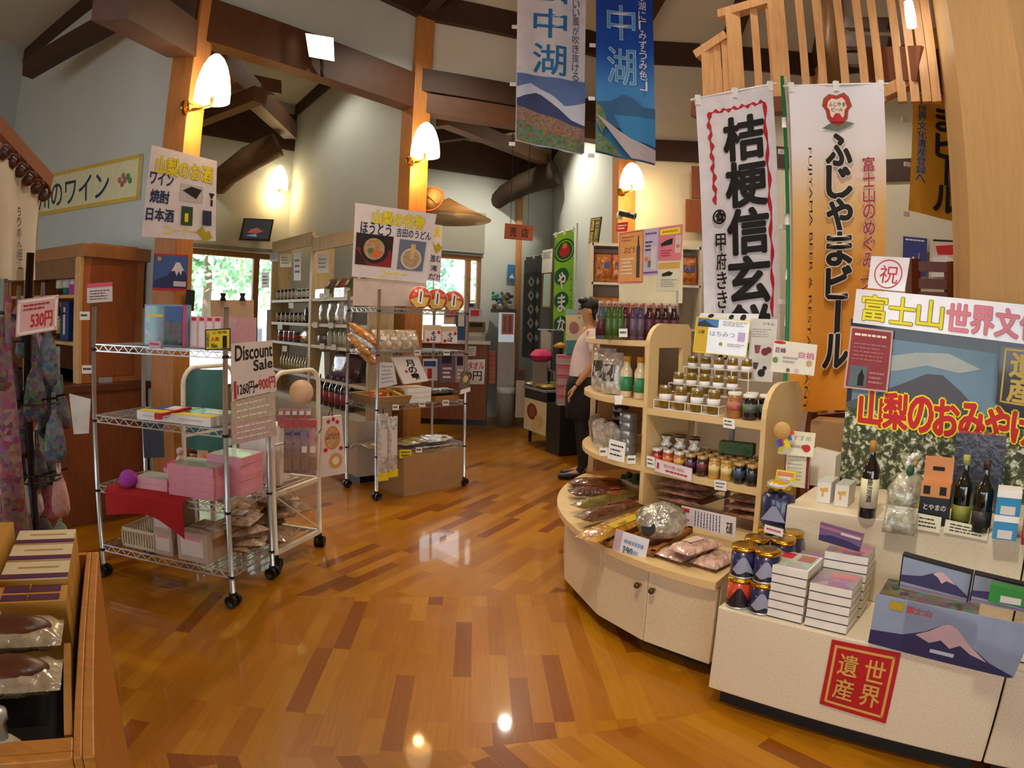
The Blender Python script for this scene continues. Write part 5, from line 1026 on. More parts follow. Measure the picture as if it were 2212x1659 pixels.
mb = MB(); mb.box((0, 0, .12), (.16, .12, .24), mat('#a8aebc', .4, kind='print', scale=20, var=.3, key='grey_blue_box')); solid('gift_carton', mb, 'grey blue printed carton standing on the cabinet worktop', 'box', None, cb(.5, .72, .952), angA)
t2 = thing('glossy_display_book', 'open glossy white leaflet glaring with window light on the cabinet worktop', 'leaflet', cb(.66, .82, .952)); s = Sheet(quad([(150, 850), (196, 862), (192, 936), (160, 938)], plane_at(175, 895, 4.3, 62)), mat('#f4f6fa', .08, coat=1, key='gloss_white'), .004); s.part('page', t2)
t_ = thing('leaning_card', 'pale card leaning against the cabinet side', 'card', at(230, 860, 4.0)); s = Sheet(quad([(214, 815), (243, 815), (243, 868), (214, 868)], (cb(.235, .1), cb(.235, .9))), mat('#9c9a94', .4, key='grey_card', coat=.4), .01); s.disc(.6, .35, .12, INK); s.part('sheet', t_)
for i, (x, y) in enumerate(((180, 681), (185, 797))): tagcard('white price tag on the drinks cabinet, %s shelf' % ('upper', 'middle')[i], pq(x - 8, y - 8, x + 14, y + 10, 4.2, 35), WHITE, 1, seed=i)
# ================================================================= hanging bags, cloth sign at the far left
t = thing('cloth_stall_sign', 'white cloth curtain on a wooden rail at the far left edge', 'curtain', at(40, 500, 2.35))
pa, pb = at(-60, 208, 2.2), at(106, 392, 2.6)
mb = MB(); mb.bar(pa, pb, .03, .05, wood('#8a4a24', scale=(3, 3, 3))); part('rail', mb, t, True)
q = [at(-60, 285, 2.2), at(88, 405, 2.6), at(78, 606, 2.6), at(-60, 600, 2.2)]; s = Sheet(None, mat('#ddd0bc', .85, key='ecru_cloth'), .003, Sheet.cloth(q, .02, 5), grid=16)
s.vtext('ちりめん細工', .7, .3, .735, .9, mat('#5a3a4a', .8, key='plum_ink')); s.part('cloth', t)
for i in range(6):
    mb = MB(); p = pa.lerp(pb, .42 + i * .11) - Vector((0, 0, .05)); mb.tube([p + Vector((.022 * math.cos(a * .7), 0, .022 * math.sin(a * .7))) for a in range(10)], .006, wood('#6a3a24', scale=(3, 3, 3)), 6); mb.ball(p - Vector((0, .012, .015)), .02, wood('#4a2418', scale=(3, 3, 3))); part('curtain_ring', mb, t, True)
mb = MB(); mb.bar(pa + Vector((.05, .05, -.02)), up3(pa.xy + Vector((.05, .05)), 0), .03, .03, wood('#6a3a1c')); mb.bar(pb + Vector((-.25, .22, .08)), up3(pb.xy + Vector((-.25, .22)), 0), .03, .03, wood('#6a3a1c')); mb.bar(pb, pb + Vector((-.25, .22, .08)), .02, .02, wood('#6a3a1c')); part('stand', mb, t, True)
def prints(c, k): return mat(c, .85, kind='print', scale=k, var=.30, key='fab' + c)
t = thing('bag_rack', 'black wire rack hung with small patterned cloth bags at the far left', 'rack', Vector((-1.75, 1.95, 0)))
c0 = at(62, 900, 2.45); mb = MB(); mb.tube([(c0.x, c0.y, .02), (c0.x, c0.y, 1.62)], .014, BLACKP); mb.lathe([(.2, 0), (.2, .02), (.03, .04)], BLACKP, (c0.x, c0.y, 0)); part('pole', mb, t, True)
mb = MB()
for z in (1.40, 1.12, .86):
    mb = MB()
    mb.tube([(c0.x + .11 * math.cos(a * .3927), c0.y + .11 * math.sin(a * .3927), z) for a in range(17)], .003, BLACKP, 6)
    for a in range(8): mb.tube([(c0.x, c0.y, z), (c0.x + .13 * math.cos(a * .785), c0.y + .13 * math.sin(a * .785), z + .02)], .004, BLACKP, 5)
    part('ring_arm', mb, t, True)

bags = [(18, 645, 46, 735, '#7a2238', 'dark red floral bag'), (60, 700, 40, 66, '#2a3048', 'navy bag'), (84, 712, 30, 70, '#b89aa8', 'mauve lace bag'), (104, 700, 36, 120, '#35505c', 'slate bag with red berries'), (22, 760, 42, 110, '#3a2a50', 'deep purple bag'), (75, 775, 44, 122, '#15151c', 'black bag with white specks'), (112, 775, 34, 90, '#4a6a70', 'blue green bag with red dots'), (20, 860, 44, 80, '#7a7a38', 'olive bag'), (50, 890, 36, 90, '#1f2a2c', 'black green bag'), (86, 900, 36, 110, '#c8ac90', 'cream floral bag'), (116, 880, 38, 110, '#2e4858', 'teal bag with orange flowers'), (14, 960, 40, 90, '#26201c', 'black bag with gold specks'), (24, 1030, 46, 80, '#8a1e34', 'crimson bag'), (64, 1020, 40, 90, '#c8c0c4', 'white bag with blue stripes'), (100, 1010, 44, 110, '#a83a68', 'rose pink bag'), (126, 1010, 30, 100, '#e0a8a8', 'pale pink bag'), (90, 1110, 40, 66, '#24343c', 'dark teal bag'), (128, 1120, 36, 60, '#5a8a6a', 'small green bag'), (44, 830, 38, 90, '#4a1a2c', 'maroon bag'), (100, 850, 34, 90, '#20262e', 'charcoal dotted bag'), (4, 720, 40, 110, '#5c3040', 'wine striped bag'), (132, 840, 30, 80, '#33424a', 'steel grey bag'), (36, 960, 40, 100, '#1c2a30', 'midnight bag'), (80, 960, 40, 90, '#3a2c3c', 'dusky violet bag'), (8, 1100, 44, 80, '#6a2a3a', 'berry red bag'), (48, 1110, 40, 80, '#2c2a34', 'ink coloured bag'), (112, 950, 34, 90, '#28333c', 'storm blue bag'), (92, 640, 30, 70, '#6a4a58', 'dull mauve bag'), (40, 650, 30, 80, '#54202e', 'garnet bag')]
for i, (x, y, w_, h, c, lab) in enumerate(bags):
    Dd = 2.42 + .05 * ((i * 7) % 5) - (.12 if x < 40 else 0); p = at(x, y, Dd); W_ = w_ * Dd / FPX; Hh = h * Dd / FPX
    tt = thing('cloth_bag', lab + ' hanging on the %s of the black wire rack' % ('upper part' if y < 790 else 'middle part' if y < 960 else 'lower part'), 'bag', p, R(35 + 20 * (i % 3)), 'small cloth bags on the wire rack'); mb = MB(); m = prints(c, 55 + 9 * (i % 4))
    mb.lathe([(W_ * .16, 0), (W_ * .12, -Hh * .1), (W_ * .42, -Hh * .3), (W_ * .6, -Hh * .62), (W_ * .64, -Hh * .86), (W_ * .45, -Hh), (.001, -Hh * 1.01)], m, n=12, sy=.55); part('pouch', mb, tt)
    mb = MB(); mb.tube([(-W_ * .1, 0, -Hh * .08), (-W_ * .05, 0, .05), (W_ * .05, 0, .05), (W_ * .1, 0, -Hh * .08)], .004, m, 5); part('drawstring', mb, tt)
tagcard('pink price sign with a figure of 530 above the cloth bags', quad([(38, 648), (127, 636), (124, 712), (34, 728)], plane_at(80, 680, 2.3, 50)), mat('#e8b8b4', .5, key='salmon_card', coat=.5), draw=lambda s: (s.frame(.03, .04, .97, .96, .06, WHITE), s.text('530円', .34, .42, .86, .84, REDI, .02), s.lines(.15, .14, .8, .36, 2, DR)), name='price_sign', cat='sign')
# ================================================================= foreground table at the lower left
TE = gz(213, 1191, .75); TN = gz(205, 1632, .75); ev = (TE - TN); eL = ev.length; ev = ev.normalized(); lv = Vector((-ev.y, ev.x, 0)); lv = lv if lv.x < 0 else -lv
angT = math.atan2(ev.y, ev.x); TW = 1.0
def tp(a, b, z=.75): p = TE - ev * a + lv * b; return Vector((p.x, p.y, z))        # a: toward the viewer from the far corner, b: to the left
TBW = wood('#c07f34', scale=(3, 12, 12), rough=.4)
t = thing('display_table', 'orange wooden display table with a black recessed top at the lower left', 'table', tp(eL / 2, TW / 2, 0))
def tbox(nm, a0, a1, b0, b1, z0, z1, m, lab=None):
    mb = MB(); V = [tp(a0, b0, z0), tp(a1, b0, z0), tp(a1, b1, z0), tp(a0, b1, z0), tp(a0, b0, z1), tp(a1, b0, z1), tp(a1, b1, z1), tp(a0, b1, z1)]
    mb.add(V, [(0, 1, 2, 3), (7, 6, 5, 4), (4, 5, 1, 0), (5, 6, 2, 1), (6, 7, 3, 2), (7, 4, 0, 3)], m); return part(nm, mb, t, True, lab, .003)
tbox('side_panel', 0, eL, 0, .02, 0, .75, TBW); tbox('rim', 0, eL, .0202, .035, .66, .75, TBW); tbox('front_panel', eL - .02, eL, .0352, TW - .0202, 0, .75, TBW); tbox('rim', eL - .06, eL - .0202, .0352, TW - .0202, .68, .75, TBW); tbox('side_panel', 0, eL, TW - .02, TW, 0, .75, TBW); tbox('back_panel', 0, .02, .0352, TW - .0202, 0, .75, TBW)
tbox('recessed_top', .02, eL - .06, .035, TW - .02, .66, .68, mat('#0d0b0a', .85, key='black_felt'), 'black recessed table top')
# stacked confection boxes on the table
YBX = mat('#c8943c', .5, key='mustard_box'); CRB = mat('#e6d8b4', .5, key='cream_box', coat=.3); PUR = mat('#5a2050', .5, key='plum_box')
bb = tp(.1, .08, .68)
for i in range(3):
    mb = MB(); a0 = .04 + i * .125
    for (u0, u1, v0, v1, z0, z1, m) in ((a0, a0 + .12, .055, .215, .68, .83, YBX), (a0 + .004, a0 + .116, .056, .214, .83, .833, CRB), (a0 + .09, a0 + .115, .055, .215, .833, .835, PUR)):
        V = [tp(u0, v0, z0), tp(u1, v0, z0), tp(u1, v1, z0), tp(u0, v1, z0), tp(u0, v0, z1), tp(u1, v0, z1), tp(u1, v1, z1), tp(u0, v1, z1)]; mb.add(V, [(0, 1, 2, 3), (7, 6, 5, 4), (4, 5, 1, 0), (5, 6, 2, 1), (6, 7, 3, 2), (7, 4, 0, 3)], m)
    mb.add([tp(a0 + .04, .08, .8335), tp(a0 + .05, .08, .8335), tp(a0 + .05, .18, .8335), tp(a0 + .04, .18, .8335)], [(3, 2, 1, 0)], YBX)
    solid('confection_box', mb, 'cream topped confection box with a plum band on the table, %s' % ('farthest', 'middle', 'nearest')[i], 'box')
mb = MB(); V = [tp(.42, .055, .68), tp(.51, .055, .68), tp(.51, .215, .68), tp(.42, .215, .68), tp(.42, .055, .82), tp(.51, .055, .82), tp(.51, .215, .82), tp(.42, .215, .82)]; FB_ = [(0, 1, 2, 3), (7, 6, 5, 4), (4, 5, 1, 0), (5, 6, 2, 1), (6, 7, 3, 2), (7, 4, 0, 3)]; mb.add(V, FB_, YBX)
for a0 in (.422, .468): mb.add([tp(a0, .07, .821), tp(a0 + .034, .07, .821), tp(a0 + .034, .2, .821), tp(a0, .2, .821)], [(3, 2, 1, 0)], PUR); mb.tube([tp(a0, .14, .823), tp(a0 + .034, .14, .823)], .002, GOLD, 4)
solid('confection_box', mb, 'mustard box with two deep plum bands in front of the cream ones', 'box')
mb = MB()
for z0 in (.68, .74, .80): 
    V = [tp(.0 + .04, .23, z0), tp(.55, .23, z0), tp(.55, .29, z0), tp(.04, .29, z0)]; V += [p + Vector((0, 0, .057)) for p in V]; mb.add(V, FB_, YBX)
solid('confection_box', mb, 'long mustard carton bundle left of the plum banded boxes', 'box')
mb = MB(); V = [tp(.03, .33, .68), tp(.75, .33, .68), tp(.75, .8, .68), tp(.03, .8, .68)]; V += [p + Vector((0, 0, .17)) for p in V]; mb.add(V, FB_, wood('#b07a3c', scale=(3, 3, 3))); solid('wooden_riser', mb, 'pale wooden riser on the table behind the confection boxes', 'riser')
for i in range(3):
    mb = MB(); V = [tp(.05 + .14 * i, .35, .85), tp(.17 + .14 * i, .35, .85), tp(.17 + .14 * i, .63, .85), tp(.05 + .14 * i, .63, .85)]; V += [p + Vector((0, 0, .07)) for p in V]; mb.add(V, FB_, CRB); mb.add([tp(.10 + .14 * i, .35, .921), tp(.12 + .14 * i, .35, .921), tp(.12 + .14 * i, .63, .921), tp(.10 + .14 * i, .63, .921)], [(3, 2, 1, 0)], PUR); solid('confection_box', mb, 'cream box on the wooden riser at the left edge, %s' % ('farthest', 'middle', 'nearest')[i], 'box')
# clear packs of brown pickles
t3 = None
for i in range(2):
    tt = thing('pickle_pack', 'clear pack of brown pickled melon, %s on the black table top' % ('farther one', 'nearer one')[i], 'pack', tp(.60 + .12 * i, .17, .79 - .03 * i), angT, 'pickle packs'); mb = MB(); mb.pillow((0, 0, 0), (.12, .22, .045), mat('#bda88a', .2, kind='film', key='film_pale'), 0, None, .3, 8, i); part('wrapping', mb, tt)
    mb = MB(); mb.ball((0, -.005, .014), (.044, .085, .026), mat('#5a2e18', .35, key='pickle', bump=25), 18, 12); part('pickle', mb, tt); mb = MB(); mb.box((.0, .045, .038), (.05, .06, .006), mat('#c8bfb4', .4, key='pk_label')); part('paper_label', mb, tt)
mb = MB(); V = [tp(.53, .055, .68), tp(.88, .04, .68), tp(.88, .055, .68), tp(.53, .07, .68)]; V += [p + Vector((0, 0, .05)) for p in V]; mb.add(V, FB_, wood('#c08a44', scale=(3, 3, 3))); solid('divider_strip', mb, 'pale wooden divider strip standing on the black table top', 'strip')
tt = thing('dispenser_bottle', 'beige bottle with a chrome pump at the bottom left corner', 'bottle', gz(24, 1668, .682)); mb = MB(); mb.lathe([(.028, 0), (.032, .01), (.032, .05), (.02, .065), (.014, .07)], mat('#b8ac98', .5, key='beige_bottle'), n=16); part('body', mb, tt); mb = MB(); mb.lathe([(.012, .07), (.012, .1), (.018, .104), (.018, .12), (.001, .125)], CHROME, n=14); mb.tube([(0, 0, .112), (-.03, -.02, .112)], .004, CHROME, 6); part('pump', mb, tt)
# ================================================================= shelving along the partition behind the aisle racks
p0 = Vector((-1.14, 5.58, 0)); us = Vector((-.64, .766, 0)); ms = Vector((.766, .64, 0)); angS = math.atan2(-us.y, -us.x)
SPL = (p0, p0 + us); SW = wood('#d0b88e', scale=(8, 8, 1)); SHF = mat('#e4dcc8', .5, key='shelf_edge')
def sp(px, py, d=0): return vpl(px, py, *SPL) + ms * d
def s_of(px, py): return (vpl(px, py, *SPL) - p0).dot(us)
def pz(s, d, z): p = p0 + us * s + ms * d; return Vector((p.x, p.y, z))
zz = [sp(715, y).z for y in (632, 694, 741, 818)]; zl = [sp(630, y).z for y in (656, 702, 746, 806)]
ZS = [.58] + sorted([(a + b) / 2 for a, b in zip(zz, zl)])
sm, s_l, s_r = s_of(668, 700), s_of(583, 650), 0.0
def sbox(nm, par, s0, s1, d0, d1, z0, z1, m, lab=None):
    mb = MB(); V = [pz(s0, d0, z0), pz(s1, d0, z0), pz(s1, d1, z0), pz(s0, d1, z0)]; V += [Vector((p.x, p.y, z1)) for p in V]; mb.add(V, FB_, m); return part(nm, mb, par, True, lab)
ztopL = sp(620, 522).z; ztopR = sp(715, 514).z
for lab, s0, s1, zt_ in (('open pale wooden shelving of jars and bottles, left half beside the window', sm, s_l, ztopL), ('open pale wooden shelving of bags and bottles, right half behind the middle rack', s_r, sm, ztopR)):
    t = thing('display_shelf', lab, 'shelf', pz((s0 + s1) / 2, .2, 0))
    sbox('side_panel', t, s0, s0 + .03, 0, .25, .55, zt_, SW); sbox('side_panel', t, s1 - .03, s1, 0, .25, .55, zt_, SW)
    for z in ZS: sbox('shelf', t, s0 + .03, s1 - .03, .005, .25, z - .03, z, SHF)
    sbox('header_board', t, s0, s1, .0, .03, zt_ - .1, zt_ + .04, SW); sbox('base_cabinet', t, s0, s1, -.1, .25, .06, .55, mat('#e4ddd0', .5, key='base_white'), 'white base cabinet'); sbox('plinth', t, s0 + .02, s1 - .02, -.06, .23, 0, .06, BLACKP)
    if 'right' in lab: sbox('back_panel', t, s0 + .03, s1 - .03, .235, .25, .55, ZS[3], mat('#d8ccb4', .6, key='shelf_back'))
JL = [mat('#3a2a20', .2, coat=.6, key='jar_dark'), mat('#6a4a3a', .2, coat=.6, key='jar_brown'), mat('#8a8a60', .2, coat=.6, key='jar_olive')]
def row(nm, cat, labf, px0, px1, n, py, z, mk, d=.07, grp=None):
    src = None
    for i in range(n):
        px = px0 + (px1 - px0) * i / max(1, n - 1); p = sp(px, py); p = p + ms * d; p.z = z
        src_ = mk(p, labf % nth(i, n))
        if grp: src_['group'] = grp
row('jam_jar', 'jar', 'small brown jar on the top jar shelf, %s of its row', 582, 630, 7, 645, ZS[4], lambda p, l: jar(l, p, .03, .12, JL[1], BLACKP, mat('#d8c8c0', .5, key='lbl_a')), grp='jars on the top jar shelf')
row('jam_jar', 'jar', 'green black jar on the top jar shelf, %s of its row', 634, 664, 4, 645, ZS[4], lambda p, l: jar(l, p, .032, .12, mat('#26342e', .2, coat=.6, key='jar_bg'), mat('#c8ccc8', .4, key='lid_silver'), mat('#dce2e0', .5, key='lbl_b')), grp='green black jars on the top jar shelf')
row('jam_jar', 'jar', 'squat dark jar on the second jar shelf, %s of its row', 582, 646, 8, 690, ZS[3], lambda p, l: jar(l, p, .036, .11, JL[0], BLACKP, mat('#c4c2b4', .5, key='lbl_c')), grp='jars on the second jar shelf')
for i, px in enumerate((650, 661)): mb = MB(); mb.ball((0, 0, .085), (.04, .02, .085), mat('#3c3a34', .3, coat=.5, key='oval_dark')); mb.box((0, -.02, .06), (.03, .006, .05), WHITE); p = sp(px, 690) + ms * .06; solid('oval_pack', mb, 'dark oval pack with white label beside the squat jars, %s' % ('left', 'right')[i], 'pack', None, Vector((p.x, p.y, ZS[3])), angS)
row('food_can', 'can', 'blue and red food can on the third jar shelf, %s', 596, 628, 4, 735, ZS[2], lambda p, l: tag(jar(l, p, .042, .12, mat('#3a5a8a', .3, coat=.5, key='can_blue'), CHROME, mat('#b8584a', .4, key='can_red'), name='food_can'), l, 'can'), grp='cans on the third jar shelf')
pack('tan_bag', 'plump tan bag right of the cans', 'bag', Vector((*sp(652, 740, .11).xy, ZS[2])), (.24, .18, .16), mat('#b89a6a', .4, kind='film', key='film_ochre'), angS, None, None, 5)
row('dressing_bottle', 'bottle', 'slim yellow and red bottle on the fourth jar shelf, %s', 598, 662, 12, 795, ZS[1], lambda p, l: bottle(l, p, .026, .2, mat('#b8a03a', .2, coat=.6, key='dress_yellow'), mat('#b8b0b4', .4, key='cap_lilac'), mat('#d8d0a8', .5, key='lbl_d'), shoulder=.58), grp='slim bottles on the fourth jar shelf')
for i in range(4): pack('leaf_tea_bag', ('brown tea bag leaning at the left of the right shelving', 'reddish tea bag leaning on the top right shelf', 'green tea bag leaning on the top right shelf', 'dark green tea bag at the right of the top right shelf')[i], 'bag', Vector((*sp(690 + 20 * i, 640, .14).xy, ZS[4] + .1)), (.15, .22, .06), mat(('#5a4030', '#7a3a30', '#3f4a24', '#34401f')[i], .3, kind='film', key='tea%d' % i), angS, None, [(.3, .3, .7, .55, STK[0])], i, R(60))
for i in range(2): q_ = Vector((*sp(690 + 42 * i, 640, .03).xy, ZS[4])); rbox('clear_bin', 'clear pale green tray below the leaning tea bags, %s' % ('left', 'right')[i], 'tray', q_, (.22, .06, .09), mat('#bccabc', .2, kind='film', key='film_green', coat=1), angS)
for i in range(4): pack('grain_bag', 'standing clear grain bag on the second right shelf, %s' % nth(i, 4), 'bag', Vector((*sp(690 + 18 * i, 690, .1).xy, ZS[3] + .12)), (.13, .24, .09), mat(('#8a8f80', '#8a9080', '#c8ccd0', '#b4bcc8')[i], .3, kind='film', key='grain%d' % i), angS, None, None, i, R(82))
mb = MB(); mb.lathe([(.075, 0), (.08, .09), (.075, .1)], mat('#8a8e94', .4, .6, key='pewter')); solid('metal_pot', mb, 'short grey pot on the third right shelf', 'pot', None, Vector((*sp(683, 738, .1).xy, ZS[2])))
row('oil_bottle', 'bottle', 'pale green bottle with black cap behind the sausages, %s', 712, 742, 4, 738, ZS[2], lambda p, l: bottle(l, p, .026, .21, mat('#a8ae88', .15, coat=.8, key='oil_green'), BLACKP, mat('#e0e0d0', .5, key='lbl_e')), grp='pale bottles on the third right shelf')
bottle('single silver capped bottle left of the pale green ones', Vector((*sp(702, 738, .06).xy, ZS[2])), .034, .2, mat('#b8bcb8', .15, coat=.8, key='btl_silver'), CHROME, mat('#d8dcd8', .5, key='lbl_f'))
mb = MB(); mb.pillow((0, 0, 0), (.5, .3, .2), mat('#4a1f34', .45, kind='film', key='film_plum'), 0, Matrix.Rotation(R(75), 4, 'X'), .5, 8, 3); solid('plum_sack', mb, 'large dark plum sack on the fourth right shelf', 'sack', None, Vector((*sp(728, 812, .12).xy, ZS[1] + .15)), angS)
mb = MB(); mb.prism([(-.09, 0), (.07, 0), (.045, .26), (-.005, .26)], -.03, .03, mat('#dcdce6', .1, coat=1, key='gloss_bag'), Matrix.Rotation(R(90), 4, 'X')); solid('glossy_bag', mb, 'tapering glossy white and purple bag in front of the plum sack', 'bag', None, Vector((*sp(693, 818, .04).xy, ZS[1])), angS)
row('wine_bottle', 'bottle', 'dark wine bottle with pale collar on the lowest shelf, %s', 690, 752, 6, 905, ZS[0], lambda p, l: bottle(l, p, .042, .3, mat('#1c1016', .1, coat=1, key='wine_dark'), mat('#6a4a8a', .3, key='cap_purple'), mat('#a8485a', .5, key='lbl_wine')), d=.02, grp='wine bottles on the lowest shelf')
for i, (px, py) in enumerate(((697, 640), (682, 702), (716, 703), (697, 748), (722, 750), (630, 660), (606, 706), (616, 753))): tagcard('white price tag on the pale shelving, %s' % ('top right shelf', 'second right shelf left tag', 'second right shelf right tag', 'third right shelf left tag', 'third right shelf right tag', 'top jar shelf', 'second jar shelf', 'third jar shelf')[i], [p - ms * .008 for p in quad([(px - 5, py - 6), (px + 5, py - 6), (px + 5, py + 6), (px - 5, py + 6)], SPL)], WHITE, 0)
for i, (x0, y0, x1, y1, c, lab) in enumerate(((567, 588, 583, 622, '#c8b8a8', 'small picture card on the left edge of the shelving'), (585, 545, 602, 565, '#b0a8b8', 'tiny hanging picture card at the top left of the shelving'), (607, 548, 632, 577, '#b8a838', 'yellow hanging card below the header of the left shelving'), (637, 545, 652, 606, '#dfe2ea', 'tall white paper hanging in the left shelving'), (687, 548, 712, 590, '#cfc8ba', 'framed white notice at the back of the right shelving'))):
    s = Sheet([p - ms * .012 for p in quad([(x0, y0), (x1, y0), (x1, y1), (x0, y1)], SPL)], mat(c, .5, key='hcard' + c), .004); s.lines(.15, .2, .85, .8, 3, PG, .4, i); s.solid('hanging_card', lab, 'card')
# ================================================================= the sales counter and things at the back
t = thing('sales_counter', 'dark orange wooden sales counter with a pale top at the back', 'counter', (-.55, 9.3, 0)); CW = wood('#8a4a26', scale=(8, 8, 1)); cz = at(1050, 738, 9.05).z
xr = at(1052, 850, 9.05).x; mb = MB(); mb.bx(-1.12, xr, 9.05, 9.3, .08, cz - .04, CW); part('body', mb, t, True); mb = MB(); mb.bx(-1.12, xr + .03, 9.0, 9.33, cz - .04, cz, mat('#d8d4cc', .35, key='counter_top')); part('top', mb, t, True); mb = MB(); mb.bx(-1.1, xr - .02, 9.1, 9.28, 0, .08, BLACKP); part('plinth', mb, t, True)
for i in range(4): mb = MB(); mb.bx(xr - .33 * i - .012, xr - .33 * i - .004, 9.046, 9.05, .1, cz - .05, BEAM2); part('panel_joint', mb, t, True)
pl = ((-1, 9.035), (1, 9.035)); s = Sheet(quad([(1008, 777), (1048, 776), (1046, 830), (1003, 830)], pl), PAP, .004); s.text('タオル', .1, .1, .95, .4, mat('#d84a6a', .5, key='rose_ink'), .03); s.text('0円', .1, .48, .85, .85, INK, .02); s.solid('price_poster', 'white price poster with pink and black writing on the counter front', 'poster')
s = Sheet(quad([(1012, 748), (1029, 748), (1027, 769), (1010, 769)], pl), PAP, .003); s.lines(.1, .2, .9, .9, 3, PG); s.solid('paper_notice', 'small white notice on the counter front above the price poster', 'notice')
for i, (x0, y0, x1, y1, c, lab) in enumerate(((984, 675, 1008, 735, '#2c4a7a', 'dark blue carton on the counter'), (958, 668, 990, 700, '#d8c0a0', 'cream carton with a red flower on the counter'), (1010, 696, 1048, 716, '#7a5a30', 'brown cardboard carton on the counter'), (1008, 716, 1046, 737, '#b4aca0', 'grey carton under the brown one on the counter'), (1012, 668, 1040, 696, '#c8c0cc', 'pale lilac carton at the right of the counter'), (1004, 655, 1028, 668, '#8a90b8', 'small violet box on the lilac carton'))):
    a = at(x0, y1, 9.15); b = at(x1, y0, 9.15); mb = MB(); mb.bx(a.x, b.x, 9.12 + .03 * (i % 2), 9.32, a.z, b.z, mat(c, .5, key='ctr' + c)); mb.bx(a.x + .03, b.x - .03, 9.115 + .03 * (i % 2), 9.12 + .03 * (i % 2), (a.z + b.z) / 2, b.z - .015, (STK[0], REDI, INK)[i % 3]); solid('carton', mb, lab, 'box')
# glass case, bin, boxes
t = thing('ice_case', 'white counter case with glass upper half at the back', 'case', at(1092, 800, 9.45) * 1)
def pb_(nm, par, x0, y0, x1, y1, D, dep, m, lab=None):
    a = at(x0, y1, D); b = at(x1, y0, D); mb = MB(); mb.bx(a.x, b.x, a.y, a.y + dep, a.z, b.z, m); return part(nm, mb, par, True, lab)
def sb_(nm, lab, cat, x0, y0, x1, y1, D, dep, m, grp=None, extra=None):
    a = at(x0, y1, D); b = at(x1, y0, D); mb = MB(); mb.bx(a.x, b.x, a.y, a.y + dep, a.z, b.z, m)
    for u0, v0, u1, v1, mm in (extra or []): mb.bx(a.x + (b.x - a.x) * u0, a.x + (b.x - a.x) * u1, a.y - .003, a.y, b.z + (a.z - b.z) * v1, b.z + (a.z - b.z) * v0, mm)
    return solid(name=nm, mb=mb, label=lab, cat=cat, group=grp)
pb_('cabinet', t, 1072, 740, 1113, 890, 9.45, .4, mat('#d0cac4', .5, key='case_white')); pb_('glass_front', t, 1076, 674, 1112, 740, 9.5, .3, mat('#8fa4ae', .08, coat=1, key='case_glass'), 'blue grey glass upper half'); pb_('top_board', t, 1060, 668, 1116, 674, 9.42, .42, mat('#4a4038', .5, key='case_top'))
sb_('paper_notice', 'salmon pink notice on the glass case', 'notice', 1083, 678, 1110, 722, 9.4, .006, mat('#d8907a', .5, key='salmon_notice'), None, [(.12, .08, .42, .92, mat('#a85a4a', .5, key='salmon_dark')), (.55, .08, .85, .92, mat('#a85a4a', .5, key='salmon_dark'))])
for i, (x, c) in enumerate(((1068, '#3a8a5a'), (1080, '#5a90b8'), (1092, '#c8a03a'), (1100, '#3a5a8a'))):
    p = at(x, 668, 9.55); tt = thing('potted_ornament', 'small colourful ornament on top of the glass case, %s' % nth(i, 4), 'ornament', p, 0, 'ornaments on the glass case'); mb = MB(); mb.lathe([(.03, 0), (.04, .06), (.035, .08)], mat(('#8a6a4a', '#e0e0e8', '#a88a5a', '#d8d8e0')[i], .5, key='orn%d' % i)); part('pot', mb, tt); mb = MB(); rd = random.Random(i)
    for j in range(9): mb.ball((rd.uniform(-.05, .05), rd.uniform(-.04, .04), .12 + rd.uniform(-.03, .12)), .025, mat(c, .6, key='ornc' + c), 8, 6)
    part('blossoms', mb, tt)
for i in range(7): sb_('folded_towel', 'coral pink folded towel in the stack beside the counter, %s' % tier(i, 7), 'towel', 1056, 828 - i * 10 - 9, 1070, 828 - i * 10 + (0), 9.3, .2, mat('#d87a64', .8, key='coral'), 'coral towels')
t = thing('waste_bin', 'grey bin lined with a white bag in front of the glass case', 'bin', Vector((*at(1092, 880, 9.05).xy, 0))); zb = at(1092, 838, 9.05).z; mb = MB(); mb.lathe([(.11, 0), (.125, zb), (.118, zb), (.1, .02)], mat('#8a847c', .6, key='bin_grey'), n=20); part('bucket', mb, t); mb = MB(); mb.lathe([(.128, zb - .08), (.13, zb + .005), (.115, zb + .012), (.10, zb - .1)], mat('#e0e0e0', .4, key='bin_liner', bump=20), n=20); part('liner', mb, t)
sb_('narrow_carton', 'narrow pale carton beside the grey bin', 'box', 1113, 822, 1134, 902, 8.9, .25, mat('#c8b8a4', .6, key='pale_carton')); sb_('brown_crate', 'brown crate on the narrow pale carton beside the oven cart', 'crate', 1114, 802, 1134, 822, 8.9, .25, mat('#5a3a20', .6, key='brown_crate'))
# ================================================================= steamed bun cart
q = quad([(1134, 826), (1180, 852), (1179, 952), (1131, 916)], (at(1133, 900, 7.9), at(1180, 900, 7.35))); a, b = q[0].copy(), q[1].copy(); dv = (b - a); dv.z = 0; nb_ = Vector((-dv.y, dv.x, 0)).normalized(); nb_ = nb_ if nb_.y > 0 else -nb_
zt_, zb_ = (a.z + b.z) / 2, (q[2].z + q[3].z) / 2; a.z = b.z = 0
t = thing('bun_cart', 'black food cart with a cream picture front beside the clerk', 'cart', (a + b) / 2)
def kb(nm, s0, s1, d0, d1, z0, z1, m, lab=None, par=None):
    mb = MB(); V = [a.lerp(b, s0) + nb_ * d0, a.lerp(b, s1) + nb_ * d0, a.lerp(b, s1) + nb_ * d1, a.lerp(b, s0) + nb_ * d1]; V = [Vector((p.x, p.y, z0)) for p in V] + [Vector((p.x, p.y, z1)) for p in V]; mb.add(V, FB_, m); return part(nm, mb, par or t, True, lab)
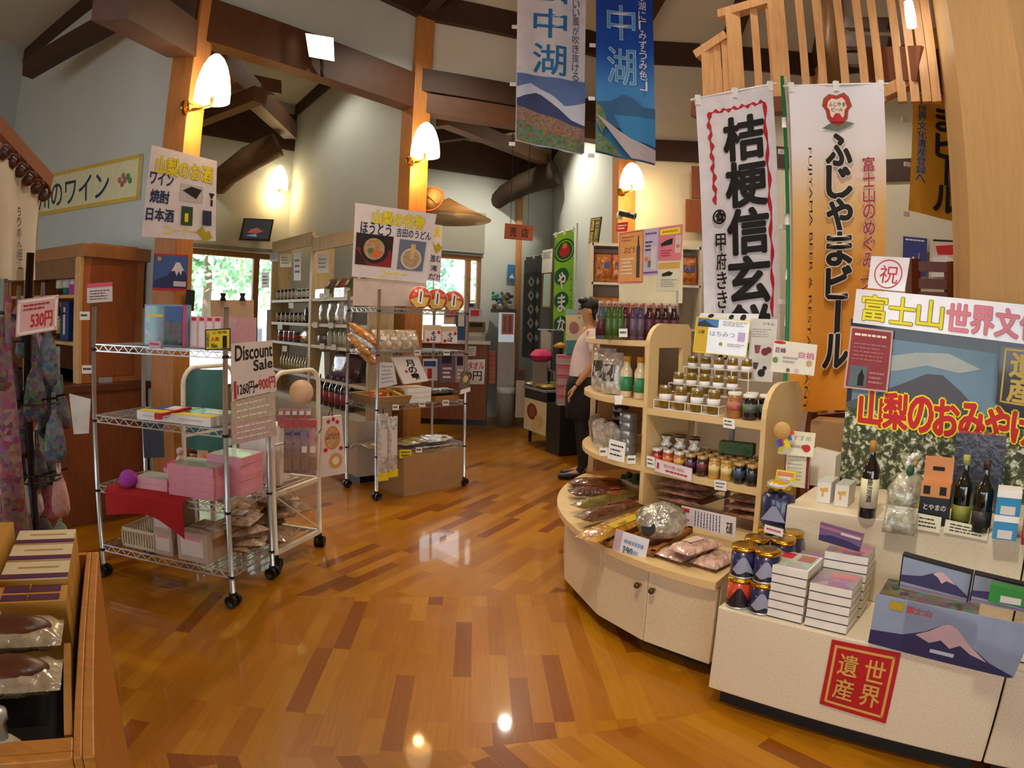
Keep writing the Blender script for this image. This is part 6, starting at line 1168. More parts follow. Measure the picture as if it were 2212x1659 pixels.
kb('body', 0, 1, .012, .55, zb_, zt_ - .02, BLACKP); kb('top_tray', -.03, 1.03, -.02, .57, zt_ - .02, zt_, CHROME, 'chrome edged tray')
fz = zt_ - .14; Q = [Vector((*a.xy, fz)), Vector((*b.xy, fz)), Vector((*b.xy, zb_)), Vector((*a.xy, zb_))]; s = Sheet(Q, mat('#e4d8b4', .5, key='cream_panel'), .01); s.disc(.38, .38, .26, mat('#7a3020', .5, key='bean'), ru=.24); s.disc(.38, .38, .15, mat('#a04a30', .5, key='bean2'), ru=.14); s.disc(.7, .62, .2, mat('#d8b878', .5, key='bun_print'), ru=.2); s.disc(.55, .75, .16, mat('#e0c890', .5, key='bun_print2'), ru=.17); s.part('front_panel', t, 'cream front panel with bun pictures')
kb('upper_shelf', .45, 1.25, .15, .6, zt_ + .2, zt_ + .22, CHROME); 
for s0, d0 in ((.47, .17), (1.2, .17), (.47, .57), (1.2, .57)): kb('upright', s0, s0 + .03, d0, d0 + .02, zt_, zt_ + .2, BLACKP)
for s0 in (.05, .92):
    for d0 in (.05, .48): kb('leg', s0, s0 + .05, d0, d0 + .03, 0, zb_, BLACKP)
GP = mat('#c0a050', .2, kind='film', key='film_gold', scale=20)
for i in range(6): p = a.lerp(b, .12 + .3 * (i % 3)) + nb_ * (.1 + .22 * (i // 3)); pack('bun_pack', 'gold wrapped bun pack on the cart tray, %s' % ('front left', 'front middle', 'front right', 'back left', 'back middle', 'back right')[i], 'pack', Vector((p.x, p.y, zt_ + .002)), (.17, .2, .06), GP, math.atan2(dv.y, dv.x), 'bun packs on the cart', None, i)
for i in range(3): p = a.lerp(b, .58 + .25 * i) + nb_ * .33; pack('bun_pack', 'gold wrapped bun pack on the raised cart shelf, %s' % nth(i, 3), 'pack', Vector((p.x, p.y, zt_ + .222)), (.16, .22, .06), GP, math.atan2(dv.y, dv.x), 'bun packs on the raised shelf', None, 9 + i)
for i in range(5): sb_('pink_box', 'pink and clear box in the column beside the clerk, %s' % tier(i, 5), 'box', 1204, 876 - 22 * i - 20, 1240, 876 - 22 * i, 7.0, .22, mat(('#b8a0a0', '#c87a94')[i % 2], .4, kind='print', scale=50, var=.2, key='pbx%d' % (i % 2)), 'column of pink boxes', [(0, 0, 1, .3, mat('#c8506e', .4, key='pbx_top'))])
kb('side_table', 1.05, 1.6, .0, .5, 0, at(1222, 877, 7.0).z, BLACKP, 'black side table')
mb = MB(); p = at(1170, 768, 7.75); mb.pillow(p, (.24, .2, .14), mat('#d83a72', .7, key='pink_wrap', bump=18), .3, None, .4, 8, 2); solid('pink_bundle', mb, 'bright pink cloth bundle on the food cart', 'bundle'); mb = MB(); mb.bar(p + Vector((-.02, 0, -.07)), (p.x - .02, p.y, zt_ + .0), .2, .16, mat('#7a6a60', .5, key='bundle_stand')); solid('grey_stand', mb, 'grey stand under the pink bundle', 'stand')
sb_('coffee_machine', 'black machine with round orange food plate behind the food cart', 'machine', 1193, 715, 1218, 800, 7.5, .3, BLACKP); mb = MB(); mb.lathe([(.06, 0), (.09, .02), (.05, .05), (.001, .07)], mat('#c8862c', .5, key='fried_food', bump=30), at(1211, 752, 7.35)); p = at(1211, 752, 7.35); mb.tube([p, (p.x, p.y, at(1222, 877, 7.0).z)], .012, BLACKP); solid('food_plate', mb, 'plate of golden fried food by the clerk', 'food')
sb_('teal_box', 'teal box on the column of pink boxes', 'box', 1224, 736, 1246, 766, 7.05, .2, mat('#4a8088', .5, key='teal_box'))
s = Sheet(pq(1222, 668, 1258, 735, 7.2), mat('#ded2a4', .5, key='cream_poster'), .01); s.rect(0, 0, 1, .18, mat('#8ab8c4', .5, key='aqua')); s.disc(.5, .6, .2, mat('#a8706a', .5, key='bean_print'), ru=.3); s.solid('bun_poster', 'cream poster with a bun picture standing behind the clerk face', 'poster')
mb = MB(); p = at(1182, 742, 8.0); mb.grid(lambda u, v: p + Vector((.16 * (u - .5), .02 * math.sin(9 * u), .18 - .45 * v - .06 * u)), 6, 8, mat('#b8b4ac', .7, key='grey_towel')); mb.grid(lambda u, v: p + Vector((.16 * (u - .5), .02 * math.sin(9 * u) + .004, .18 - .45 * v - .06 * u)), 6, 8, mat('#b8b4ac', .7, key='grey_towel')); mb.bar(p + Vector((-.12, .01, .17)), p + Vector((.12, .01, .17)), .012, .012, ALU); mb.bar(p + Vector((.1, .012, .17)), (p.x + .1, p.y + .012, 0), .012, .012, ALU); solid('hanging_towel', mb, 'pale grey towel hanging left of the lime green flag', 'towel')
# ================================================================= snack shelves by the entrance wall
t = thing('snack_shelf', 'pale shelving of crackers bags behind the poster board', 'shelf', (1.5, 6.7, 0)); x0, x1 = at(1278, 600, 6.62).x, at(1530, 600, 6.62).x; zs_ = [at(1300, 609, 6.6).z]; zs_ = [.5, .98, 1.42, zs_[0]]; ztp = at(1300, 545, 6.6).z
for x in (x0, (x0 + x1) / 2, x1): mb = MB(); mb.bx(x - .015, x + .015, 6.55, 6.86, 0, ztp + .1, mat('#e4d9c6', .5, key='cream_panel2')); part('side_panel', mb, t, True)
for z in zs_: mb = MB(); mb.bx(x0, x1, 6.55, 6.86, z - .025, z, mat('#ece4d4', .5, key='cream_shelf')); part('shelf', mb, t, True)
mb = MB(); mb.bx(x0, x1, 6.85, 6.87, 0, ztp + .1, mat('#d8c8ae', .5, key='cream_back')); part('back_panel', mb, t, True); mb = MB(); mb.bx(x0, x1, 6.55, 6.86, ztp + .07, ztp + .1, mat('#ece4d4', .5, key='cream_shelf')); part('top_board', mb, t, True)
OB = [mat('#c8762a', .3, kind='film', key='film_orange'), mat('#b8482a', .3, kind='film', key='film_rust'), mat('#8a9a94', .25, kind='film', key='film_ice')]
for lv, z in ((0, zs_[3]), (1, zs_[2])):
    for i in range(6):
        x = x0 + .12 + (x1 - x0 - .24) * i / 5; m = OB[2] if (lv == 1 and i > 3) else OB[0]
        if lv == 1 and i == 5: continue
        pack('cracker_bag', '%s bag on the %s snack shelf, %s' % ('orange cracker' if m is OB[0] else 'icy clear sweets', ('top', 'second')[lv], nth(i, 6)), 'bag', Vector((x, 6.68, z + .15)), (.2, .3, .12), m, 0, 'bags on the snack shelves', [(.1, .08, .9, .25, OB[1]), (.2, .35, .8, .6, mat('#4a5a94', .4, key='bag_blue'))] if m is OB[0] else [(.3, .3, .7, .5, WHITE)], i + 7 * lv, R(84))
# ================================================================= the shop clerk
def skin(name, pts, edges, m, parent, sub=2, root=0):
    me = bpy.data.meshes.new(name); me.from_pydata([p[:3] for p in pts], edges, []); o = bpy.data.objects.new(name, me); COL.objects.link(o)
    sk = o.modifiers.new('skin', 'SKIN'); sk.use_smooth_shade = True
    for v, p in zip(me.skin_vertices[0].data, pts): v.radius = (p[3], p[4] if len(p) > 4 else p[3])
    me.skin_vertices[0].data[root].use_root = True
    o.modifiers.new('sub', 'SUBSURF').levels = sub
    bpy.context.view_layer.update(); dg = bpy.context.evaluated_depsgraph_get(); nm = bpy.data.meshes.new_from_object(o.evaluated_get(dg)); o.modifiers.clear(); o.data = nm; nm.name = name
    nm.materials.clear(); nm.materials.append(m); nm.polygons.foreach_set('use_smooth', [True] * len(nm.polygons)); o.parent = parent; WM[o.name] = WM[parent.name]; return o
SKIN = mat('#c8936c', .55, key='skin'); HAIR = mat('#17110e', .5, key='hair'); BLOUSE = mat('#ecdadd', .75, key='blouse', bump=14); SKIRT = mat('#16161a', .85, key='skirt'); TIGHT = mat('#121215', .7, key='tights')
pc = at(1247, 1022, 6.05); t = thing('person', 'person in a pink blouse and black skirt standing in profile by the food cart', 'person', (pc.x, 6.03, 0))
# local axes: -x is where she faces, -y is the side turned to the aisle
P = [(.02, 0, .93, .105, .13), (.05, 0, 1.06, .085, .115), (.06, 0, 1.2, .095, .13), (.07, 0, 1.33, .085, .14), (.075, 0, 1.40, .045), (.07, 0, 1.45, .043), (.055, 0, 1.52, .07, .065), (.055, 0, 1.60, .088, .072), (.06, 0, 1.65, .07, .06),
     (.075, -.16, 1.36, .05), (.09, -.20, 1.22, .04), (.085, -.215, 1.09, .036), (.0, -.21, .97, .031), (-.06, -.205, .885, .023),
     (.075, .16, 1.36, .05), (.09, .20, 1.22, .04), (.085, .215, 1.09, .036), (.0, .21, .97, .031), (-.06, .205, .885, .023),
     (.02, -.085, .84, .09), (.01, -.08, .5, .058), (.04, -.08, .28, .055), (.04, -.08, .09, .036), (-.05, -.08, .045, .034), (-.13, -.08, .035, .026),
     (.02, .085, .84, .09), (.04, .08, .5, .058), (.08, .08, .28, .055), (.08, .08, .09, .036), (-.01, .08, .045, .034), (-.09, .08, .035, .026)]
Eg = [(0, 1), (1, 2), (2, 3), (3, 4), (4, 5), (5, 6), (6, 7), (7, 8), (3, 9), (9, 10), (10, 11), (11, 12), (12, 13), (3, 14), (14, 15), (15, 16), (16, 17), (17, 18), (0, 19), (19, 20), (20, 21), (21, 22), (22, 23), (23, 24), (0, 25), (25, 26), (26, 27), (27, 28), (28, 29), (29, 30)]
skin('body', P, Eg, SKIN, t)
for sgn, nm in ((-1, 'hand'), (1, 'hand')):
    b_ = (-.06, sgn * .205, .885); pts = [(*b_, .022), (-.085, sgn * .205, .85, .024, .014), (-.10, sgn * .205, .815, .024, .013)]; ed = [(0, 1), (1, 2)]
    for j, (dy, L_, dx) in enumerate(((-.02, .052, -.02), (-.007, .062, -.024), (.007, .058, -.022), (.02, .046, -.016))):
        i0 = len(pts); pts += [(-.106 + .002 * j, sgn * .205 + dy, .805, .0088), (-.106 + dx, sgn * .205 + dy * 1.1, .805 - L_ * .6, .008), (-.104 + dx * .7, sgn * .205 + dy * 1.1, .805 - L_ * 1.2, .0065)]; ed += [(2, i0), (i0, i0 + 1), (i0 + 1, i0 + 2)]
    i0 = len(pts); pts += [(-.105, sgn * .19, .845, .0095), (-.125, sgn * .185, .82, .0085), (-.128, sgn * .187, .795, .007)]; ed += [(1, i0), (i0, i0 + 1), (i0 + 1, i0 + 2)]
    skin('hand', pts, ed, SKIN, t, 1)
mb = MB(); mb.ball((-.036, 0, 1.545), (.016, .012, .02), SKIN, 8, 6); part('nose', mb, t)
for sgn in (-1, 1):
    mb = MB(); mb.ball((.06, sgn * .072, 1.555), (.022, .01, .03), SKIN, 10, 6); part('ear', mb, t)
    mb = MB(); mb.ball((-.024, sgn * .032, 1.578), (.008, .013, .007), HAIR, 8, 6); part('eye', mb, t); mb = MB(); mb.box((-.028, sgn * .033, 1.6), (.01, .032, .006), HAIR); part('eyebrow', mb, t)
mb = MB(); mb.ball((-.026, 0, 1.497), (.01, .024, .007), mat('#a05048', .5, key='lips'), 8, 6); part('mouth', mb, t)
mb = MB(); mb.ball((.078, 0, 1.612), (.098, .086, .085), HAIR, 18, 12); mb.ball((.115, 0, 1.56), (.062, .075, .085), HAIR, 14, 10); mb.ball((.02, 0, 1.655), (.065, .07, .035), HAIR, 14, 8); part('hair', mb, t)
skin('blouse', [(.025, 0, .80, .12, .15), (.035, 0, 1.0, .13, .155), (.055, 0, 1.2, .112, .146), (.07, 0, 1.34, .095, .15), (.075, 0, 1.39, .06, .06), (.075, -.17, 1.36, .06), (.09, -.205, 1.24, .053), (.09, -.212, 1.17, .05), (.075, .17, 1.36, .06), (.09, .205, 1.24, .053), (.09, .212, 1.17, .05)], [(0, 1), (1, 2), (2, 3), (3, 4), (3, 5), (5, 6), (6, 7), (3, 8), (8, 9), (9, 10)], BLOUSE, t)
mb = MB(); mb.lathe([(.132, .96), (.152, .86), (.155, .72), (.15, .57), (.14, .58), (.10, .7)], SKIRT, (.02, 0, 0), 24, sy=1.12); part('skirt', mb, t)
skin('tights', [(.02, -.085, .75, .092), (.01, -.08, .5, .063), (.04, -.08, .28, .06), (.04, -.08, .1, .042), (-.02, -.08, .055, .04)], [(0, 1), (1, 2), (2, 3), (3, 4)], TIGHT, t); skin('tights', [(.02, .085, .75, .092), (.04, .08, .5, .063), (.08, .08, .28, .06), (.08, .08, .1, .042), (.02, .08, .055, .04)], [(0, 1), (1, 2), (2, 3), (3, 4)], TIGHT, t)
for x, y in ((0, -.08), (.04, .08)): skin('shoe', [(x + .06, y, .045, .042, .042), (x - .04, y, .04, .043, .036), (x - .13, y, .034, .04, .03), (x - .19, y, .028, .024, .024)], [(0, 1), (1, 2), (2, 3)], BLACKP, t)
# ================================================================= curved counter on the right
CE = Vector((1.78, 3.43)); RC = 1.45
def arc(a, r, c=CE): return (c.x + r * math.cos(R(a)), c.y + r * math.sin(R(a)))
IV = mat('#dfcca8', .45, kind='speckle', scale=120, key='ivory_laminate'); IVW = mat('#e0cfb2', .5, kind='speckle', scale=150, key='white_speckle')
t = thing('curved_counter', 'low curved ivory counter with cupboard doors and a pale rounded top', 'counter', (CE.x - 1.0, CE.y, 0))
AN = list(range(146, 230, 3)) + [230]
mb = MB(); out = [arc(a, RC) for a in AN]; inn = [arc(a, .42) for a in AN[::-1]]
mb.prism(out + inn, .415, .45, PALE); part('top', mb, t, True, 'pale speckled top', .004)
fac = [146, 166, 184.5, 203.5, 216.5, 230]
mb = MB(); mb.prism([arc(a, RC - .075) for a in fac] + [arc(a, .5) for a in fac[::-1]], .07, .415, IV); part('carcass', mb, t, True)
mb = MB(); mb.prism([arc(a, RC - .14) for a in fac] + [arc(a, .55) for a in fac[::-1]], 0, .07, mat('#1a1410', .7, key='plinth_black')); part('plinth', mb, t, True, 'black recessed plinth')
for i in range(len(fac) - 1):
    a0, a1 = fac[i], fac[i + 1]; p, q = Vector(arc(a0, RC - .035)), Vector(arc(a1, RC - .035)); d = (q - p).normalized(); n = Vector((d.y, -d.x)); n = n if n.dot(CE - p) > 0 else -n
    p += d * .003; q -= d * .003; mb = MB(); mb.prism([tuple(p), tuple(q), tuple(q + n * .018), tuple(p + n * .018)], .075, .41, IV); dr = part('door', mb, t, True, None, .003)
    if i in (3, 4):
        kp = (q - d * .035) if i == 3 else (p + d * .035); mb = MB(); mb.tube([up3(kp, .33), up3(kp - n * .02, .33)], .006, BRASS, 8); mb.ball(up3(kp - n * .026, .33), .014, mat('#5a4a38', .35, .8, key='bronze'), 12, 8); k_o = part('knob', mb, dr, True)
# ---- jam shelf unit
FL = Vector((.764, 3.365)); ej = Vector((.625, -.781)); mj = Vector((.781, .625)); WJ, DJ = .70, .38; angJ = math.atan2(ej.y, ej.x); JP = (FL, FL + ej)
MJ = Matrix(((ej.x, mj.x, 0, FL.x), (ej.y, mj.y, 0, FL.y), (0, 0, 1, 0), (0, 0, 0, 1)))
def jw(u, d, z): p = FL + ej * u + mj * d; return Vector((p.x, p.y, z))
t = thing('jam_shelf', 'pale wooden shelf unit of honey and jam with an arched end panel', 'shelf', jw(.35, .2, .45))
def side_panel(u, ztop, hole, r=.12):
    pts = [(0, .451)] + [(0, ztop - r)] + [(r - r * math.cos(R(a)), ztop - r + r * math.sin(R(a))) for a in range(15, 91, 15)] + [(DJ - .06, ztop)] + [(DJ, ztop - .06), (DJ, .451)]
    mb = MB(); M = MJ @ Matrix.Translation((u, 0, 0)) @ Matrix(((0, 0, 1, 0), (1, 0, 0, 0), (0, 1, 0, 0), (0, 0, 0, 1)))
    if not hole: mb.prism(pts, 0, .026, PALE, M); return mb
    h0, h1, z0, z1 = .085, .30, 1.06, ztop - .13
    low = [(0, .451), (0, z0), (DJ, z0), (DJ, .451)]; mb.prism(low, 0, .026, PALE, M); mb.prism([(0, z0), (0, z1), (h0, z1), (h0, z0)], 0, .026, PALE, M); mb.prism([(h1, z0), (h1, z1), (DJ, z1), (DJ, z0)], 0, .026, PALE, M)
    top = [(0, z1)] + [(r - r * math.cos(R(a)), ztop - r + r * math.sin(R(a))) for a in range(0, 91, 15)] + [(DJ - .03, ztop), (DJ, ztop - .03), (DJ, z1)]; mb.prism(top, 0, .026, PALE, M); return mb
part('end_panel', side_panel(-.013, 1.445, True), t, True, 'tall arched end panel with an opening'); part('end_panel', side_panel(WJ - .013, 1.18, False, .16), t, True, 'low rounded end panel')
for z in (.69, 1.0):
    mb = MB(); mb.bx(.013, WJ - .013, .004, DJ, z - .032, z, PALE, MJ); part('shelf', mb, t, True)
mb = MB(); mb.bx(.3, .325, DJ - .02, DJ, .451, .99, ALU, MJ); part('back_strut', mb, t, True)
# ---- curved corner shelves
C2 = Vector((1.35, 3.95)); r2_ = .83
t = thing('corner_shelf', 'rounded pale corner shelves of bottles and bags left of the arched panel', 'shelf', (.85, 3.9, .45)); AJ = list(range(155, 226, 5))
shp = [(C2.x + r2_ * math.cos(R(a)), C2.y + r2_ * math.sin(R(a))) for a in AJ] + [(FL.x - .012 + mj.x * .02, FL.y + mj.y * .02 + .01), (1.04, 3.62), (1.18, 3.95), (1.0, 4.4)]
ZC = (.69, 1.03, 1.35)
for z in ZC: mb = MB(); mb.prism(shp, z - .03, z, PALE); part('shelf', mb, t, True, None, .004)
mb = MB(); mb.bar((.62, 4.29, .451), (.62, 4.29, 1.32), .03, .03, PALE); part('post', mb, t, True)
mb = MB(); mb.prism([(.66, 4.32), (.98, 4.40), (.98, 4.425), (.66, 4.345)], .451, 1.32, wood('#a87a4a', scale=(8, 8, 1))); part('end_panel', mb, t, True)
mb = MB(); mb.prism([(1.02, 4.38), (1.19, 3.95), (1.21, 3.96), (1.04, 4.39)], .451, 1.32, mat('#c8b694', .6, key='back_board')); part('back_panel', mb, t, True)
# bottles along the top
src = {}
kinds = [('#4a5a62', 'clear grey'), ('#3c5a24', 'green'), ('#3f5c28', 'green'), ('#3c5a24', 'green'), ('#4a1420', 'wine red'), ('#5a3a58', 'violet labelled'), ('#50385a', 'violet labelled'), ('#3a1220', 'dark red'), ('#2a0e14', 'near black'), ('#2e1016', 'near black'), ('#2a0e14', 'near black')]
pxs = [1297, 1313, 1326, 1338, 1350, 1366, 1382, 1402, 1420, 1437, 1455]
for i, ((c, nm), px) in enumerate(zip(kinds, pxs)):
    p = at(px, 722, 3.62 + .012 * i); z = ZC[2] + .001; rr = .027 if i < 7 else .033
    b_ = bottle('%s juice bottle on the top corner shelf, %s of the row' % (nm, nth(i, 11)), Vector((p.x, p.y, z)), rr, .21, mat(c, .12, coat=1, key='juice' + c), mat('#b8a898', .4, key='cap_cream'), mat({'green': '#40602a', 'violet labelled': '#5f5068'}.get(nm, '#4a1a26'), .4, key='jl' + nm), name='juice_bottle', shoulder=.6, neck=.5, l0=.1, l1=.55)
    mb = MB(); mb.ball((0, -rr * .55, .192), (.007, .004, .007), DR, 8, 6); part('seal', mb, b_)
# poster board behind the bottles
pl = plane_at(1405, 560, 3.95, -2)
t = thing('poster_board', 'cream board with orange, violet and pink posters above the juice bottles', 'board', at(1405, 640, 3.97)); s = Sheet(quad([(1336, 503), (1476, 483), (1474, 655), (1338, 655)], pl), mat('#f0e2b8', .5, key='board_cream'), .01); s.part('panel', t)
nv = s.n * .003
def pst(nm, pts, c, fn, lab): s2 = Sheet([p + nv * 1.6 for p in quad(pts, pl)], c, .003); fn(s2); s2.part(nm, t, lab)
def pa1(s): s.rect(.03, .03, .97, .97, mat('#e8a04a', .4, key='po_amber')); s.text('ぶどう', .2, .3, .65, .42, mat('#7a3a1a', .5, key='po_brown'), .02); s.rect(.72, .3, .86, .9, mat('#3a2a34', .4, key='po_bottle')); s.poly([(.75, .3), (.83, .3), (.81, .1), (.77, .1)], mat('#3a2a34', .4, key='po_bottle')); s.lines(.1, .5, .6, .85, 5, OUT); s.lines(.1, .08, .6, .2, 2, mat('#b8482a', .5, key='po_rust'))
def pa2(s): s.lines(.1, .06, .9, .16, 1, mat('#5a4a7a', .5, key='po_violet')); s.lines(.1, .25, .6, .5, 3, INK); s.disc(.2, .65, .05, mat('#d8862a', .5, key='po_fruit')); s.poly([(.3, .7), (.5, .68), (.5, .82), (.3, .84)], mat('#5a6a5a', .5, key='po_grn')); s.rect(0, .93, 1, .97, mat('#7a4a9a', .5, key='po_purple')); s.rect(.5, .4, .85, .9, mat('#d8d0c8', .5, key='po_pale'))
def pa3(s): s.rect(.05, .07, .9, .25, YEL); s.lines(.15, .1, .8, .22, 1, mat('#c87a2a', .5, key='po_or2')); s.poly([(.1, .5), (.3, .42), (.6, .36), (.58, .54), (.12, .58)], INK); s.rect(.7, .3, .95, .8, mat('#d8c0b0', .5, key='po_skin')); s.disc(.82, .6, .06, mat('#c88a3a', .5, key='po_f2')); s.lines(.1, .68, .6, .9, 3, REDI)
def pa4(s): s.rect(.02, .04, .98, .26, mat('#d8a84a', .5, key='po_gold')); s.poly([(.2, .42), (.5, .34), (.7, .4), (.6, .5), (.2, .52)], INK); s.lines(.15, .6, .9, .9, 4, PG)
pst('poster', [(1338, 504), (1390, 496), (1388, 611), (1334, 612)], mat('#d8562a', .4, key='po_orange', coat=.5), pa1, 'orange bottle poster'); pst('poster', [(1391, 496), (1422, 492), (1420, 593), (1389, 595)], mat('#cbb8d8', .4, key='po_lilac', coat=.5), pa2, 'violet poster'); pst('poster', [(1423, 492), (1475, 484), (1471, 562), (1421, 563)], mat('#e2788a', .4, key='po_pink', coat=.5), pa3, 'pink poster with yellow band'); pst('poster', [(1421, 566), (1470, 563), (1464, 628), (1419, 627)], mat('#e4dcbc', .4, key='po_cream', coat=.5), pa4, 'cream poster with gold band')
mb = MB(); 
for x in (1350, 1462): mb = MB(); p = at(x, 655, 3.99); mb.bar((p.x, p.y, p.z + .1), (p.x, p.y, ZC[2] + .001), .012, .012, ALU); part('stand_leg', mb, t, True)
# goods on the second and third corner shelves, placed along the rounded edge
def ca(a, r, z): return Vector((C2.x + r * math.cos(R(a)), C2.y + r * math.sin(R(a)), z))
for i, (a, c, w_, h, lab) in enumerate(((160, '#cdb69a', .12, .2, 'small orange capped clear bag leftmost on the second corner shelf'), (171, '#ccc8c2', .15, .25, 'tall clear bag of dark goods on the second corner shelf'), (183, '#c4beb6', .15, .26, 'tall clear bag with black letters on the second corner shelf'), (195, '#ccc6be', .14, .24, 'clear bag beside the green labelled bottles on the second corner shelf'))):
    pack('clear_bag', lab, 'bag', ca(a, .70, ZC[1] + h * .5), (w_, h, .07), mat(c, .18, kind='film', key='film' + c), R(312), None, [(.2, .3, .8, .7, mat('#4a4440', .3, kind='film', key='film_dark_patch'))], i, R(84))  # darker film patch on the face of each bag
for i, a in enumerate((207, 216)): bottle('white bottle with green label and amber top on the second corner shelf, %s' % ('left', 'right')[i], ca(a, .72, ZC[1] + .001), .034, .23, mat('#dcc8a0', .3, coat=.6, key='mayo'), mat('#d89a2a', .4, key='amber_top'), mat('#2f8a5a', .4, key='green_lab'), 'green labelled bottles', shoulder=.62, neck=.6)
for i in range(5): mb = MB(); mb.lathe([(.05, 0), (.052, .004), (.052, .044), (.05, .048)], mat('#2a2a2c', .25, .4, key='black_can'), n=18); mb.lathe([(.0525, .016), (.0525, .032)], mat('#8a8a90', .3, .6, key='can_band'), n=18); solid('black_can', mb, 'black tin in the stack on the third corner shelf, %s' % tier(i, 5), 'tin', 'stack of black tins', ca(177, .6, ZC[0] + .001 + .0485 * i))
for i in range(5): mb = MB(); mb.lathe([(.05, 0), (.052, .004), (.052, .044), (.05, .048)], mat('#9a9a9c', .25, .5, key='grey_can'), n=18); solid('grey_can', mb, 'grey tin in the right stack on the third corner shelf, %s' % tier(i, 5), 'tin', 'stack of grey tins', ca(203, .66, ZC[0] + .001 + .0485 * i))
for i, (a, c, lab) in enumerate(((172, '#7a6a58', 'brown pack leftmost on the third corner shelf'), (186, '#c8c4bc', 'rounded clear tray pack on the third corner shelf'), (198, '#b8b4ac', 'rounded clear tray pack behind the white price card'))):
    mb = MB(); mb.prism([(-.06, 0), (.06, 0), (.06, .13), (.045, .165), (.015, .18), (-.015, .18), (-.045, .165), (-.06, .13)], -.02, .02, mat(c, .2, kind='film', key='trayf' + c)); mb.prism([(-.04, .03), (.04, .03), (.04, .13), (-.04, .13)], .02, .024, mat(('#8a5a4a', '#b09a80', '#a08a74')[i], .4, kind='print', scale=40, var=.2, key='tray_in%d' % i))
    o = solid('tray_pack', mb, lab, 'pack', None, ca(a, .75, ZC[0] + .0)); o.rotation_euler = (R(78), 0, R(a * .3 + 222 * .7 - 90))
    o.location = ca(a, .72, ZC[0] + .004)
def Dedge(px, py):
    d = ray(px, py); d = Vector((d.x, d.y)).normalized(); b = d.dot(C2); return b - math.sqrt(max(0, (r2_ + .008) ** 2 - (C2.length_squared - b * b)))
def cardq(px0, py0, px1, py1, D, sl=0, yaw=-25): return pq(px0, py0, px1, py1, Dedge((px0 + px1) / 2, (py0 + py1) / 2), yaw, sl)
tagcard('bright white price card on the second corner shelf edge', cardq(1328, 854, 1346, 874, 3.36), WHITE, 0)
tagcard('white card with yellow strip on the third corner shelf edge', quad([(1317, 948), (1352, 957), (1348, 1000), (1312, 990)], plane_at(1332, 972, Dedge(1332, 972), -30)), WHITE, 3)
for i, (x, y) in enumerate(((1303, 975), (1363, 992), (1297, 712), (1345, 718))): tagcard('small white price tag on the corner shelves, %s' % ('third shelf left', 'third shelf right', 'top shelf left', 'top shelf right')[i], cardq(x - 8, y - 8, x + 10, y + 10, 3.40), WHITE, 1, seed=i)
mb = MB(); p = jw(-.25, .3, .452); rd = random.Random(5)
tt = thing('moss_planter', 'low cream planter of green moss under the third corner shelf', 'planter', Vector((.84, 3.78, .451)), R(-70)); mb.bx(-.13, .13, -.05, .05, 0, .05, mat('#d8c8a4', .6, key='planter_cream')); part('trough', mb, tt); mb = MB()
for i in range(26): mb.ball((rd.uniform(-.12, .12), rd.uniform(-.04, .04), .055 + rd.uniform(0, .02)), .02, mat('#4a5a2a', .8, kind='leaf', key='moss'), 7, 5)
part('moss', mb, tt)
# long packs on the rounded counter top
def lie(name, label, x0, y0, x1, y1, w_, h, z, m, extra=None, seed=0):
    a, b = gz(x0, y0, z), gz(x1, y1, z); d = b - a; c = (a + b) / 2; ang = math.atan2(d.y, d.x)
    return pack(name, label, 'pack', Vector((c.x, c.y, z - h * .5)), (d.length, w_, h), m, ang, None, extra, seed, None, .35)
BRF = mat('#6a3a1c', .25, kind='film', key='film_umber'); AMF = mat('#b8801f', .22, kind='film', key='film_amber', scale=18); OLF = mat('#7a6a2a', .25, kind='film', key='film_olive')
lie('dried_snack_pack', 'brown long pack farthest back on the rounded counter end', 1228, 1040, 1352, 1046, .11, .05, .48, BRF, [(.6, .2, .8, .8, REDI)], 1)
lie('dried_snack_pack', 'dark brown long pack with an orange strip second from the back on the counter', 1228, 1062, 1366, 1060, .09, .05, .49, mat('#5a2c18', .25, kind='film', key='film_sepia'), [(.62, .1, .78, .9, mat('#d8562a', .4, key='strip_orange'))], 2)
lie('dried_snack_pack', 'olive and yellow long pack in the middle of the counter end', 1240, 1094, 1376, 1062, .07, .05, .5, OLF, [(.55, .1, .8, .9, mat('#c84a3a', .4, key='strip_red'))], 3)
lie('dried_snack_pack', 'dark brown twisted pack in front of the olive one', 1252, 1120, 1380, 1088, .09, .06, .5, BRF, [(.5, .2, .9, .4, mat('#b83a44', .4, key='strip_crimson'))], 4)
lie('dried_snack_pack', 'long amber noodle pack overhanging the counter edge', 1262, 1165, 1395, 1112, .13, .06, .5, AMF, [(.3, .55, .75, .9, mat('#c8a81f', .4, key='strip_gold'))], 5)
c = gz(1428, 1140, .53); mb = MB(); rd = random.Random(11); mb.ball((0, 0, .085), (.115, .1, .085), mat('#c9c2b0', .12, .55, 'film', key='silver_foil', scale=26), 22, 14)
for v in mb.v: v *= 1 + rd.uniform(-.05, .05)
mb.prism([(.035 * math.cos(a), .035 * math.sin(a)) for a in [i * .524 for i in range(12)]], 0, .004, mat('#2a2418', .4, key='foil_label'), Matrix.Translation((-.075, -.075, .075)) @ Matrix.Rotation(R(45), 4, 'Z') @ Matrix.Rotation(R(-70), 4, 'Y'))
solid('foil_pack', mb, 'big crumpled silver foil pack with a round dark label on the wooden tray', 'pack', None, Vector((c.x, c.y, .475)), 0)
a, b = gz(1408, 1200, .46), gz(1492, 1146, .46); d = b - a; ang = math.atan2(d.y, d.x); tt = thing('wooden_tray', 'flat wooden tray under the silver foil pack', 'tray', (a + b) / 2 + Vector((-math.sin(ang), math.cos(ang), 0)) * .11, ang); L_ = d.length; TR = wood('#a86c30', scale=(3, 3, 3))
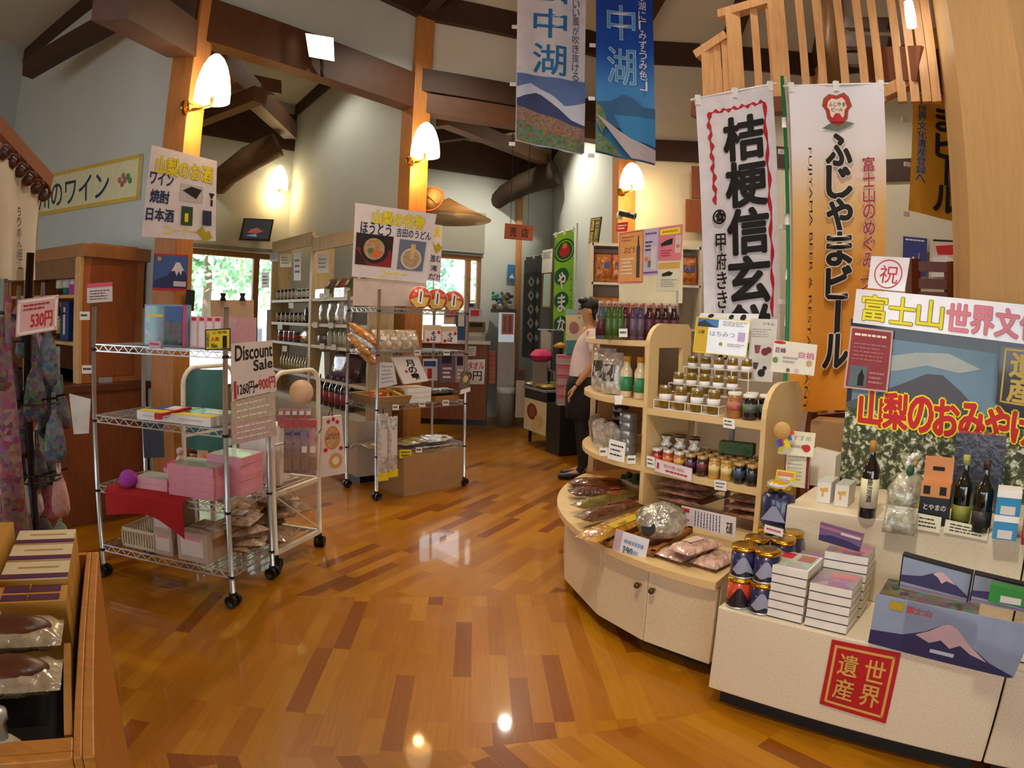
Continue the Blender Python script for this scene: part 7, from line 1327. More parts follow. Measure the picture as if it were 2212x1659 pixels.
tt.location.z = .451; WM[tt.name] = Matrix.Translation(tt.location) @ Matrix.Rotation(ang, 4, 'Z'); mb = MB(); mb.bx(-L_ / 2, L_ / 2, -.12, .12, 0, .012, TR); part('base', mb, tt); mb = MB()
for x0, x1, y0, y1 in ((-L_ / 2, L_ / 2, -.12, -.1), (-L_ / 2, L_ / 2, .1, .12), (-L_ / 2, -L_ / 2 + .02, -.12, .12), (L_ / 2 - .02, L_ / 2, -.12, .12)): mb.bx(x0, x1, y0, y1, 0, .03, TR)
part('rim', mb, tt)
tagcard('large glossy white price card clipped to the counter edge below the amber noodles', quad([(1331, 1143), (1403, 1166), (1391, 1222), (1322, 1191)], plane_at(1360, 1180, 2.74, -40)), mat('#e6e4ea', .12, coat=1, key='gloss_card'), draw=lambda s: (s.rect(0, 0, .22, 1, mat('#c8aeb8', .4, key='mauve_strip')), s.lines(.3, .2, .9, .85, 2, mat('#8aa4c8', .5, key='pale_ink')), s.text('290', .3, .55, .6, .85, NAVY, .0)), name='price_card', cat='price card')
PKF = mat('#d2a794', .25, kind='film', key='film_pink'); 
lie('peach_snack_pack', 'flat peach pink pack at the front of the counter top', 1440, 1205, 1530, 1172, .15, .05, .47, PKF, [(.4, .2, .8, .5, STK[0])], 6); lie('peach_snack_pack', 'peach pink pack lying on the first with a printed card', 1462, 1192, 1540, 1168, .13, .05, .515, PKF, [(.3, .2, .7, .6, mat('#d8bca4', .5, key='peach_card'))], 7); lie('peach_snack_pack', 'peach pink pack against the mountain tins', 1515, 1222, 1570, 1196, .14, .05, .47, PKF, None, 8)
s = Sheet(quad([(1472, 1092), (1590, 1118), (1588, 1166), (1470, 1130)], plane_at(1530, 1130, 2.95, -50)), PAP, .003); s.lines(.25, .1, .75, .9, 9, NAVY, .3, 3, True); s.rect(.0, .1, .16, .3, REDI); s.rect(.0, .65, .16, .75, REDI); s.text('石原', .84, .3, .95, .8, INK, .02); s.solid('info_sheet', 'white sheet of handwritten vertical lines below the pink packs', 'sheet')
for i in range(6): u = .12 + .42 * (i // 3); pack('pink_rice_pack', 'pinkish flat pack in the bottom bay of the jam shelf, %s pile, %s' % (('left', 'right')[i // 3], ('bottom', 'middle', 'top')[i % 3]), 'pack', jw(u + .07, .2, .5 + .042 * (i % 3)), (.27, .3, .045), mat('#b88a7a', .22, kind='film', key='film_rose'), angJ + R(6 * (i % 3)), 'pink packs in the bottom bay', None, i)
# jam jars on the lower shelf
jc = [('#8a1a1a', '#c8322a', 'red'), ('#a8481a', '#d8702a', 'orange'), ('#a86a1a', '#d8a03a', 'amber'), ('#2a1420', '#5a2a4a', 'dark plum'), ('#3a1a1c', '#6a3034', 'dark maroon'), ('#c89a44', '#dcc07a', 'golden'), ('#c89a44', '#e0c884', 'pale golden'), ('#16141a', '#3a4a6a', 'black blue labelled'), ('#121116', '#2c2c34', 'black')]
for i, (c, l, nm) in enumerate(jc):
    j0 = jar('%s jam jar in the front row below the honey, %s' % (nm, nth(i, 9)), jw(.055 + i * .072, .05, .691), .029, .10, mat(c, .15, coat=1, key='jam' + c), mat(('#e4dcd4' if i < 3 else '#c8a060'), .35, .2, key='jlid%d' % (i < 3)), mat(l, .45, key='jaml' + l), lh=.22)
    for r_ in range(1, 4): dup(j0, jw(.055 + i * .072, .05 + .068 * r_, .691), 0, '%s jam jar in the %s row below the honey, %s' % (nm, ('', 'second', 'third', 'fourth')[r_], nth(i, 9)))
for i in range(5): mb = MB(); mb.lathe([(.03, 0), (.034, .015), (.02, .035), (.034, .06), (.001, .03)], mat('#cfc6ba', .15, kind='film', key='ruffle', scale=60), n=9); solid('cellophane_ruffle', mb, 'clear cellophane ruffle over the jam jars at the left, %s' % nth(i, 5), 'wrapping', 'cellophane ruffles', jw(.06 + .045 * i, .12 + .07 * (i % 2), .792))
tagcard('white and pink sale strip on the edge of the lower jam shelf', quad([(1416, 990), (1495, 1012), (1494, 1041), (1414, 1018)], (FL - mj * .012, FL + ej - mj * .012)), PAP, draw=lambda s: (s.frame(0, 0, 1, 1, .04, PINK), s.text('信州産100%', .24, .2, .8, .5, REDI, .0), s.lines(.3, .55, .9, .85, 1, REDI), s.rect(.06, .25, .12, .7, REDI)), name='sale_strip', cat='sign')
for i, (x0, y0, x1, y1) in enumerate(((1397, 984, 1414, 1008), (1543, 1036, 1569, 1057), (1562, 902, 1587, 923))): tagcard('white price tag on the jam shelf edges, %s' % ('lower shelf left', 'lower shelf middle', 'upper shelf middle')[i], quad([(x0, y0), (x1, y0 + 4), (x1, y1 + 4), (x0, y1)], (FL - mj * .010, FL + ej - mj * .010)), WHITE, 2, seed=i)
mb = MB(); mb.bx(-.09, .09, -.03, .03, 0, .06, mat('#3f6a2a', .7, kind='print', scale=60, var=.15, key='moss_green')); o = solid('green_box', mb, 'flat green box lying on the jars at the back of the lower jam shelf', 'box', None, jw(.44, .22, .794), angJ + R(14))
# honey on the wire riser
tt = thing('wire_riser', 'white wire tiered stand on the upper jam shelf', 'stand', jw(.25, .15, 1.001)); WW = mat('#e8e0d0', .4, key='white_wire'); mb = MB()
for st in range(3):
    y0, y1, z = .02 + .085 * st, .095 + .085 * st, 1.004 + .085 * st; x0, x1 = .04 + .03 * st, .44 + .03 * st
    for zz_ in (z, z + .045):
        for p, q in (((x0, y0), (x1, y0)), ((x0, y0), (x0, y1)), ((x1, y0), (x1, y1))): mb.bar(jw(*p, zz_), jw(*q, zz_), .004, .004, WW)
    for k2 in range(5): mb.bar(jw(x0 + (x1 - x0) * k2 / 4, y0, 1.002), jw(x0 + (x1 - x0) * k2 / 4, y0, z + .045), .004, .004, WW)
    for k2 in range(4): mb.bar(jw(x0, y0 + .02 * k2 + .01, z), jw(x1, y0 + .02 * k2 + .01, z), .004, .004, WW)
part('wire_frame', mb, tt, True)
HN = mat('#7a5a10', .12, coat=1, key='honey'); j0 = None
for st, n in ((0, 4), (1, 5), (2, 5)):
    for i in range(n):
        lab = 'honey jar with white label on the wire stand, %s tier, %s' % (('lowest', 'middle', 'top')[st], nth(i, n)); p = jw((.085 if st == 0 else .075) + .03 * st + i * (.1 if st == 0 else .083), .058 + .085 * st, 1.010 + .085 * st)
        if j0 is None: j0 = jar(lab, p, .033, .115, HN, mat('#b8a888', .3, .7, key='honey_lid'), mat('#ece8ea', .5, key='honey_label'), name='honey_jar', lh=.2)
        elif st == 0: dup(j0, p, 0, lab)
        else: dup(j0, p, 0, lab, scale=.85)
jar('orange brown peanut spread jar right of the honey stand', jw(.505, .06, 1.001), .037, .125, mat('#a86a34', .3, coat=.5, key='peanut'), mat('#e4e0d4', .4, key='white_lid'), mat('#c8563a', .5, kind='print', scale=50, var=.3, key='peanut_l'), name='spread_jar', lh=.2)
for i, (u, d) in enumerate(((.59, .06), (.645, .12))): jar('black spread jar with a green fruit label, %s of the two' % ('front left', 'back right')[i], jw(u, d, 1.001), .037, .12, mat('#171013', .2, coat=.8, key='black_spread'), mat('#e4e0d4', .4, key='white_lid'), mat('#4a5a3a', .5, kind='print', scale=50, var=.3, key='olive_l'), name='spread_jar', lh=.2)
jar('pale spread jar behind the peanut spread', jw(.55, .15, 1.001), .035, .12, mat('#8a6a3a', .3, coat=.5, key='pale_spread'), mat('#e4e0d4', .4, key='white_lid'), OUT, name='spread_jar')
# notices above the honey
def pnl(lab, pts, D, m, fn, yaw=-28, nm='product_poster'): s = Sheet(quad(pts, plane_at(sum(p[0] for p in pts) / 4, sum(p[1] for p in pts) / 4, D, yaw)), m, .004); fn(s); return s.solid(nm, lab, 'poster')
def h1(s): s.rect(0, 0, .24, 1, mat('#d8b01e', .5, key='honey_yellow')); s.rect(.04, .04, .42, .26, mat('#4a80c0', .5, key='honey_sky')); s.poly([(.04, .26), (.04, .16), (.16, .07), (.3, .2), (.42, .26)], mat('#20304a', .5, key='honey_mtn')); s.text('山梨', .06, .36, .18, .46, INK, .01); s.text('はちみつ', .28, .36, .74, .5, mat('#8aa0b8', .5, key='h_ink'), .0); s.lines(.5, .06, .95, .2, 3, PG); s.rect(.8, .34, .93, .58, mat('#d0b0e0', .5, key='h_lilac')); s.disc(.5, .7, .05, mat('#a89a3a', .5, key='h_olive')); s.lines(.62, .66, .95, .76, 2, PG); s.frame(0, 0, 1, 1, .02, YEL)
pnl('white and yellow honey poster with a blue mountain photo above the honey jars', [(1505, 684), (1622, 693), (1612, 772), (1497, 760)], 3.42, mat('#e8eaf0', .25, coat=.8, key='honey_paper'), h1)
def h2(s): s.text('ジャム', .45, .05, .9, .1, INK, .0); s.lines(.1, .15, .8, .3, 4, PG); s.poly([(.2, .42), (.45, .42), (.4, .55), (.25, .55)], mat('#8a3a44', .5, key='fig')); s.disc(.62, .52, .06, mat('#7a1a2a', .5, key='berry')); s.disc(.75, .49, .05, mat('#7a1a2a', .5, key='berry')); s.disc(.55, .86, .06, INK); s.disc(.66, .78, .035, INK); s.poly([(.2, .7), (.42, .7), (.36, .8), (.24, .8)], mat('#4a3a44', .5, key='fig2'))
pnl('tall white jam poster with berry photos right of the honey poster', [(1622, 688), (1680, 690), (1668, 826), (1612, 822)], 3.46, mat('#d8d2cc', .5, key='jam_paper'), h2)
def h3(s): s.disc(.14, .06, .05, REDI, ru=.14); s.text('巨峰', .06, .22, .3, .38, mat('#8a4a7a', .5, key='grape_ink'), .03); s.text('白桃', .6, .28, .96, .48, mat('#d87aa0', .5, key='peach_ink'), .03); s.disc(.08, .62, .09, mat('#6a8a4a', .5, key='grn_grape')); s.disc(.86, .62, .1, mat('#c8a06a', .5, key='peach_ph')); s.lines(.25, .45, .6, .7, 2, PG); s.disc(.6, .9, .08, mat('#d8b8c8', .5, key='pch2')); s.disc(.85, .9, .08, OUT); s.disc(.4, .9, .06, mat('#7a5a3a', .5, key='br3'))
pnl('cream card with grape and peach pictures on the right end of the jam shelf', [(1673, 734), (1766, 745), (1758, 812), (1664, 802)], 3.2, mat('#e8e2d0', .4, key='fruit_card'), h3, -35)
pnl('white paper strip with black shapes above the honey poster', [(1514, 676), (1640, 678), (1636, 696), (1506, 690)], 3.5, mat('#eceae8', .5, key='top_paper'), lambda s: (s.disc(.2, .4, .3, INK, ru=.05), s.disc(.55, .5, .35, INK, ru=.04), s.disc(.75, .5, .4, INK, ru=.05)))
# ================================================================= display plinth at the front right
Fp = Vector((.809, 2.164)); eb = Vector((.725, -.689)); nb2 = Vector((.689, .725)); angB = math.atan2(eb.y, eb.x); BP = (Fp, Fp + eb)
def bw(u, d, z): p = Fp + eb * u + nb2 * d; return Vector((p.x, p.y, z))
MBX = Matrix(((eb.x, nb2.x, 0, Fp.x), (eb.y, nb2.y, 0, Fp.y), (0, 0, 1, 0), (0, 0, 0, 1)))
zt = .42
for i, (u0, u1, lab) in enumerate(((0, 1.016, 'low white speckled display plinth with a stepped back at the front right'), (1.022, 1.9, 'second white speckled plinth cut off by the right edge'))):
    t = thing('display_plinth', lab, 'plinth', bw((u0 + u1) / 2, .4, 0), angB)
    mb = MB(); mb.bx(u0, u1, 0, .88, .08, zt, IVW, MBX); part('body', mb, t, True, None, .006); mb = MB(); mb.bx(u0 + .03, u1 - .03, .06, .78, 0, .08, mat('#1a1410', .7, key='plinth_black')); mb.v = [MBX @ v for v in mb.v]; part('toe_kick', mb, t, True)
    mb = MB(); mb.bx(max(u0, .1), u1, .36, .88, zt, .745, IVW, MBX); part('step', mb, t, True, None, .006)
o = Vector((eb.y, -eb.x, 0)); o = o if o.dot(Vector((0, -1, 0))) > 0 else -o
def fq(pts, off=.006): sft = -nb2 * off; return quad(pts, (Fp + sft, Fp + eb + sft))
s = Sheet(fq([(1797, 1382), (1946, 1412), (1913, 1563), (1770, 1520)]), mat('#b8121e', .5, key='seal_red'), .004); GI2 = mat('#d8a850', .45, key='seal_gold')
s.frame(.06, .06, .94, .94, .035, GI2)
for ch, u, v in (('世', .55, .16), ('界', .55, .52), ('遺', .16, .16), ('産', .16, .52)): s.text(ch, u, v, u + .29, v + .31, GI2, .014)
s.solid('seal_sign', 'square red sign with four gold characters on the plinth front', 'sign')
LAV = mat('#8f9cb4', .4, key='dawn_sky', coat=.4); DSL = mat('#2c2858', .4, key='dawn_slope', coat=.4); SNW = mat('#d2aeb2', .4, key='dawn_snow', coat=.4)
s = Sheet(fq([(1893, 1283), (2236, 1353), (2188, 1466), (1875, 1388)], .014), LAV, .006); s.poly([(0, .72), (.22, .66), (.36, .5), (.46, .3), (.5, .27), (.55, .32), (.66, .58), (.82, .82), (1, .97), (.95, 1), (.6, .97), (0, .97)], DSL); s.poly([(.3, .6), (.38, .48), (.46, .3), (.5, .27), (.55, .32), (.66, .58), (.8, .82), (.68, .74), (.6, .62), (.54, .72), (.47, .6), (.4, .7)], SNW); s.rect(0, .94, .98, 1, DSL); s.rect(.42, .80, .58, .87, mat('#c8d0dc', .4, key='pic_label')); s.rect(.1, .06, .19, .22, mat('#b89a1e', .4, key='pic_gold')); s.text('富士山', .21, .09, .37, .22, mat('#d85a5a', .5, key='pic_red'), .03)
s.solid('mountain_picture', 'large lavender mountain picture leaning against the plinth front', 'picture')
# white book-like boxes
WB = mat('#ebe3d8', .5, key='box_white'); DKL = mat('#2a201c', .6, key='box_gap'); DUS = mat('#a87a94', .4, kind='print', scale=12, var=.35, key='dusk_lid', coat=.4)
def gift(lab, u, d, z, wd, dp, h, toplay, rz=0, grp=None): return rbox('gift_carton', lab, 'box', bw(u, d, z), (wd, dp, h), WB, angB + R(rz), grp, toplay, [(0, .9, 1, 1, DKL)], [(0, .9, 1, 1, mat('#b89a5a', .5, key='box_side'))])
for i in range(6): gift('white gift carton in the left stack on the plinth, %s' % tier(i, 6), .235, .11, zt + .001 + i * .0325, .155, .17, .032, [(.05, .05, .95, .95, mat('#c8ccc0', .4, kind='print', scale=16, var=.4, key='photo_lid', coat=.5)), (.1, .1, .4, .45, REDI), (.55, .1, .9, .5, mat('#a86a5a', .4, key='photo_red'))] if i == 5 else None, -1.5 + i % 2, 'left stack of gift cartons')
for i in range(5): gift('white gift carton in the front right stack on the plinth, %s' % tier(i, 5), .40, .09, zt + .001 + i * .0325, .15, .14, .032, [(0, 0, 1, 1, DUS), (.3, .05, .95, .4, mat('#c87a80', .4, key='dusk_pink'))] if i == 4 else None, -1 + i % 2, 'right stack of gift cartons')
for i in range(7): gift('white gift carton in the rear right stack on the plinth, %s' % tier(i, 7), .40, .25, zt + .001 + i * .0325, .16, .13, .032, [(0, 0, 1, 1, DUS), (.2, .4, .95, .8, mat('#c87a80', .4, key='dusk_pink'))] if i == 6 else None, 1, 'rear stack of gift cartons')
for i in range(5): gift('flat carton stacked behind the left white stack, %s' % tier(i, 5), .235, .275, zt + .001 + i * .0325, .15, .12, .032, [(0, 0, 1, 1, DUS)] if i == 4 else None, 0, 'cartons behind the left stack')
# purple postcard box on top of them
s = Sheet(quad([(1772, 1128), (1866, 1155), (1856, 1192), (1768, 1166)], plane_at(1818, 1160, 2.36, -44)), mat('#7a5a84', .4, key='dusk_sky', coat=.4), .012); s.poly([(0, .7), (.3, .55), (.7, .6), (1, .75), (1, 1), (0, 1)], mat('#343060', .4, key='dusk_hills')); s.rect(0, .12, 1, .3, mat('#a8708a', .4, key='dusk_glow')); s.rect(.5, .22, .96, .36, STK[0]); s.solid('picture_box', 'purple dusk landscape box standing behind the left white stack', 'box')
# pictures at the right of the plinth
def stand_pic(lab, pts, D, base, fn, yaw=-46, th=.03): s = Sheet(quad(pts, plane_at(sum(p[0] for p in pts) / 4, sum(p[1] for p in pts) / 4, D, yaw)), base, th); fn(s); return s.solid('picture_box', lab, 'box')
def fj(s): s.rect(.02, .06, .98, 1, LAV); s.poly([(.02, .6), (.3, .5), (.52, .25), (.6, .22), (.7, .36), (.98, .78), (.98, .86), (.02, .8)], DSL); s.poly([(.46, .34), (.52, .25), (.6, .22), (.7, .36), (.8, .52), (.66, .46), (.6, .58), (.54, .42)], SNW); s.rect(.02, .88, .98, .96, mat('#8a7484', .4, key='pic_band'))
stand_pic('dark edged mountain picture box standing left of the smaller one on the plinth', [(1950, 1197), (2102, 1238), (2090, 1302), (1940, 1268)], 1.98, mat('#1c1a20', .5, key='frame_black'), fj); stand_pic('mountain picture box at the right edge of the plinth', [(2104, 1238), (2250, 1272), (2244, 1330), (2094, 1298)], 1.93, mat('#1c1a20', .5, key='frame_black'), fj)
stand_pic('green box with a white patch in front of the right mountain picture', [(2140, 1262), (2240, 1284), (2234, 1316), (2134, 1300)], 1.86, mat('#2f8a3c', .45, key='leaf_green'), lambda s: s.rect(.25, .5, .7, .9, STK[0]))
for i in range(4): gift('dark edged flat carton in the pile under the mountain picture boxes, %s' % tier(i, 4), .72, .17, zt + .001 + i * .034, .34, .2, .032, [(0, 0, 1, 1, mat('#2a2822', .5, kind='print', scale=40, var=.3, key='dark_lid'))] if i == 3 else None, 0, 'flat cartons under the pictures')
for i in range(4): gift('dark edged flat carton at the right edge of the plinth, %s' % tier(i, 4), 1.2, .17, zt + .001 + i * .034, .3, .2, .032, None, 0, 'flat cartons at the right edge')
# mountain tins
TB = mat('#23254f', .35, key='tin_indigo', coat=.6); TRD = mat('#c8401c', .35, key='tin_red', coat=.6); TD = mat('#171420', .35, key='tin_dark', coat=.6)
def tin(lab, p, body, mtn, lower):
    t = thing('mountain_tin', lab, 'tin', p, 0, 'mountain picture tins'); r, h = .046, .118; mb = MB(); mb.lathe([(r, .004), (r, h * .86)], body, n=24); mb.lathe([(r * 1.01, 0), (r * 1.01, .008)], CHROME, n=24); part('body', mb, t)
    mb = MB(); mb.lathe([(r * 1.03, h * .86), (r * 1.05, h * .88), (r * 1.05, h * .98), (r * .96, h), (r * .3, h * .985)], GOLD, n=24); part('lid', mb, t)
    mb = MB(); base = math.atan2(-p.y, -p.x)                       # picture wraps the side turned to the aisle
    def cyl(a, z): return (r * 1.012 * math.cos(base + a), r * 1.012 * math.sin(base + a), z)
    def wrap(poly, m, dr):
        V = [((r * (1.012 + dr)) * math.cos(base + a), (r * (1.012 + dr)) * math.sin(base + a), h * z) for a, z in poly]; mb.add(V, [tuple(range(len(V)))], m)
    n = 16
    for i in range(n):
        a0, a1 = -1.5 + 3.0 * i / n, -1.5 + 3.0 * (i + 1) / n; f = lambda a: max(.24, .80 - .62 * abs(a) if abs(a) > .14 else .71)
        mb.add([cyl(a0, h * .08), cyl(a1, h * .08), cyl(a1, h * f(a1)), cyl(a0, h * f(a0))], [(0, 1, 2, 3)], mtn)
        mb.add([tuple(v * 1.004 for v in cyl(a0, h * .08)[:2]) + (h * .08,), tuple(v * 1.004 for v in cyl(a1, h * .08)[:2]) + (h * .08,), tuple(v * 1.004 for v in cyl(a1, 0)[:2]) + (h * (.2 + .05 * math.sin(5 * a1)),), tuple(v * 1.004 for v in cyl(a0, 0)[:2]) + (h * (.2 + .05 * math.sin(5 * a0)),)], [(0, 1, 2, 3)], lower)
    part('picture_wrap', mb, t); return t
SN2 = mat('#9a9cb4', .4, key='tin_snow', coat=.5)
for lab, (u, d, l), (b_, m_, w_) in (('red mountain tin at the bottom left of the plinth', (.055, .055, 0), (TRD, TD, TD)), ('blue mountain tin standing on the red one', (.057, .057, 1), (TB, SN2, TD)), ('blue mountain tin at the bottom beside the red one', (.135, -.0, 0), (TB, SN2, TD)), ('blue mountain tin on top beside the white cartons', (.13, .10, 1), (TB, SN2, TD)), ('blue mountain tin at the bottom behind the red one', (.06, .17, 0), (TB, SN2, TD)), ('gold lidded tin on top behind the left front tins', (.06, .17, 1), (TB, SN2, TD)), ('gold lidded tin at the bottom below the gift pouch', (.15, .21, 0), (TB, SN2, TD)), ('gold lidded tin on top below the gift pouch', (.15, .21, 1), (TB, SN2, TD))):
    if d == -.0: u, d = .145, .055
    if lab.endswith('white cartons'): u, d = .147, .057
    tin(lab, bw(u, d, zt + .001 + .1185 * l), b_, m_, w_)
for i, u in enumerate((.06, .15)): tin('gold lidded tin in the back row near the step, %s' % ('left', 'right')[i], bw(u, .305, zt + .001), TB, SN2, TD); tin('gold lidded upper tin in the back row near the step, %s' % ('left', 'right')[i], bw(u, .305, zt + .12), TB, SN2, TD)
# gift pouch with gold bow on the step
sup = MB(); sup.bx(.005, .092, .36, .45, zt, .64, IVW, MBX); solid('pouch_stand', sup, 'small white block under the gift pouch behind the mountain tins', 'stand')
pc_ = bw(.048, .405, .641); tt = thing('gift_pouch', 'dark mountain gift pouch tied with a bright gold ribbon', 'pouch', pc_, angB); mb = MB(); mb.lathe([(.066, 0), (.072, .015), (.072, .115), (.055, .135), (.015, .145)], TB, n=8, sy=.6); mb.lathe([(.015, .14), (.055, .17), (.05, .18), (.01, .15)], mat('#c8ccd4', .12, coat=1, key='cello'), n=9); part('pouch', mb, tt)
mb = MB(); mb.prism([(-.05, .03), (-.008, .09), (.012, .09), (.055, .03)], 0, .003, SN2, Matrix.Translation((0, -.047, 0)) @ Matrix.Rotation(R(90), 4, 'X')); part('picture', mb, tt); mb = MB(); mb.ball((0, -.01, .165), (.055, .035, .024), mat('#e8b41e', .2, .5, key='gold_ribbon', bump=20), 14, 10); mb.ball((-.02, -.042, .148), .012, INK, 8, 6); mb.ball((.02, -.042, .15), .012, INK, 8, 6); part('ribbon', mb, tt)
tagcard('small white price tag below the gift pouch', quad([(1652, 1133), (1692, 1144), (1690, 1160), (1650, 1148)], plane_at(1670, 1146, 2.36, -40)), PAP, 1, REDI)
# ---- goods on the step
ZS2 = .7465
for i, (px, py) in enumerate(((1779, 1085), (1817, 1093))):
    p = gz(px, py, ZS2); rbox('bow_carton', 'small white carton printed with a gold bow on the step, %s' % ('left', 'right')[i], 'box', p + up3(nb2, 0) * .05, (.056, .12, .085), mat('#e2dcd2', .5, key='bow_white'), angB, 'bow cartons', [(0, 0, 1, 1, mat('#cfd4d0', .3, key='bow_top', coat=.6))], [(.2, .3, .8, .45, GI2), (.35, .45, .5, .7, GI2), (.52, .25, .75, .35, GI2)])
def stepb(px, py, **k): return gz(px, py, ZS2)
b_ = bottle('red wine bottle with a cream label standing on the step', gz(1872, 1116, ZS2), .035, .285, mat('#150c0c', .1, coat=1, key='wine_black'), mat('#b8843a', .4, key='cork_gold'), mat('#ddd4ae', .5, key='wine_label'), name='wine_bottle', shoulder=.6, neck=.34, l0=.14, l1=.52)
mb = MB(); base = math.atan2(-b_.location.y, -b_.location.x)
for j, z in enumerate((.137, .105, .075)):
    V, F = glyphs('勝沼酒'[j], .01); mb.add([(.0385 * math.cos(base + (x - .5) * .55), .0385 * math.sin(base + (x - .5) * .55), z + (y - .3) * .03) for x, y in V], F, INK)
part('label_writing', mb, b_)
for i, px in enumerate((2073, 2116)): bottle(('dark green wine bottle with yellow neck behind the price cards', 'black wine bottle beside the blue cartons')[i], gz(px, 1133 + 14 * i, ZS2), .036, .255, mat('#12140e', .1, coat=1, key='wine_green'), mat(('#a8a850', '#3a2a24')[i], .4, key='neckcap%d' % i), mat(('#8a8a34', '#2a2624')[i], .5, key='wl%d' % i), name='wine_bottle', shoulder=.55, neck=.34, l0=.08, l1=.3)
p = gz(1950, 1118, ZS2); tt = thing('gift_bag', 'clear cellophane gift bag tied with a daisy on the step', 'bag', p + up3(nb2, 0) * .06); CL = mat('#b4ae98', .12, kind='film', key='cello_pale', scale=30); mb = MB(); mb.lathe([(.07, 0), (.085, .03), (.085, .1), (.05, .15), (.018, .17), (.045, .215), (.05, .23), (.01, .18)], CL, n=12, sy=.8); part('cellophane', mb, tt); mb = MB()
for a in range(10): mb.ball((.028 * math.cos(a * .628), -.03 + .006, .2 + .028 * math.sin(a * .628)), (.013, .005, .013), WHITE, 8, 5)
mb.ball((0, -.03, .2), .009, mat('#c8962a', .6, key='daisy_eye'), 8, 6); part('daisy', mb, tt); mb = MB(); mb.ball((-.02, -.03, .175), (.02, .01, .02), mat('#2f5a3a', .7, key='bow_green'), 8, 6); mb.bar((-.0, -.072, .03), (.03, -.072, .13), .02, .004, mat('#c8a23a', .5, key='ribbon_mus')); part('ribbon', mb, tt)
p = gz(1948, 1126, ZS2); mb = MB(); mb.pillow((0, 0, .05), (.12, .1, .05), CL, 0, Matrix.Rotation(R(72), 4, 'X'), .5, 8, 3); mb.box((.0, -.045, .045), (.05, .003, .04), mat('#d8d8d4', .4, key='label_pale')); solid('round_sweet_pack', mb, 'round clear sweet pack with pale label in front of the gift bag', 'pack', None, p + Vector((0, 0, .0)), angB); 
p = gz(2012, 1134, ZS2); OC = mat('#d08a52', .5, key='carrier_orange'); tt = thing('carrier_carton', 'orange topped wine carrier carton with a black base', 'box', p + up3(nb2, 0) * .05, angB); mb = MB(); mb.bx(-.055, .055, -.045, .045, 0, .1, mat('#171a22', .45, key='carrier_black')); part('base', mb, tt); mb = MB(); mb.bx(-.054, .054, -.044, .044, .1, .15, OC); mb.bx(-.054, .054, -.004, .004, .15, .24, OC); mb.bx(-.022, .022, -.0046, .0046, .19, .205, INK); mb.bx(-.045, -.02, -.0455, -.044, .11, .14, INK); mb.bx(.015, .04, -.0455, -.044, .11, .14, INK); part('handle_top', mb, tt)
mb = MB(); V, F = glyphs('とやまの', .02); mb.add([(x * .022 - .042, -.0462, .055 + y * .024) for x, y in V], F, STK[0]); part('lettering', mb, tt)
tagcard('white wine price card below the orange carrier carton', quad([(1980, 1108), (2034, 1118), (2030, 1152), (1976, 1142)], (Fp + nb2 * .35, Fp + eb + nb2 * .35)), CREAMP, 3, seed=2, name='price_card', cat='price card'); tagcard('wide white wine price card below the dark bottles', quad([(2043, 1122), (2136, 1142), (2132, 1168), (2038, 1150)], (Fp + nb2 * .35, Fp + eb + nb2 * .35)), CREAMP, 3, seed=5, name='price_card', cat='price card')
for i in range(2): rbox('blue_carton', '%s blue and white carton on the step beside the dark bottles' % ('lower', 'upper')[i], 'box', gz(2168, 1168, ZS2) + up3(nb2, 0) * .06 + Vector((0, 0, .083 * i)), (.085, .1, .082), mat('#2c8ab8', .45, key='carton_blue', coat=.3), angB, 'blue cartons', [(0, 0, 1, 1, WHITE)], [(0, 0, 1, .25, WHITE), (.2, .6, .8, .95, STK[0])])
for i in range(2): rbox('red_carton', '%s red carton at the right edge of the step' % ('lower', 'upper')[i], 'box', gz(2232, 1182, ZS2) + up3(nb2, 0) * .06 + Vector((0, 0, .083 * i)), (.085, .1, .082), mat('#b81e22', .45, key='carton_red', coat=.3), angB, 'red cartons', None, [(0, .7, 1, .95, mat('#8a1418', .5, key='carton_red2'))])
rbox('wine_case', 'clear topped dark wine case behind the black bottles', 'box', gz(2098, 1120, ZS2) + up3(nb2, 0) * .16, (.2, .07, .3), mat('#4a5060', .25, kind='film', key='case_film'), angB)
# ---- souvenir poster board behind the step
def bq(pts, d=.86): sft = nb2 * d; return quad(pts, (Fp + sft, Fp + eb + sft))
tt = thing('souvenir_board', 'large mountain poster board with red and yellow lettering at the right', 'board', bw(.7, .8, .64)); FLW = mat('#4c5236', .6, kind='bloom', scale=42, key='flower_field'); FSKY = mat('#6f8ca0', .55, kind='speckle', scale=6, key='poster_sky'); FM = mat('#55545f', .6, key='poster_mtn')
q = bq([(1838, 688), (2420, 772), (2400, 1180), (1808, 1080)]); q[2].z = q[3].z = ZS2 + .001; s = Sheet(q, mat('#14202c', .4, key='poster_dark', coat=.5), .012)
s.rect(.02, .09, .56, .6, FSKY); s.poly([(.0, .5), (.12, .42), (.22, .34), (.30, .27), (.36, .265), (.43, .35), (.5, .46), (.56, .52), (.56, .66), (0, .6)], FM); s.poly([(.1, .3), (.14, .2), (.26, .15), (.38, .13), (.5, .2), (.42, .24), (.3, .22), (.2, .27)], mat('#a8b0b0', .6, key='poster_cloud')); s.rect(0, .53, 1, 1, FLW)
YO = mat('#f0e01e', .5, key='bright_yellow')
for i, ch in enumerate('山梨のおみやげ'): u = .055 + .094 * i; s.text(ch, u, .415, u + .088, .625, mat('#c8181c', .5, key='bright_red'), .045, YO, .05)
s.part('poster', tt)
def sub(nm, pts, m, fn, lab, d=.85): s = Sheet(bq(pts, d), m, .004); fn(s); s.part(nm, tt, lab)
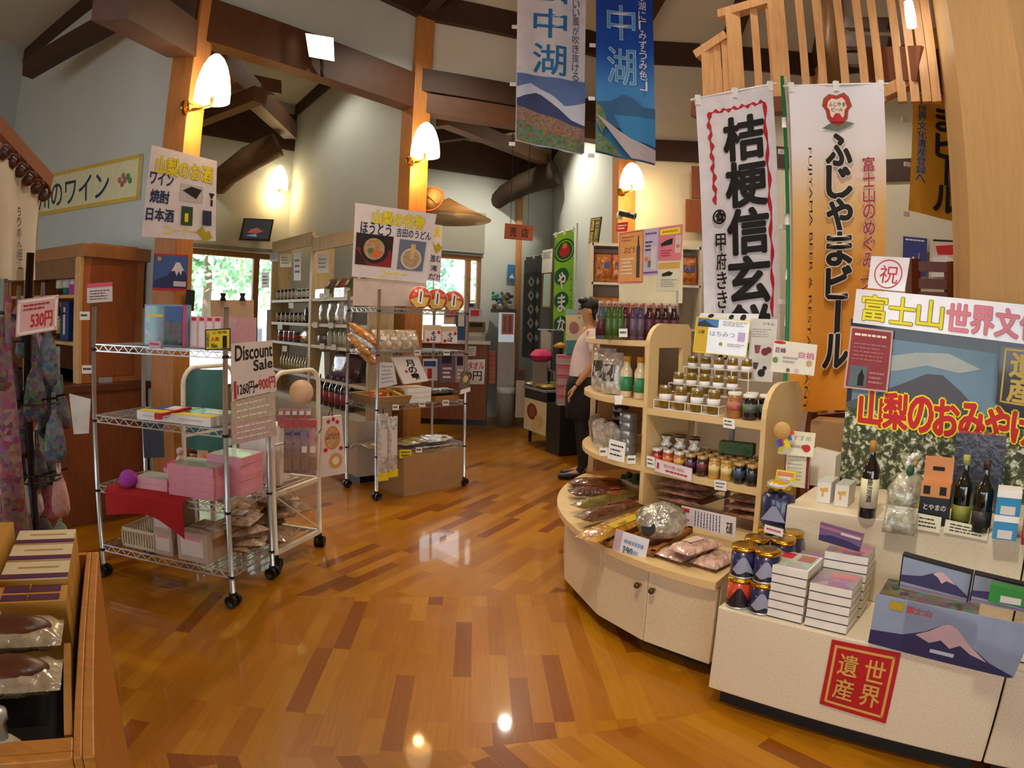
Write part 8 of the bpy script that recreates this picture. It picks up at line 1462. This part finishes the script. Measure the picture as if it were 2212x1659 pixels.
def ttl(s):
    for i, ch in enumerate('富士山'): s.text(ch, .03 + .11 * i, .14, .13 + .11 * i, .88, YO, .02, mat('#6a6a1a', .5, key='olive_line2'), .02)
    for i, ch in enumerate('世界文化遺産'): s.text(ch, .365 + .092 * i, .16, .45 + .092 * i, .88, mat('#e88a9a', .5, key='title_pink'), .03, mat('#a84a5a', .5, key='title_rose'), .015)
sub('title_strip', [(1850, 624), (2420, 680), (2412, 770), (1842, 697)], mat('#e9e4ea', .25, key='title_white', coat=1), ttl, 'white title strip with yellow and pink lettering')
sub('celebration_card', [(1882, 553), (1966, 557), (1954, 630), (1874, 622)], mat('#e9e4ea', .25, key='title_white', coat=1), lambda s: (s.ring(.5, .52, .44, .035, REDI), s.text('祝', .28, .26, .76, .8, REDI, .0)), 'white card with a red ringed character')
def inf(s): s.rect(.04, .03, .96, .97, mat('#8f3038', .5, key='info_red')); s.lines(.12, .08, .88, .16, 1, OUT); s.lines(.12, .24, .9, .55, 5, mat('#b87a7a', .5, key='info_ink'), .25); s.rect(.1, .62, .5, .96, mat('#5a6a70', .5, key='info_photo')); s.poly([(.3, .94), (.3, .78), (.34, .72), (.38, .66), (.4, .72), (.44, .78), (.44, .94)], INK); s.lines(.55, .68, .9, .9, 3, mat('#b87a7a', .5, key='info_ink'))
sub('info_sheet', [(1838, 704), (1930, 715), (1917, 848), (1822, 837)], mat('#c8a8a0', .5, key='info_edge'), inf, 'dark red wine information sheet', .84)
def pq_(s): s.frame(.05, .04, .97, .96, .03, GI); s.text('遺', .14, .1, .5, .5, GI, .03); s.text('産', .14, .52, .5, .92, GI, .03); s.text('世', .56, .1, .92, .5, GI, .03); s.text('界', .56, .52, .92, .92, GI, .03)
sub('gold_plaque', [(2163, 746), (2330, 764), (2318, 900), (2150, 872)], mat('#1a1812', .35, key='plaque_black', coat=.6), pq_, 'black plaque with gold characters', .83)
mb = MB(); bk = [p + up3(nb2, 0) * .014 for p in q]; mb.add(bk + [p + up3(nb2, 0) * .012 for p in bk], [(0, 1, 2, 3), (7, 6, 5, 4), (0, 4, 5, 1), (1, 5, 6, 2), (2, 6, 7, 3), (3, 7, 4, 0)], CARD); part('backing', mb, tt, True)
# ---- things between the jam shelf and the plinth
tt = thing('menu_stand', 'cream menu card with a dark red spine standing behind the gift pouch', 'menu', bw(.12, .62, .641)); s = Sheet(quad([(1697, 973), (1750, 976), (1745, 1056), (1692, 1048)], plane_at(1722, 1015, 2.86, -40)), mat('#e0d8ba', .5, key='menu_cream'), .012); s.lines(.12, .12, .8, .85, 7, PG, .3); s.rect(.88, 0, 1, 1, mat('#7a1a24', .5, key='spine')); s.rect(0, 0, .05, 1, mat('#7a1a24', .5, key='spine')); s.part('card', tt)
s = Sheet(quad([(1686, 928), (1762, 936), (1756, 988), (1680, 980)], plane_at(1722, 958, 2.84, -38)), CREAMP, .004); s.text('おすすめ', .2, .15, .9, .36, PG, .01); s.lines(.25, .5, .7, .75, 1, PG); s.disc(.8, .66, .16, REDI); s.disc(.72, .62, .1, REDI); s.rect(.02, .3, .14, .9, YEL); s.solid('recommend_card', 'cream recommendation card with a red heart beside the jam shelf', 'card')
tt = thing('medal_rosette', 'tan medal disc with coloured ribbons on the right end of the jam shelf', 'rosette', at(1690, 930, 2.58)); M = Matrix.Translation(at(1690, 930, 2.8)) @ Matrix.Rotation(R(-32), 4, 'Z') @ Matrix.Rotation(R(90), 4, 'X'); mb = MB(); mb.lathe([(.036, -.006), (.037, 0), (.034, .005), (.001, .005)], mat('#c89a54', .5, key='medal_tan', kind='speckle', scale=90), n=24, M=M); part('disc', mb, tt, True); mb = MB()
for x, y, w_, h, c in ((.035, -.01, .03, .018, '#c83a3a'), (.03, -.03, .02, .02, '#3a5ab8'), (-.01, -.055, .02, .03, '#3a5ab8'), (-.0, -.05, .018, .03, '#c83a3a'), (.02, -.05, .022, .05, '#e0c82a')): mb.box((x, y, -.004), (w_, h, .004), mat(c, .6, key='rib' + c), .4, M)
part('ribbons', mb, tt, True)
s = Sheet(quad([(1678, 1014), (1720, 1020), (1716, 1042), (1674, 1036)], plane_at(1697, 1028, 2.8, -40)), YEL, .004); s.rect(.08, .15, .92, .55, mat('#e88a5a', .5, key='lab_orange')); s.rect(.2, .55, .8, .85, WHITE); s.solid('price_card', 'yellow and orange price card above the gift pouch', 'price card')
mb = MB(); q = bq([(1752, 972), (1806, 985), (1800, 1060), (1748, 1052)], .74); q[2].z = q[3].z = ZS2 + .001; mb.add(q + [p + up3(nb2, 0) * .1 for p in q], [(0, 1, 2, 3), (7, 6, 5, 4), (0, 4, 5, 1), (1, 5, 6, 2), (2, 6, 7, 3), (3, 7, 4, 0)], mat('#dfd6c8', .6, key='white_carton2')); solid('white_carton', mb, 'white carton standing at the left of the souvenir board', 'box')
mb = MB(); p = at(1795, 1000, 3.55); mb.bx(-.12, .12, -.1, .1, 0, .22, CARD); mb.bx(-.121, .121, -.101, .101, .02, .05, mat('#2a5a34', .6, key='tape_green')); solid('cardboard_box', mb, 'cardboard box with green tape on the stand behind the souvenir board', 'box', None, Vector((p.x + .02, p.y, .75)), R(-40)); mb = MB(); mb.bx(-.15, .15, -.13, .13, .72, .75, DARKW)
for x in (-.13, .13):
    for y in (-.11, .11): mb.bx(x - .015, x + .015, y - .015, y + .015, 0, .72, DARKW)
solid('side_table', mb, 'dark wooden side table under the taped cardboard box', 'table', None, Vector((p.x + .02, p.y, 0)), R(-40))
# wooden chairs
def chair(label, loc, rz, s=1.0):
    t = thing('wooden_chair', label, 'chair', loc, rz, 'reddish wooden chairs'); m = wood('#7a3416', rough=.35, scale=(6, 6, 1))
    mb = MB(); mb.bx(-.21, .21, -.2, .2, .43, .46, m); part('seat', mb, t, False, None, .008)
    for x in (-.19, .19):
        mb = MB(); mb.bar((x, -.18, 0), (x, -.18, .43), .04, .04, m); part('leg', mb, t)
        mb = MB(); mb.bar((x, .18, 0), (x, .18, .45), .04, .04, m); mb.bar((x, .18, .45), (x, .24, .98), .04, .04, m); part('leg', mb, t)
    mb = MB(); mb.bx(-.19, .19, .215, .245, .86, .96, m); part('backrest', mb, t); mb = MB(); mb.bx(-.19, .19, .19, .215, .55, .6, m); part('back_rail', mb, t); mb = MB()
    for k2 in range(5): mb.bar((-.13 + .065 * k2, .2, .6), (-.13 + .065 * k2, .23, .86), .025, .018, m)
    part('back_slats', mb, t); mb = MB()
    for x in (-.19, .19):
        mb = MB(); mb.bar((x, -.18, .2), (x, .18, .2), .025, .025, m); part('side_rail', mb, t); mb = MB(); mb.bar((x, -.2, .64), (x, .2, .66), .045, .03, m); mb.bar((x, -.17, .45), (x, -.17, .64), .035, .035, m); part('armrest', mb, t)
    return t
pch = at(1738, 900, 4.1); chair('reddish wooden chair standing behind the jam shelf below the beer flag', (pch.x, pch.y, 0), R(200), 1)
pch = at(1842, 900, 4.6); chair('reddish wooden chair behind the souvenir board', (pch.x, pch.y, 0), R(170))
tt = thing('wooden_rack', 'reddish wooden rack behind the celebration card near the big pillar', 'rack', Vector((*at(2012, 600, 4.35).xy, 0))); m = wood('#6a2e14', rough=.35, scale=(6, 6, 1)); a_, b2 = at(1972, 560, 4.35), at(2056, 566, 4.35)
for p in (a_, b2): mb = MB(); mb.bar((p.x, p.y, 0), (p.x, p.y, p.z), .07, .07, m); part('upright', mb, tt, True)
for y in (575, 612, 640): mb = MB(); mb.bar(at(1972, y, 4.35), at(2056, y + 3, 4.35), .035, .06, m); part('crossbar', mb, tt, True)
for p in (a_, b2): mb = MB(); mb.bar((p.x - .1, p.y - .15, .03), (p.x + .1, p.y + .15, .03), .06, .06, m); part('foot', mb, tt, True)
